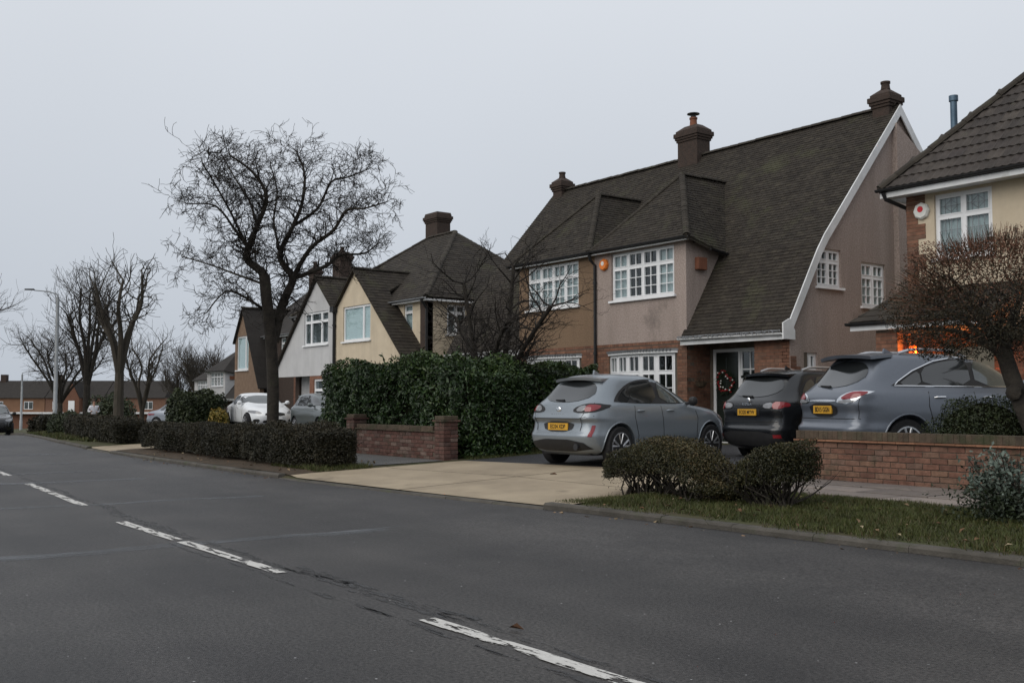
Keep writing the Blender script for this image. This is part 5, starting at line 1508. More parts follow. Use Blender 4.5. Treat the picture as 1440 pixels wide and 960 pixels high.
hedge('far_hedge', 'low dark hedge across the road end before the brick houses', -74, -58, lambda x: 15.5 + (x + 66) * -.35, .8, lambda x: .42 + .12 * math.sin(x * 1.3) + fall(x) * 1.0 + .45, lambda x: fall(x) - .1, 12000, .14, 'leaf_privet', .5, rough=.1)
hedge('far_hedge', 'squat dark hedge left of the lamp post near the road bend', -64, -53, lambda x: 13.4 + (x + 58) * -.28, .7, lambda x: .85 + .08 * math.sin(x * 2) + fall(x), lambda x: fall(x) - .05, 12000, .12, 'leaf_privet', .5, rough=.09)

# ------------------------------------------------------------------ bare trees
class Tree:
    def __init__(s, seed, wiggle=.25, up=.12, droop=0.0, thin=1.0):
        s.rg = random.Random(seed); s.big = MB(); s.fine = MB(); s.w = wiggle; s.up = up; s.droop = droop; s.thin = thin
    def limb(s, path, r0, r1, n=7, big=True):
        """smooth a hand-set path and add it as a tapering limb; returns sample points"""
        P = [Vector(p) for p in path]; out = []
        for i in range(len(P) - 1):
            p0, p1, p2, p3 = P[max(i - 1, 0)], P[i], P[i + 1], P[min(i + 2, len(P) - 1)]
            for k in range(4):
                t = k / 4
                out.append(0.5 * ((2 * p1) + (-p0 + p2) * t + (2 * p0 - 5 * p1 + 4 * p2 - p3) * t * t + (-p0 + 3 * p1 - 3 * p2 + p3) * t ** 3))
        out.append(P[-1])
        m = len(out); rad = [r0 + (r1 - r0) * (i / (m - 1)) ** .8 for i in range(m)]
        (s.big if big else s.fine).tube(out, rad, n)
        return out, rad
    def grow(s, p, d, L, r, lev, maxlev, kids=(3, 5), spread=.75, ratio=.62):
        rg = s.rg; seg = 5 if lev < maxlev else 4; pts = [p]; d = d.normalized()
        for k in range(seg):
            d = d + Vector((rg.gauss(0, s.w), rg.gauss(0, s.w), rg.gauss(0, s.w) + s.up - s.droop * lev)); d.normalize()
            pts.append(pts[-1] + d * (L / seg))
        rad = [max(r * (1 - .75 * i / seg), .0028 * s.thin) for i in range(seg + 1)]
        n = 6 if r > .04 else (4 if r > .012 else 3)
        (s.big if r > .022 else s.fine).tube(pts, rad, n, cap=False)
        if lev >= maxlev: return
        for k in range(rg.randint(*kids)):
            f = rg.uniform(.25, 1.0); i = min(seg - 1, int(f * seg)); q = pts[i].lerp(pts[i + 1], f * seg - i)
            base = (pts[i + 1] - pts[i]).normalized()
            side = Vector((rg.gauss(0, 1), rg.gauss(0, 1), rg.gauss(0, .8))); side -= base * side.dot(base); side.normalize()
            s.grow(q, base * (1 - spread * .5) + side * spread, L * ratio * rg.uniform(.7, 1.2), max(rad[i] * .6, .004 * s.thin), lev + 1, maxlev, kids, spread, ratio)
    def finish(s, name, label, base, barkm='bark', twigm='twig', cat='tree', group=None):
        h = thing(name, label, cat, base, group=group)
        s.big.build('trunk', barkm, h, smooth=True, recalc=False)
        s.fine.build('crown', twigm, h, recalc=False)
        return h

WILLOW = {
    'trunkL': [(-19.43, 8.53, 0.75), (-19.32, 8.48, 1.6), (-19.24, 8.39, 2.45), (-19.18, 8.3, 3.01), (-19.13, 8.24, 3.27), (-19.07, 8.16, 3.74), (-19.17, 7.88, 4.0), (-19.13, 7.81, 4.16), (-18.92, 7.93, 4.68), (-18.72, 8.03, 5.23), (-18.79, 7.78, 5.69), (-18.99, 7.37, 6.02), (-19.33, 6.78, 6.27)],
    'left': [(-19.17, 7.88, 4.0), (-19.0, 7.76, 4.28), (-18.92, 7.49, 4.55), (-18.94, 7.1, 4.98), (-19.07, 6.58, 4.98), (-19.12, 6.18, 4.9)],
    'trunkR': [(-19.34, 8.48, 2.46), (-19.3, 8.58, 2.96), (-19.27, 8.68, 3.31), (-19.21, 8.83, 3.74), (-19.35, 8.71, 4.0), (-19.45, 8.65, 4.27), (-19.32, 8.87, 4.83), (-19.24, 9.03, 5.33), (-19.24, 9.07, 5.94), (-19.38, 8.94, 6.41), (-19.24, 9.18, 6.89)],
    'r1': [(-19.22, 8.84, 3.77), (-18.8, 9.02, 4.33), (-18.33, 9.28, 4.65), (-17.98, 9.38, 5.01), (-17.59, 9.56, 5.01), (-17.15, 9.81, 5.1), (-16.79, 9.98, 4.84)],
    'r2': [(-19.23, 8.84, 3.74), (-18.95, 9.44, 4.02), (-18.92, 9.73, 4.26), (-18.76, 10.2, 4.32), (-18.72, 10.5, 4.54), (-18.6, 10.92, 4.76)],
    'r3': [(-19.36, 8.89, 4.84), (-19.22, 9.37, 5.24), (-19.21, 9.66, 5.82), (-19.17, 10.04, 5.97), (-19.07, 10.48, 6.19), (-19.21, 10.58, 6.57)],
    'll': [(-19.37, 8.38, 3.03), (-19.23, 7.91, 3.26), (-19.13, 7.41, 3.38), (-19.02, 6.98, 2.93), (-18.88, 6.56, 2.7)],
    'l2': [(-19.39, 8.3, 3.6), (-20.22, 8.0, 3.88), (-21.0, 7.77, 4.13), (-21.84, 7.45, 4.38)],
    'up': [(-18.95, 7.95, 4.68), (-19.38, 7.94, 5.28), (-19.88, 7.84, 5.79), (-20.39, 7.73, 6.39), (-20.83, 7.73, 6.85)],
    'up2': [(-19.19, 7.83, 4.31), (-18.89, 7.39, 4.87), (-18.62, 6.93, 5.38), (-18.27, 6.59, 5.6)],
    'mid': [(-19.54, 8.7, 4.28), (-19.87, 8.69, 5.0), (-20.08, 8.85, 5.66), (-20.42, 8.83, 6.32), (-20.81, 8.75, 6.93)],
}
t = Tree(3, wiggle=.32, up=.04, droop=.02, thin=1.35)
base = (-19.40, 8.45, GZ(-19.4, 8.45))
tr, rad = t.limb([(-19.42, 8.50, .08), (-19.40, 8.52, .5)] + WILLOW['trunkL'][1:6], .125, .108, 12)
# root flare and a pruned scar on the trunk
for k in range(6):
    a = k * 1.05; t.big.tube([(-19.41 + math.cos(a) * .22, 8.50 + math.sin(a) * .22, .08), (-19.41 + math.cos(a) * .12, 8.50 + math.sin(a) * .12, .2), (-19.40, 8.51, .5)], [.03, .06, .08], 7)
main = []
main.append(t.limb(WILLOW['trunkL'][4:-1], .114, .015, 8))
main.append(t.limb(WILLOW['trunkR'][:-1], .12, .015, 9))
for k, r0 in (('left', .045), ('r1', .055), ('r2', .052), ('r3', .038), ('ll', .036), ('l2', .03), ('up', .032), ('up2', .03), ('mid', .03)):
    main.append(t.limb(WILLOW[k][:-1] if len(WILLOW[k]) > 4 else WILLOW[k], r0, .011, 7))
rg = random.Random(5)
for pts, rad in main:
    m = len(pts)
    for j in range(3, m):
        for q in range(rg.choice((2, 2, 3, 3))):
            f = j / m
            d = (pts[min(j + 1, m - 1)] - pts[j - 1]).normalized()
            side = Vector((rg.gauss(0, 1), rg.gauss(0, 1), rg.gauss(.25, .8))); side -= d * side.dot(d); side.normalize()
            L = rg.uniform(.32, .68)
            t.grow(pts[j], d * .55 + side * .75, L, max(.007, min(rad[j] * .45, .016)), 1, 3, (3, 5), .8, .62)
t.finish('willow_tree', 'tall bare contorted willow with twin stems rising from the dark hedge', base)

# small bare garden tree in front of the brown house
t = Tree(21, wiggle=.24, up=.06, droop=.02)
base = Vector((-18.3, 13.2, .25))
for q, (dx, dy, hgt) in enumerate(((-.95, .1, 2.7), (.15, .2, 3.7), (1.25, -.2, 2.6), (-.2, -.35, 3.3), (.75, -.5, 2.2))):
    pts, rad = t.limb([base + Vector((dx * .15, dy * .15, -.1)), base + Vector((dx * .5, dy * .5, 1.0)), base + Vector((dx * .9, dy, 1.9)), base + Vector((dx * 1.9, dy * 1.6, hgt + .3))], .085, .04, 8)
    for j in range(5, len(pts)):
        for z_ in range(3):
            a = t.rg.uniform(0, 6.28); t.grow(pts[j], Vector((math.cos(a), math.sin(a) * .5, t.rg.uniform(.0, .7))), t.rg.uniform(.8, 1.4), .022, 1, 3, (3, 4), .7, .6)
t.finish('garden_tree', 'small bare multi-stemmed tree behind the laurel hedge before the brown house', base)

# topiary tree behind the right-hand wall
t = Tree(31, wiggle=.3, up=.10)
base = Vector((-6.05, 12.45, .2))
pts, rad = t.limb([base + Vector((0, 0, -.1)), (-6.12, 12.45, .75), (-6.28, 12.43, 1.2), (-6.42, 12.42, 1.62), (-6.50, 12.40, 1.95)], .13, .095, 10)
t.big.lathe((-6.32, 12.36, 1.36), (0, -1, .1), [(.02, -.02), (.09, .02), (.10, .07), (.06, .11), (.02, .12)], 9)
t.big.lathe((-6.22, 12.40, 1.40), (1, -.2, .1), [(.02, .0), (.08, .06), (.08, .11), (.05, .14), (.01, .15)], 9)
for k in range(11):
    a = k * .571; e = Vector((-6.75 + math.cos(a) * .75, 12.5 + math.sin(a) * .65, 2.2 + .3 * (k % 3)))
    lp, lr = t.limb([pts[-1 - (k % 4)], pts[-1].lerp(e, .5) + Vector((0, 0, .05)), e], .055, .02, 6)
    for j in range(2, len(lp)):
        for q in range(2): t.grow(lp[j], Vector((t.rg.gauss(0, 1), t.rg.gauss(0, 1), t.rg.gauss(.3, .6))), t.rg.uniform(.3, .6), .012, 1, 2, (2, 4), .8, .6)
tt = t.finish('topiary_tree', 'low domed bushy tree with reddish twigs leaning over the garden wall', base)
n = 42000
d = RNG.normal(size=(n, 3)); d /= np.linalg.norm(d, axis=1)[:, None]
lump = 1 + .09 * np.sin(d[:, 0] * 5 + d[:, 2] * 6) + .09 * np.sin(d[:, 1] * 8 + d[:, 0] * 3)
r_ = lump * (1 - np.abs(RNG.normal(0, .16, n)))
P_ = np.array((-6.62, 12.5, 2.46)) + d * r_[:, None] * np.array((1.28, 1.1, .92))
P_ = P_[(P_[:, 2] > 1.86 + .12 * np.sin(P_[:, 0] * 7))]
P_ = P_[RNG.random(len(P_)) < np.clip(1.25 - (P_[:, 2] - 2.3) * .75, .35, 1)]
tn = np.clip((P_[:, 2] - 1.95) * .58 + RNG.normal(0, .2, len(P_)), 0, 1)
leaves('foliage', 'leaf_topiary', tt, P_, .034, .45, None, .1, tn)['kind'] = 'stuff'
mb = MB()
for k in range(2600):                                             # fine red shoots standing out of the dome
    v = Vector((random.gauss(0, 1), random.gauss(0, 1), random.gauss(.5, 1))).normalized()
    p = Vector((-6.62, 12.5, 2.46)) + Vector((v.x * 1.2, v.y * 1.02, v.z * .86)) * random.uniform(.8, 1.0)
    if p.z > 1.9: mb.tube([p, p + v * random.uniform(.08, .2) + Vector((random.gauss(0, .03), random.gauss(0, .03), .03))], [.004, .0015], 3, cap=False)
mb.build('shoots', 'leaf_topiary', tt, recalc=False)['kind'] = 'stuff'

# bare street trees in the distance, each its own shape
def street_tree(label, base, trunk, height, spread, seed, forks, lev=3, barkm='bark_far', twigm='twig_far', wiggle=.2, up=.12, pollard=False, r=.22, thin=2.2, kids=(3, 4), lean=0.0, dens=2, fat=.5):
    t = Tree(seed, wiggle=wiggle, up=up, thin=thin); base = Vector(base); rg = t.rg
    top = base + Vector((lean, 0, trunk))
    t.limb([base - Vector((0, 0, .3)), base + Vector((rg.gauss(0, .08), 0, trunk * .5)), top], r, r * .75, 9)
    for k in range(forks):
        a = 2 * math.pi * k / forks + rg.uniform(-.4, .4); ln = height - trunk
        e = top + Vector((math.cos(a) * spread * rg.uniform(.6, 1), math.sin(a) * spread * rg.uniform(.6, 1), ln * rg.uniform(.5, .75)))
        lp, lr = t.limb([top - Vector((0, 0, .2)), top.lerp(e, .35) + Vector((0, 0, ln * .03)), top.lerp(e, .7) + Vector((rg.gauss(0, .2), rg.gauss(0, .2), 0)), e], r * fat, r * .2, 7)
        for j in range(4, len(lp)):
            if pollard and j % 3: continue
            for q in range(dens):
                d = (lp[min(j + 1, len(lp) - 1)] - lp[j - 1]).normalized(); sd_ = Vector((rg.gauss(0, 1), rg.gauss(0, 1), rg.gauss(.3, .6)))
                t.grow(lp[j], d * .6 + sd_ * .5, ln * rg.uniform(.16, .34), r * .16, 1, lev, kids, .7, .6)
    return t.finish('street_tree', label, base, barkm, twigm, group='bare street trees in the distance')
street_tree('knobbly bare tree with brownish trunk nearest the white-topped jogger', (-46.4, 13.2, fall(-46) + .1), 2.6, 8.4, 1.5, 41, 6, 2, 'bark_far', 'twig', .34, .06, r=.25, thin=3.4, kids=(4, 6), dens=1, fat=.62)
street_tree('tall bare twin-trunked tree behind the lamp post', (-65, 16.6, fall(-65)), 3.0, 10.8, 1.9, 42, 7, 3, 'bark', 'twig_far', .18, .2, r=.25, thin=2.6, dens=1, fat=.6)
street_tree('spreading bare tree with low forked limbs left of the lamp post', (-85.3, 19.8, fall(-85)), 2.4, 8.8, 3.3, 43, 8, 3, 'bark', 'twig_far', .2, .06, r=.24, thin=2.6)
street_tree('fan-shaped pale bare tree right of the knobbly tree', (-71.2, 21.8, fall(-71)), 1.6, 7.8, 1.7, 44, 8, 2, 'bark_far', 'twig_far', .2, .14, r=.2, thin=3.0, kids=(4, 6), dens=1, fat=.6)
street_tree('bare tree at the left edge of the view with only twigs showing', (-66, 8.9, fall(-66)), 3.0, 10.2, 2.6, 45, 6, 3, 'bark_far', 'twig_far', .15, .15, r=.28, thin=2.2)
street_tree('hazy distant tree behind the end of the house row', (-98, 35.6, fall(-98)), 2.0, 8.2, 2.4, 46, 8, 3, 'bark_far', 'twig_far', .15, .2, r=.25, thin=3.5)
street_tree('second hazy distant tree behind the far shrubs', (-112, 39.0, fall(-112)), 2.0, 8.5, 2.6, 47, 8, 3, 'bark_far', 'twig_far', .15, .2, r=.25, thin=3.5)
# ------------------------------------------------------------------ cars
def pchip(tab, z):
    """monotone cubic through table rows [(z, a, b, ...)] at height z"""
    zs = np.array([r_[0] for r_ in tab]); out = []
    for c in range(1, len(tab[0])):
        ys = np.array([r_[c] for r_ in tab]); h = np.diff(zs); d = np.diff(ys) / h
        m = np.zeros(len(zs)); m[0], m[-1] = d[0], d[-1]
        for i in range(1, len(zs) - 1):
            m[i] = 0 if d[i - 1] * d[i] <= 0 else 2 / (1 / d[i - 1] + 1 / d[i])
        i = int(np.clip(np.searchsorted(zs, z) - 1, 0, len(h) - 1)); t = (z - zs[i]) / h[i]
        out.append((2 * t ** 3 - 3 * t ** 2 + 1) * ys[i] + (t ** 3 - 2 * t ** 2 + t) * h[i] * m[i] + (-2 * t ** 3 + 3 * t ** 2) * ys[i + 1] + (t ** 3 - t ** 2) * h[i] * m[i + 1])
    return out

# rows: height, y of the tail, y of the nose, half width, squareness of tail corners, squareness of nose corners
PROFILE = {
 'hatch': dict(L=4.19, wr=.335, axles=(.77, 3.36), rows=[(.20, .30, 3.95, .76, 5, 4), (.27, .12, 4.06, .84, 6.5, 4.5), (.40, .03, 4.16, .885, 7.5, 4.6), (.52, .0, 4.19, .90, 7.5, 4.4), (.60, .05, 4.18, .898, 7.5, 4.3), (.66, .07, 4.16, .898, 7.5, 4.3), (.74, .08, 4.12, .90, 7.5, 4.3), (.80, .02, 4.07, .897, 7.5, 4.2), (.86, .04, 3.98, .89, 7.5, 4.2), (.92, .07, 3.80, .88, 7.5, 4.4), (.97, .10, 3.48, .868, 7.5, 4.8), (1.01, .13, 3.14, .85, 7, 5.5), (1.06, .18, 2.96, .82, 6.5, 6), (1.15, .30, 2.76, .775, 6, 6), (1.28, .45, 2.50, .72, 6, 6), (1.40, .58, 2.24, .665, 6, 6), (1.46, .66, 2.06, .625, 5.5, 6), (1.50, .78, 1.90, .56, 5, 5), (1.525, .92, 1.74, .45, 4.5, 4.5), (1.54, 1.12, 1.56, .25, 3, 3)]),
 'suv': dict(L=4.62, wr=.36, axles=(.93, 3.64), rows=[(.22, .30, 4.40, .80, 5, 4), (.30, .10, 4.50, .88, 6.5, 4.5), (.45, .02, 4.60, .92, 8, 4.5), (.58, .0, 4.62, .935, 8, 4.5), (.66, .06, 4.62, .935, 8, 4.5), (.80, .08, 4.58, .94, 8, 4.5), (.92, .05, 4.48, .935, 8, 4.5), (1.00, .06, 4.28, .925, 8, 4.5), (1.06, .09, 3.95, .91, 8, 4.8), (1.10, .12, 3.60, .89, 7.5, 5.2), (1.14, .17, 3.36, .865, 7, 6), (1.25, .29, 3.08, .815, 6.5, 6), (1.40, .43, 2.82, .765, 6.5, 6), (1.52, .53, 2.56, .715, 6.5, 6), (1.58, .60, 2.36, .68, 6, 6), (1.63, .76, 2.12, .60, 5.5, 5), (1.655, .95, 1.92, .48, 5, 4.5), (1.67, 1.2, 1.7, .25, 3, 3)]),
 'saloon': dict(L=4.5, wr=.32, axles=(.95, 3.62), rows=[(.20, .30, 4.25, .76, 4, 4), (.28, .1, 4.38, .84, 4.5, 3.6), (.42, .02, 4.47, .875, 5, 3.4), (.55, .0, 4.5, .885, 5, 3.2), (.66, .05, 4.46, .885, 5, 3.1), (.78, .08, 4.30, .885, 5, 3.1), (.86, .12, 3.95, .875, 5, 3.3), (.92, .25, 3.55, .86, 5, 3.8), (.97, .50, 3.25, .84, 4.6, 4.5), (1.02, .72, 3.05, .81, 4.2, 5), (1.12, .92, 2.82, .76, 4.2, 5), (1.24, 1.12, 2.55, .70, 4.2, 5), (1.34, 1.32, 2.30, .63, 4.2, 5), (1.39, 1.48, 2.12, .56, 4, 5), (1.42, 1.62, 1.98, .42, 4, 4), (1.44, 1.75, 1.88, .2, 3, 3)])}

def fill_patch(poly, nu=14, nv=6):
    """grid of points filling a 2D polygon column by column"""
    us = [p[0] for p in poly]; u0, u1 = min(us) + 1e-4, max(us) - 1e-4; cols = []
    for i in range(nu + 1):
        u = u0 + (u1 - u0) * (0.5 - 0.5 * math.cos(math.pi * i / nu)) ; cr = []
        for k in range(len(poly)):
            (a, b), (c, d) = poly[k], poly[(k + 1) % len(poly)]
            if (a - u) * (c - u) <= 0 and abs(a - c) > 1e-9: cr.append(b + (d - b) * (u - a) / (c - a))
        lo, hi = min(cr), max(cr); cols.append([(u, lo + (hi - lo) * j / nv) for j in range(nv + 1)])
    return cols

def smooth_poly(pts, it=2):
    for _ in range(it):
        q = []
        for i in range(len(pts)):
            a, b = pts[i], pts[(i + 1) % len(pts)]
            q += [(a[0] * .75 + b[0] * .25, a[1] * .75 + b[1] * .25), (a[0] * .25 + b[0] * .75, a[1] * .25 + b[1] * .75)]
        pts = q
    return pts

def text_mesh(s, size, mat, parent, loc, rot, sx=1.0, name='registration'):
    cu = bpy.data.curves.new('lettering', 'FONT'); cu.body = s; cu.size = size; cu.align_x = 'CENTER'; cu.align_y = 'CENTER'; cu.extrude = .001
    cu.offset = size * .012
    to = bpy.data.objects.new('lettering', cu); COL.objects.link(to)
    dg = bpy.context.evaluated_depsgraph_get()
    me = bpy.data.meshes.new_from_object(to.evaluated_get(dg))
    bpy.data.objects.remove(to); bpy.data.curves.remove(cu)
    o = link(name, me, mat, parent); o.location = loc; o.rotation_euler = rot; o.scale = (sx, 1, 1)
    return o

def car(label, kind, paint, loc, heading, scale=(1, 1, 1), plate=None, style=None, roof_rails=False, detail=True, low=False, group=None, glassm='car_glass', rim='rim', front_plate=False):
    pr = PROFILE[kind]; style = style or {}
    h = thing('parked_car', label, 'car', loc, -heading, group=group); h.scale = scale
    rows = pr['rows']; nz = 70 if not low else 26; npt = 128 if not low else 40
    zs = []
    key = [r_[0] for r_ in rows]
    for a, b in zip(key[:-1], key[1:]):
        k = max(1, round((b - a) / (key[-1] - key[0]) * nz))
        k = max(k, 2)
        zs += [a + (b - a) * i / k for i in range(k)]
    zs.append(key[-1])
    vs = []; fs = []
    for z in zs:
        yr, yf, w, nr, nf = pchip(rows, z); yc, hl = (yr + yf) / 2, (yf - yr) / 2
        for k in range(npt):
            th = 2 * math.pi * (k + .5) / npt; c, s = math.cos(th), math.sin(th)
            n_ = nf if s > 0 else nr
            x = math.copysign(abs(c) ** (2 / n_), c) * w; y = math.copysign(abs(s) ** (2 / n_), s) * hl
            vs.append((x, yc + y, z))
    for i in range(len(zs) - 1):
        for k in range(npt):
            fs.append((i * npt + k, i * npt + (k + 1) % npt, (i + 1) * npt + (k + 1) % npt, (i + 1) * npt + k))
    fs += [tuple(range(npt - 1, -1, -1)), tuple((len(zs) - 1) * npt + k for k in range(npt))]
    me = bpy.data.meshes.new('body'); me.from_pydata(vs, [], fs)
    bvh = BVHTree.FromPolygons([Vector(v) for v in vs], fs)
    wr = pr['wr']
    bobj = link('body', me, paint, None, smooth=False)
    # wheel arches cut out of the body
    cut = MB()
    for ya in pr['axles']:
        for sx in (-1, 1):
            cut.lathe((sx * .66, ya, wr), (sx, 0, 0), [(wr * 1.17, -.04), (wr * 1.17, .6)], 28)
    co = cut.build('cutter', None)
    md = bobj.modifiers.new('arch', 'BOOLEAN'); md.operation = 'DIFFERENCE'; md.object = co; md.solver = 'EXACT'
    dg = bpy.context.evaluated_depsgraph_get(); dg.update()
    me2 = bpy.data.meshes.new_from_object(bobj.evaluated_get(dg))
    bobj.modifiers.clear(); bobj.data = me2; bpy.data.objects.remove(co)
    me2.materials.clear(); me2.materials.append(M[paint])
    me2.shade_smooth(); me2.set_sharp_from_angle(angle=R(42))
    bobj.parent = h
    def cast(o_, d_):
        hit = bvh.ray_cast(Vector(o_), Vector(d_)); return hit[0], hit[1]
    def patch(name, poly, view, mat, off=.006, parent=bobj, nu=14, nv=6, sm=2, th=0.0):
        """lay a shaped panel on the body; view: 'r','l' side, 'back', 'front', 'top'"""
        poly = smooth_poly(poly, sm) if sm else poly
        cols = fill_patch(poly, nu, nv); vs = []; okc = []
        for col in cols:
            for u, v in col:
                if view == 'r': p, n = cast((3, u, v), (-1, 0, 0))
                elif view == 'l': p, n = cast((-3, u, v), (1, 0, 0))
                elif view == 'back': p, n = cast((u, -3, v), (0, 1, 0))
                elif view == 'front': p, n = cast((u, 9, v), (0, -1, 0))
                else: p, n = cast((u, v, 5), (0, 0, -1))
                if p is None: p, n = Vector((u, v, 1.4)) if view == 'top' else (Vector((.3, u, v)) if view in 'rl' else Vector((u, 1, v))), ZV
                o_ = {'r': (1, 0, 0), 'l': (-1, 0, 0), 'back': (0, -1, 0), 'front': (0, 1, 0), 'top': (0, 0, 1)}[view]
                o_ = Vector(o_); n = n if n.dot(o_) >= 0 else -n
                vs.append(p + (n * .8 + o_ * .2) * off)
        q = len(cols[0]); fs = [(i * q + j, (i + 1) * q + j, (i + 1) * q + j + 1, i * q + j + 1) for i in range(len(cols) - 1) for j in range(q - 1)]
        mb = MB(); mb.add(vs, fs, .5)
        return mb.build(name, mat, parent, smooth=True, local=True)
    def strip(name, line, view, mat, w=.004, parent=bobj, off=.004, n=24):
        """thin groove or trim following a line drawn on the body"""
        P = [Vector((a, b)) for a, b in line]; S = []
        for i in range(len(P) - 1):
            m = max(2, int(n * (P[i + 1] - P[i]).length / 2))
            S += [P[i].lerp(P[i + 1], k / m) for k in range(m)]
        S.append(P[-1]); pts = []
        for q in S:
            src, d = {'r': ((3, q.x, q.y), (-1, 0, 0)), 'l': ((-3, q.x, q.y), (1, 0, 0)), 'back': ((q.x, -3, q.y), (0, 1, 0)), 'front': ((q.x, 9, q.y), (0, -1, 0))}[view]
            p, nn = cast(src, d)
            if p is not None: pts.append(p + nn * off * .3)
        mb = MB()
        if len(pts) > 1: mb.tube(pts, w, 5)
        return mb.build(name, mat, parent, local=True)
    st = dict(side=[[(.62, 1.03), (1.02, 1.02), (1.02, 1.30), (.93, 1.28)], [(1.06, 1.02), (1.80, 1.015), (1.86, 1.40), (1.40, 1.43), (1.08, 1.33)], [(1.90, 1.015), (2.78, 1.03), (2.30, 1.37), (1.95, 1.405)]])
    st.update(style)
    for sd in 'rl':
        if st.get('dlo'): patch('window_surround', st['dlo'], sd, 'trim', .004, nu=30, nv=7, sm=1)
        for i, poly in enumerate(st['side']):
            patch('side_window', poly, sd, glassm if i < 2 or low else st.get('front_glass', glassm), .009, sm=1, nu=20)
        if detail:
            for ln_ in st.get('gaps', []): strip('panel_gap', ln_, sd, 'ink', .006)
            for hy_, hz in st.get('handles', []):
                p, n = cast((3 if sd == 'r' else -3, hy_, hz), (-1 if sd == 'r' else 1, 0, 0))
                mb = MB(); k = 1 if sd == 'r' else -1
                mb.tube([p + Vector((0, -.10, 0)), p + Vector((k * .028, -.07, .004)), p + Vector((k * .03, .07, .006)), p + Vector((0, .10, .004))], [.010, .016, .016, .010], 7)
                mb.build('door_handle', st.get('handle_mat', paint), bobj, smooth=True, local=True)
        if st.get('chrome_line'): strip('window_trim', st['chrome_line'], sd, 'chrome', .011, off=.02)
        # wheel-arch lips and sill cladding
        if not low:
            for ya in pr['axles']:
                lip = []
                for k in range(19):
                    th = math.pi * (-.05 + 1.1 * k / 18); yy, zz = ya + math.cos(th) * wr * 1.19, wr + math.sin(th) * wr * 1.19
                    p, n = cast((3 if sd == 'r' else -3, yy, max(zz, .24)), (-1 if sd == 'r' else 1, 0, 0))
                    if p is not None: lip.append(p)
                mb = MB(); mb.tube(lip, .013, 6); mb.build('arch_lip', st.get('lip', paint), bobj, smooth=True, local=True)
            a0, a1 = pr['axles'][0] + wr * 1.25, pr['axles'][1] - wr * 1.25
            patch('sill_cladding', [(a0, .21), (a1, .21), (a1, .31), (a0, .31)], sd, st.get('sill', 'trim'), .01, sm=0)
        # mirror
        my, mz = st.get('mirror', (2.72, 1.06)); k = 1 if sd == 'r' else -1
        p, n = cast((3 * k, my, mz), (-k, 0, 0))
        if p is not None:
            mb = MB(); mb.lathe(p + Vector((k * .15, .02, .05)), (k, 0, .1), [(.03, -.08), (.07, -.05), (.082, 0), (.07, .06), (.025, .09)], 14)
            mb.tube([p - Vector((k * .03, 0, 0)), p + Vector((k * .10, .02, .03))], [.03, .03], 6)
            mb.build('door_mirror', st.get('mirror_mat', paint), bobj, smooth=True, local=True)
    patch('rear_screen', st.get('rear', [(-.60, 1.07), (.60, 1.07), (.50, 1.36), (-.50, 1.36)]), 'back', 'car_glass', .008)
    patch('windscreen', st.get('front', [(-.66, 1.06), (.66, 1.06), (.52, 1.40), (-.52, 1.40)]), 'front', 'car_glass_clear', .008)
    if st.get('spoiler'):
        y0, z0, hw_, dp = st['spoiler']; mb = MB(); n = 14; vs = []
        for k in range(n + 1):
            a = -1 + 2 * k / n; w = a * hw_; cv = .10 * a * a
            vs += [(w, y0 + cv, z0 - .035 * a * a), (w, y0 + cv + .02, z0 - .045 - .035 * a * a), (w * .97, y0 + dp, z0 + .0 - .04 * a * a), (w * .97, y0 + dp, z0 + .035 - .045 * a * a)]
        fs = []
        for k in range(n):
            for j in range(4): fs.append((4 * k + j, 4 * k + (j + 1) % 4, 4 * k + 4 + (j + 1) % 4, 4 * k + 4 + j))
        fs += [(0, 1, 2, 3), (4 * n, 4 * n + 1, 4 * n + 2, 4 * n + 3)]
        mb.add(vs, fs, .5); mb.build('roof_spoiler', st.get('spoiler_mat', paint), bobj, smooth=True, local=True)
    for poly, mat, nm in st.get('back', []):
        for sg in (-1, 1): patch(nm, [(sg * a, b) for a, b in poly], 'back', mat, .012 if mat not in ('trim', 'chrome') else .005, nu=30, nv=6, sm=0 if nm == 'rear_reflector' else 1)
    for poly, mat, nm in st.get('backc', []): patch(nm, poly, 'back', mat, .009, nu=24, nv=5, sm=1)
    for poly, mat, nm in st.get('sidelamp', []):
        for sd in 'rl': patch(nm, poly, sd, mat, .009, nu=10, nv=5)
    for ln_ in st.get('backgaps', []): strip('panel_gap', ln_, 'back', 'ink', .006)
    for poly, mat, nm in st.get('nose', []):
        for sg in (-1, 1): patch(nm, [(sg * a, b) for a, b in poly], 'front', mat, .010, nu=10, nv=5)
    for poly, mat, nm in st.get('nosec', []): patch(nm, poly, 'front', mat, .009, nu=20, nv=4, sm=1)
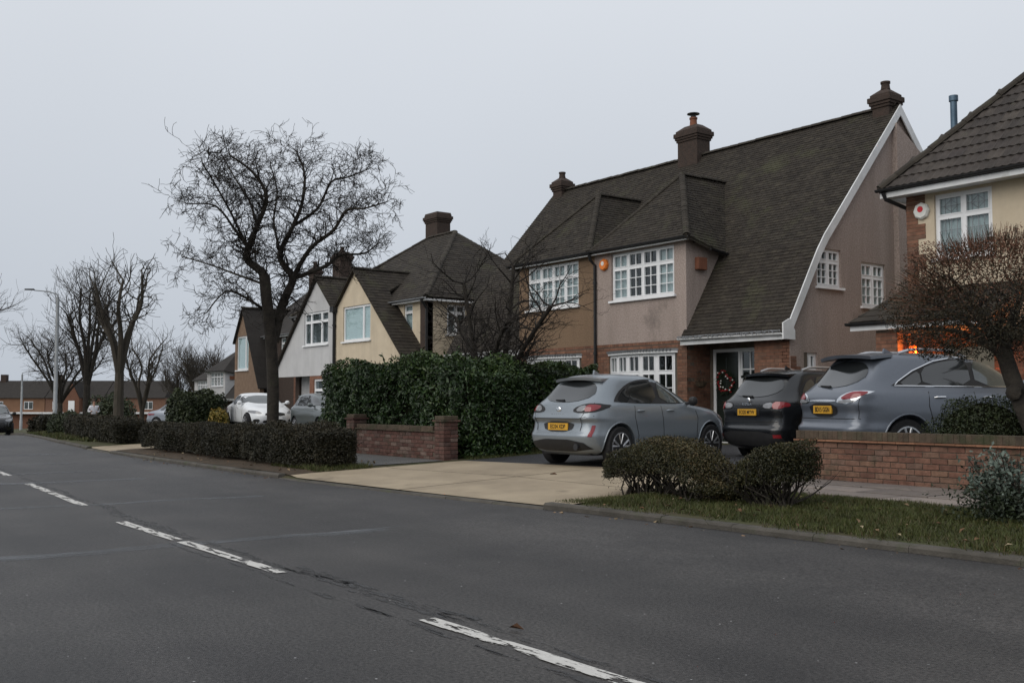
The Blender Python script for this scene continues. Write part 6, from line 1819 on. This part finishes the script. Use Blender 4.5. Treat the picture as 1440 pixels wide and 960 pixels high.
    # wheels
    for ya in pr['axles']:
        for sx in (-1, 1):
            whl = thing_part('wheel', h, (sx * .80, ya, wr))
            mb = MB(); tw_ = .105
            mb.lathe((0, 0, 0), (sx, 0, 0), [(wr * .70, -tw_), (wr * .94, -tw_), (wr, -tw_ * .7), (wr, tw_ * .7), (wr * .94, tw_), (wr * .70, tw_ * .95)], 30 if not low else 18)
            mb.build('tyre', 'rubber', whl, smooth=True, local=True)
            mb = MB()
            mb.lathe((0, 0, 0), (sx, 0, 0), [(wr * .72, tw_ * .5), (wr * .72, tw_ * .98), (wr * .66, tw_ * .98), (wr * .64, tw_ * .45)], 24)
            mb.lathe((0, 0, 0), (sx, 0, 0), [(wr * .17, tw_ * .4), (wr * .17, tw_ * .9), (wr * .08, tw_ * .92)], 12)
            for k in range(5):
                a = 2 * math.pi * k / 5 + .3
                for da in (-.16, .16):
                    c1, s1 = math.cos(a + da * .4), math.sin(a + da * .4); c2, s2 = math.cos(a + da * 1.5), math.sin(a + da * 1.5)
                    mb.tube([(sx * tw_ * .8, c1 * wr * .15, s1 * wr * .15), (sx * tw_ * .84, c2 * wr * .66, s2 * wr * .66)], [.022, .026], 5)
            mb.build('rim', rim, whl, local=True)
            mb = MB(); mb.lathe((0, 0, 0), (sx, 0, 0), [(wr * .66, tw_ * .1), (wr * .66, tw_ * .2), (.02, tw_ * .2)], 20); mb.build('brake_disc', 'rim_dark', whl, local=True)
    mb = MB(); mb.box(-.62, pr['axles'][0] - .5, .20, .62, pr['axles'][1] + .5, .3); mb.build('underbody', 'trim', h, local=True)
    if plate:
        txt, px_, pz, tilt = plate
        p, n = cast((px_, -3, pz), (0, 1, 0)); yp = p.y - .03
        mb = MB(); mb.box(px_ - .26, yp, pz - .057, px_ + .26, yp + .02, pz + .057)
        po = mb.build('number_plate', 'plate', bobj, local=True)
        text_mesh(txt, .098, 'ink', po, (px_, yp - .003, pz - .002), (R(90), 0, 0), .88)
    if front_plate:
        p, n = cast((0, 9, .48), (0, -1, 0)); mb = MB(); mb.box(-.26, p.y + .005, .43, .26, p.y + .02, .54); mb.build('number_plate', 'plate_white', bobj, local=True)
    if roof_rails:
        z = key[-1]
        for sg in (-1, 1):
            pts = []
            for k in range(13):
                t = k / 12; y = st['rail'][0] + (st['rail'][1] - st['rail'][0]) * t
                p, n = cast((sg * st['rail'][2], y, 5), (0, 0, -1))
                if p is not None: pts.append(p + Vector((0, 0, .015 + .055 * min(1, 5 * t, 5 * (1 - t)))))
            mb = MB(); mb.tube(pts, .022, 7); mb.build('roof_rail', st.get('rail_mat', 'rim'), bobj, smooth=True, local=True)
    if st.get('fin'):
        p, n = cast((0, st['fin'], 5), (0, 0, -1)); mb = MB()
        mb.slab([p + Vector((-.02, -.08, 0)), p + Vector((-.02, -.06, .07)), p + Vector((-.02, .10, .0))], (.04, 0, 0)); mb.build('aerial_fin', paint, bobj, local=True)
    if st.get('wiper'):
        a, b = st['wiper']; P = []
        for t in (0, .5, 1):
            u = (a[0] + (b[0] - a[0]) * t, a[1] + (b[1] - a[1]) * t); p, n = cast((u[0], -3, u[1]), (0, 1, 0)); P.append(p + Vector((0, -.025, 0)))
        mb = MB(); mb.tube(P, [.022, .014, .008], 5); mb.build('rear_wiper', 'trim', bobj, local=True)
    return h

def thing_part(name, parent, loc):
    o = bpy.data.objects.new(name, None); o.empty_display_size = .1; COL.objects.link(o); o.parent = parent; o.location = loc
    return o

HATCH = dict(spoiler=(.46, 1.475, .60, .42), fin=1.05, wiper=((.02, 1.09), (-.22, 1.10)),
    dlo=[(.66, 1.045), (2.98, 1.03), (2.62, 1.28), (2.28, 1.43), (1.8, 1.46), (1.3, 1.42), (.95, 1.29), (.72, 1.13)], side=[[(.74, 1.075), (1.10, 1.05), (1.10, 1.31), (.95, 1.24)], [(1.13, 1.05), (1.83, 1.045), (1.83, 1.43), (1.35, 1.40), (1.13, 1.33)], [(1.94, 1.045), (2.88, 1.05), (2.58, 1.26), (2.24, 1.40), (1.94, 1.43)]],
    front_glass='car_glass_clear', rear=[(-.64, 1.06), (.64, 1.06), (.53, 1.42), (-.53, 1.42)],
    back=[([(.40, .89), (.78, .885), (.86, .95), (.83, 1.04), (.60, 1.045), (.36, .96)], 'trim', 'lamp_surround'), ([(.44, .915), (.64, .91), (.64, 1.015), (.50, .995)], 'lamp_clear', 'tail_lamp'), ([(.63, .91), (.76, .91), (.825, .96), (.80, 1.02), (.63, 1.02)], 'lamp_red', 'tail_lamp'),
          ([(.735, .51), (.79, .51), (.80, .69), (.76, .69)], 'lamp_red', 'rear_reflector')],
    backc=[([(-.34, .58), (.34, .58), (.42, .75), (-.42, .75)], 'trim', 'plate_recess'), ([(-.80, .27), (.80, .27), (.62, .46), (-.62, .46)], 'trim', 'rear_diffuser')],
    backgaps=[[(-.80, .84), (-.56, .80), (.56, .80), (.80, .84)], [(-.72, 1.05), (-.60, .80), (-.56, .60)], [(.72, 1.05), (.60, .80), (.56, .60)]],
    sidelamp=[],
    gaps=[[(1.18, 1.0), (1.15, .82), (1.24, .52), (1.22, .33)], [(1.90, 1.0), (1.94, .6), (1.93, .33)], [(2.86, 1.02), (2.95, .8), (2.90, .40), (2.90, .33)], [(1.22, .33), (2.90, .33)]],
    handles=[(1.32, .92), (2.14, .92)], mirror=(2.70, 1.03), mirror_mat='trim', lip='paint_grey', sill='paint_grey',
    nose=[([(.50, .72), (.80, .74), (.78, .86), (.52, .82)], 'lamp_clear', 'headlamp')], nosec=[([(-.55, .42), (.55, .42), (.5, .70), (-.5, .70)], 'trim', 'grille')])
puma = car('grey hatchback with yellow plate parked on the drive, rear towards the road', 'hatch', 'paint_grey', (-13.10, 10.70, .185), R(-4), (.90, .90, 1.0), ('EO24 XDP', 0, .665, 0), HATCH, rim='rim')
mb = MB(); mb.lathe((.50, .03, .345), (0, -1, 0), [(.05, -.02), (.055, .03), (.04, .03)], 12); mb.build('exhaust', 'rim_dark', puma, local=True)
mb = MB(); mb.lathe((0, .085, .945), (0, -1, 0), [(.05, 0), (.05, .02), (.03, .03)], 14); bd_ = mb.build('badge', 'chrome', puma, local=True); bd_.scale = (1.3, 1, .8); bd_.location.z = .19
text_mesh('P U M A', .075, 'trim', puma, (0, .045, .845), (R(90), 0, 0), 1.3, 'model_lettering')
SUV = dict(spoiler=(.40, 1.60, .66, .45), fin=1.2, wiper=((.02, 1.17), (-.30, 1.19)),
    dlo=[(.64, 1.165), (3.28, 1.16), (2.95, 1.36), (2.5, 1.55), (1.9, 1.585), (1.3, 1.565), (.95, 1.50), (.74, 1.33)], side=[[(.74, 1.19), (1.14, 1.18), (1.14, 1.50), (.95, 1.45), (.82, 1.33)], [(1.18, 1.18), (2.06, 1.175), (2.06, 1.56), (1.5, 1.555), (1.18, 1.51)], [(2.16, 1.175), (3.18, 1.18), (2.88, 1.35), (2.47, 1.52), (2.16, 1.555)]],
    rear=[(-.68, 1.16), (.68, 1.16), (.58, 1.54), (-.58, 1.54)],
    back=[([(.42, .96), (.80, .93), (.88, 1.00), (.87, 1.08), (.62, 1.09), (.42, 1.05)], 'trim', 'lamp_surround'), ([(.43, .97), (.66, .955), (.66, 1.07), (.44, 1.04)], 'lamp_clear', 'tail_lamp'), ([(.66, .955), (.80, .945), (.875, 1.01), (.86, 1.07), (.66, 1.075)], 'lamp_red', 'tail_lamp'), ([(.70, .44), (.82, .44), (.82, .50), (.70, .50)], 'lamp_red', 'rear_reflector')],
    backc=[([(-.32, .80), (.32, .80), (.36, .98), (-.36, .98)], 'trim', 'plate_recess'), ([(-.85, .30), (.85, .30), (.80, .55), (-.80, .55)], 'trim', 'rear_diffuser')],
    backgaps=[[(-.82, .72), (.82, .72)], [(-.82, 1.10), (-.80, .72)], [(.82, 1.10), (.80, .72)]],
    sidelamp=[([(.16, .98), (.36, .99), (.34, 1.06), (.18, 1.07)], 'lamp_red', 'tail_lamp')],
    gaps=[[(1.30, 1.1), (1.28, .9), (1.38, .55), (1.36, .36)], [(2.10, 1.1), (2.14, .6), (2.12, .36)], [(3.12, 1.12), (3.2, .8), (3.15, .36)]],
    handles=[(1.48, 1.02), (2.35, 1.02)], mirror=(2.95, 1.15), rail=(1.0, 2.2, .58), lip='trim',
    nose=[([(.45, .82), (.84, .84), (.82, .96), (.5, .92)], 'lamp_clear', 'headlamp')], nosec=[([(-.6, .5), (.6, .5), (.55, .85), (-.55, .85)], 'trim', 'grille')])
kuga = car('black family SUV with yellow plate parked nose-in before the front door', 'suv', 'paint_black', (-11.88, 13.95, .22), R(6), (.86, .86, .96), ('EO20 MYW', 0, .89, 0), dict(SUV, rail_mat='rim'), roof_rails=True)
text_mesh('K U G A', .06, 'chrome', kuga, (0, .035, 1.035), (R(90), 0, 0), 1.2, 'model_lettering')
mb = MB(); mb.lathe((0, .10, 1.105), (0, -1, 0), [(.05, 0), (.05, .02), (.03, .03)], 14); mb.build('badge', 'chrome', kuga, local=True)
LEX = dict(SUV, spoiler=(.34, 1.63, .70, .5), spoiler_mat='paint_graphite',
    dlo=[(.66, 1.165), (3.28, 1.16), (2.95, 1.36), (2.5, 1.55), (1.9, 1.58), (1.5, 1.52), (1.1, 1.38), (.80, 1.23)], side=[[(.80, 1.185), (1.22, 1.18), (1.22, 1.40), (1.05, 1.33)], [(1.25, 1.18), (2.10, 1.175), (2.10, 1.555), (1.9, 1.555), (1.55, 1.51), (1.25, 1.415)], [(2.18, 1.175), (3.18, 1.18), (2.88, 1.35), (2.47, 1.52), (2.18, 1.555)]], front_glass='car_glass_clear',
    back=[([(.38, .93), (.74, .93), (.85, 1.05), (.86, 1.115), (.64, 1.10), (.42, 1.02)], 'chrome', 'lamp_surround'), ([(.46, .99), (.76, .995), (.85, 1.06), (.83, 1.105), (.64, 1.085)], 'lamp_red', 'tail_lamp'), ([(.42, .94), (.73, .94), (.79, .985), (.48, .98)], 'lamp_clear', 'tail_lamp'), ([(.72, .40), (.82, .40), (.82, .46), (.72, .46)], 'lamp_red', 'rear_reflector')],
    backc=[([(-.36, .74), (.36, .74), (.40, .94), (-.40, .94)], 'trim', 'plate_recess'), ([(-.38, .955), (.38, .955), (.36, .99), (-.36, .99)], 'chrome', 'chrome_garnish')],
    sidelamp=[],
    chrome_line=[(3.2, 1.165), (.74, 1.175), (.82, 1.24), (1.1, 1.39), (1.5, 1.53), (1.9, 1.59), (2.45, 1.56), (2.75, 1.45)], handle_mat='chrome', lip='paint_graphite', sill='trim')
lexus = car('graphite SUV with silver roof rails parked behind the right-hand garden wall', 'suv', 'paint_graphite', (-9.95, 13.42, .22), R(20), (.93, 1.04, 1.08), ('BD15 GGN', 0, .845, 0), LEX, roof_rails=True)
third = car('dark car squeezed between the black SUV and the graphite SUV', 'hatch', 'paint_black', (-10.62, 14.75, .28), R(10), (.86, .8, .92), ('LO17 KXD', .1, .68, 0), dict(HATCH, lip='paint_black', sill='trim'))
SAL = dict(side=[[(1.05, 1.0), (1.40, .985), (1.40, 1.28), (1.30, 1.22)], [(1.44, .985), (2.12, .98), (2.14, 1.33), (1.75, 1.345), (1.46, 1.29)], [(2.17, .98), (2.98, 1.0), (2.50, 1.28), (2.2, 1.33)]], rear=[(-.62, 1.02), (.62, 1.02), (.54, 1.32), (-.54, 1.32)], front=[(-.70, 1.02), (.70, 1.02), (.56, 1.33), (-.56, 1.33)],
    mirror=(2.85, 1.0), gaps=[[(1.42, .96), (1.5, .5), (1.48, .33)], [(2.15, .96), (2.18, .33)], [(3.05, .98), (3.08, .33)]], handles=[(1.6, .88), (2.4, .88)],
    nose=[([(.45, .62), (.80, .66), (.80, .78), (.5, .72)], 'lamp_clear', 'headlamp'), ([(.52, .34), (.72, .34), (.70, .44), (.54, .44)], 'trim', 'fog_lamp')], nosec=[([(-.38, .55), (.38, .55), (.34, .68), (-.34, .68)], 'trim', 'grille'), ([(-.45, .28), (.45, .28), (.4, .42), (-.4, .42)], 'trim', 'lower_grille')],
    back=[([(.5, .74), (.86, .74), (.86, .86), (.5, .84)], 'lamp_red', 'tail_lamp')])
car('white car parked behind the willow trunk, facing the road', 'saloon', 'paint_white', (-39.9, 16.3, .20), R(98), (1, 1, .98), None, SAL, front_plate=True)
car('grey-green SUV half hidden between the white car and the laurel hedge', 'suv', 'paint_green', (-31.4, 15.2, .20), R(99), (.95, .95, .80), None, dict(SUV, front=[(-.72, 1.16), (.72, 1.16), (.6, 1.52), (-.6, 1.52)]), low=True, detail=False)
car('silver-blue car parked beyond the farther hedge, only its upper half showing', 'saloon', 'paint_silver', (-50.9, 16.2, fall(-50) + .1), R(62), (1, 1, 1.0), None, SAL, low=True, detail=False)
car('dark car coming round the road bend at the left edge', 'hatch', 'paint_black', (-57.0, 9.95, fall(-55)), R(98), (1, 1, 1), None, dict(HATCH, lip='paint_black'), low=True, detail=False)
# ------------------------------------------------------------------ lamp posts, jogger, distant houses
def lamp_post(label, base, height, arm, seg=10):
    h = thing('street_lamp', label, 'street lamp', base, group=None)
    b = Vector(base); mb = MB()
    mb.tube([b - Vector((0, 0, .2)), b + Vector((0, 0, 1.2)), b + Vector((0, 0, 1.25)), b + Vector((0, 0, height))], [.15, .15, .12, .09], 10)
    mb.build('post', 'steel', h, smooth=True)
    a = Vector(arm); t = b + Vector((0, 0, height)); mb = MB()
    mb.tube([t - Vector((0, 0, .3)), t + Vector((0, 0, .15)), t + a * .25 + Vector((0, 0, .3)), t + a * .7 + Vector((0, 0, .36))], [.045, .045, .035, .03], 7)
    mb.build('arm', 'steel', h, smooth=True)
    e = t + a * .7 + Vector((0, 0, .36)); d = a.normalized(); n_ = Vector((-d.y, d.x, 0)); mb = MB()
    mb.add([e - n_ * .10 - d * .05, e + n_ * .10 - d * .05, e + n_ * .13 + d * .5, e - n_ * .13 + d * .5, e - n_ * .06 + Vector((0, 0, .09)), e + n_ * .06 + Vector((0, 0, .09)), e + n_ * .07 + d * .5 + Vector((0, 0, .07)), e - n_ * .07 + d * .5 + Vector((0, 0, .07))],
           [(0, 3, 2, 1), (4, 5, 6, 7), (0, 1, 5, 4), (1, 2, 6, 5), (2, 3, 7, 6), (3, 0, 4, 7)])
    mb.build('lantern', 'black_plastic', h)
    return h
lamp_post('tall grey street lamp column in front of the bare trees', (-64.1, 14.62, fall(-64)), 8.1, (-.55, -1.75, 0))
lamp_post('small distant street lamp in front of the brick houses', (-119.6, 23.9, fall(-119)), 6.1, (.8, 1.5, 0))

# jogger in a white top: one skinned body, clothing and hair as parts
def jogger(base, rz):
    h = thing('person', 'person in a white top and dark leggings jogging along the pavement', 'person', base, rz)
    J_ = {'pelvis': (0, 0, .95), 'waist': (0, .01, 1.10), 'chest': (0, .03, 1.32), 'neck': (0, .03, 1.47), 'headb': (0, .05, 1.55), 'head': (0, .055, 1.66), 'top': (0, .045, 1.74),
          'hipL': (-.10, 0, .92), 'kneeL': (-.11, .20, .54), 'ankL': (-.10, -.02, .16), 'toeL': (-.10, .12, .12), 'hipR': (.10, 0, .92), 'kneeR': (.11, .02, .48), 'ankR': (.10, -.10, .09), 'toeR': (.10, .05, .03),
          'shL': (-.18, .02, 1.40), 'elL': (-.25, -.14, 1.17), 'wrL': (-.15, .06, 1.12), 'haL': (-.11, .13, 1.14), 'shR': (.18, .02, 1.40), 'elR': (.25, -.10, 1.16), 'wrR': (.14, .10, 1.16), 'haR': (.10, .17, 1.19)}
    rad = dict(pelvis=(.135, .10), waist=(.12, .09), chest=(.15, .105), neck=(.055, .055), headb=(.06, .065), head=(.075, .09), top=(.055, .07), hipL=(.085, .085), hipR=(.085, .085), kneeL=(.058, .058), kneeR=(.058, .058), ankL=(.04, .04), ankR=(.04, .04), toeL=(.035, .03), toeR=(.035, .03), shL=(.06, .06), shR=(.06, .06), elL=(.045, .045), elR=(.045, .045), wrL=(.03, .03), wrR=(.03, .03), haL=(.035, .025), haR=(.035, .025))
    E_ = [('pelvis', 'waist'), ('waist', 'chest'), ('chest', 'neck'), ('neck', 'headb'), ('headb', 'head'), ('head', 'top'), ('pelvis', 'hipL'), ('hipL', 'kneeL'), ('kneeL', 'ankL'), ('ankL', 'toeL'), ('pelvis', 'hipR'), ('hipR', 'kneeR'), ('kneeR', 'ankR'), ('ankR', 'toeR'), ('chest', 'shL'), ('shL', 'elL'), ('elL', 'wrL'), ('wrL', 'haL'), ('chest', 'shR'), ('shR', 'elR'), ('elR', 'wrR'), ('wrR', 'haR')]
    def skin(name, keys, grow, mat, edges):
        idx = {k: i for i, k in enumerate(keys)}
        me = bpy.data.meshes.new(name); me.from_pydata([J_[k] for k in keys], [(idx[a], idx[b]) for a, b in edges], [])
        o = bpy.data.objects.new(name, me); COL.objects.link(o)
        md = o.modifiers.new('skin', 'SKIN'); 
        sv = me.skin_vertices[0].data if me.skin_vertices else None
        if sv is None:
            bm = bmesh.new(); bm.from_mesh(me); bm.verts.layers.skin.verify(); bm.to_mesh(me); bm.free(); sv = me.skin_vertices[0].data
        for k, i in idx.items(): sv[i].radius = (rad[k][0] + grow, rad[k][1] + grow); sv[i].use_root = (i == 0)
        o.modifiers.new('sub', 'SUBSURF').levels = 1
        dg = bpy.context.evaluated_depsgraph_get(); dg.update()
        m2 = bpy.data.meshes.new_from_object(o.evaluated_get(dg)); bpy.data.objects.remove(o)
        r_ = link(name, m2, mat, h); m2.shade_smooth(); return r_
    skin('body', list(J_), 0.0, 'skin', E_)
    up = ['pelvis', 'waist', 'chest', 'neck', 'shL', 'elL', 'wrL', 'shR', 'elR', 'wrR']
    skin('jacket', up, .018, 'cloth_white', [e for e in E_ if e[0] in up and e[1] in up])
    lo = ['pelvis', 'hipL', 'kneeL', 'ankL', 'hipR', 'kneeR', 'ankR']
    skin('leggings', lo, .010, 'cloth_dark', [e for e in E_ if e[0] in lo and e[1] in lo])
    mb = MB(); mb.lathe((0, .03, 1.68), ZV, [(.085, -.06), (.095, 0), (.09, .06), (.06, .10), (.01, .115)], 12); o = mb.build('hair', 'hair', h, smooth=True, local=True)
    for nm, mt, spots, r_ in (('eye', 'ink', ((-.03, .145, 1.665), (.03, .145, 1.665)), .009), ('nose', 'skin', ((0, .155, 1.64),), .014), ('mouth', 'red_mark', ((0, .143, 1.60),), .012), ('ear', 'skin', ((-.082, .05, 1.65), (.082, .05, 1.65)), .02)):
        for s_ in spots:
            mb = MB(); mb.lathe(s_, (0, 0, 1), [(.002, -r_), (r_ * .8, -r_ * .5), (r_, 0), (r_ * .8, r_ * .5), (.002, r_)], 8); mb.build(nm, mt, h, smooth=True, local=True)
    return h
jogger((-54.4, 14.25, fall(-54.4) - .02), R(-100))

bush('dark_shrubs', 'dark evergreen bushes behind the jogger and the knobbly tree', (-60.5, 16.8, -.1), (2.6, 1.4, 1.9), 5000, .16, 'leaf_bush')
# terrace of brick houses closing the view on the left
def terrace_house(label, c, ang, W, wallm, gap_win=True, gabled=False):
    """front faces local -y; ridge along local x"""
    h = thing('terraced_house', label, 'house', c, ang, group='brick terrace closing the view')
    Hh, D, Rg = 5.0, 7.0, 2.6
    U, N = Vector((1, 0, 0)), Vector((0, -1, 0))
    def loc(o): o.parent = h; return o
    mb = MB(); mb.box(-W / 2, 0, -1, W / 2, D, 2.75, .3); mb.build('lower_wall', 'brick_joined', h, local=True)
    mb = MB(); mb.box(-W / 2, -.02, 2.95, W / 2, D, Hh, .9); mb.build('wall', wallm, h, local=True)
    mb = MB(); mb.box(-W / 2, -.9, 2.70, W / 2, -.021, 2.95); mb.build('canopy', 'white_paint', h, local=True)
    mb = MB(); e = .3
    mb.add([(-W / 2, -e, Hh), (W / 2, -e, Hh), (W / 2, D / 2, Hh + Rg), (-W / 2, D / 2, Hh + Rg), (-W / 2, D + e, Hh), (W / 2, D + e, Hh)], [(0, 1, 2, 3), (3, 2, 5, 4), (0, 3, 4), (1, 5, 2)])
    if gabled:
        a, b = -1.2, 1.2
        mb.add([(a, -1.2, Hh), (b, -1.2, Hh), (0, -1.2, Hh + 2.4), (0, D / 2 - .2, Hh + 2.4), (a, 0, Hh), (b, 0, Hh)], [(0, 2, 3, 4), (1, 5, 3, 2)])
    rf = mb.build('roof', 'roof_flat', h, local=True)
    mb = MB(); mb.box(-W / 2 + .3, D / 2 - .4, Hh + Rg - .3, -W / 2 + 1.1, D / 2 + .4, Hh + Rg + .9); mb.build('chimney', 'chimney', rf, local=True)
    spots = [(-W * .3, 3.35, 1.3), (W * .22, 3.35, 1.3)]
    for x, z, w_ in spots:
        mb = MB(); mb.box(x - w_ / 2, -.06, z, x + w_ / 2, -.025, z + 1.15); wv = mb.build('window', 'upvc', h, local=True)
        for k in (0, 1):
            mb = MB(); mb.box(x - w_ / 2 + .07 + k * w_ / 2, -.075, z + .08, x - .04 + k * w_ / 2, -.061, z + 1.07); mb.build('pane', 'car_glass_clear', wv, local=True)
    if gabled:
        mb = MB(); mb.slab([(-1.1, -1.15, 0), (1.1, -1.15, 0), (1.1, -1.15, Hh), (0, -1.15, Hh + 2.2), (-1.1, -1.15, Hh)], (0, 1.1, 0)); mb.build('gable_wall', 'brick_joined', h, local=True)
        mb = MB(); mb.box(-.45, -1.2, 3.1, .45, -1.16, 4.6); mb.build('window', 'upvc', h, local=True)
    return h
tan_brick = pmat('orange_brick', (0.20, 0.112, 0.068), (0.165, 0.092, 0.056), rough=.9, scale=1.2, big=((0.2, 0.11, 0.07), .5, .58))
M['orange_brick'] = tan_brick
base0 = Vector((-163.2, 32.8, fall(-160) - .35)); dr = Vector((.60, .80, 0)); 
for k, (off, W, wm, gb, lab) in enumerate(((-9.5, 8.4, 'orange_brick', False, 'orange-brick terraced house at the far left edge with white canopy'), (-1.0, 8.4, 'orange_brick', False, 'orange-brick terraced house right behind the small distant street lamp'), (7.6, 8.6, 'brick_joined', True, 'dark brick terraced house with a projecting gable beside the tall lamp post'), (16.4, 8.8, 'brick_joined', False, 'dark terraced house behind the jogger and bare trunks'))):
    p = base0 + dr * off
    terrace_house(lab, p, math.atan2(dr.y, dr.x), W, wm, gabled=gb)
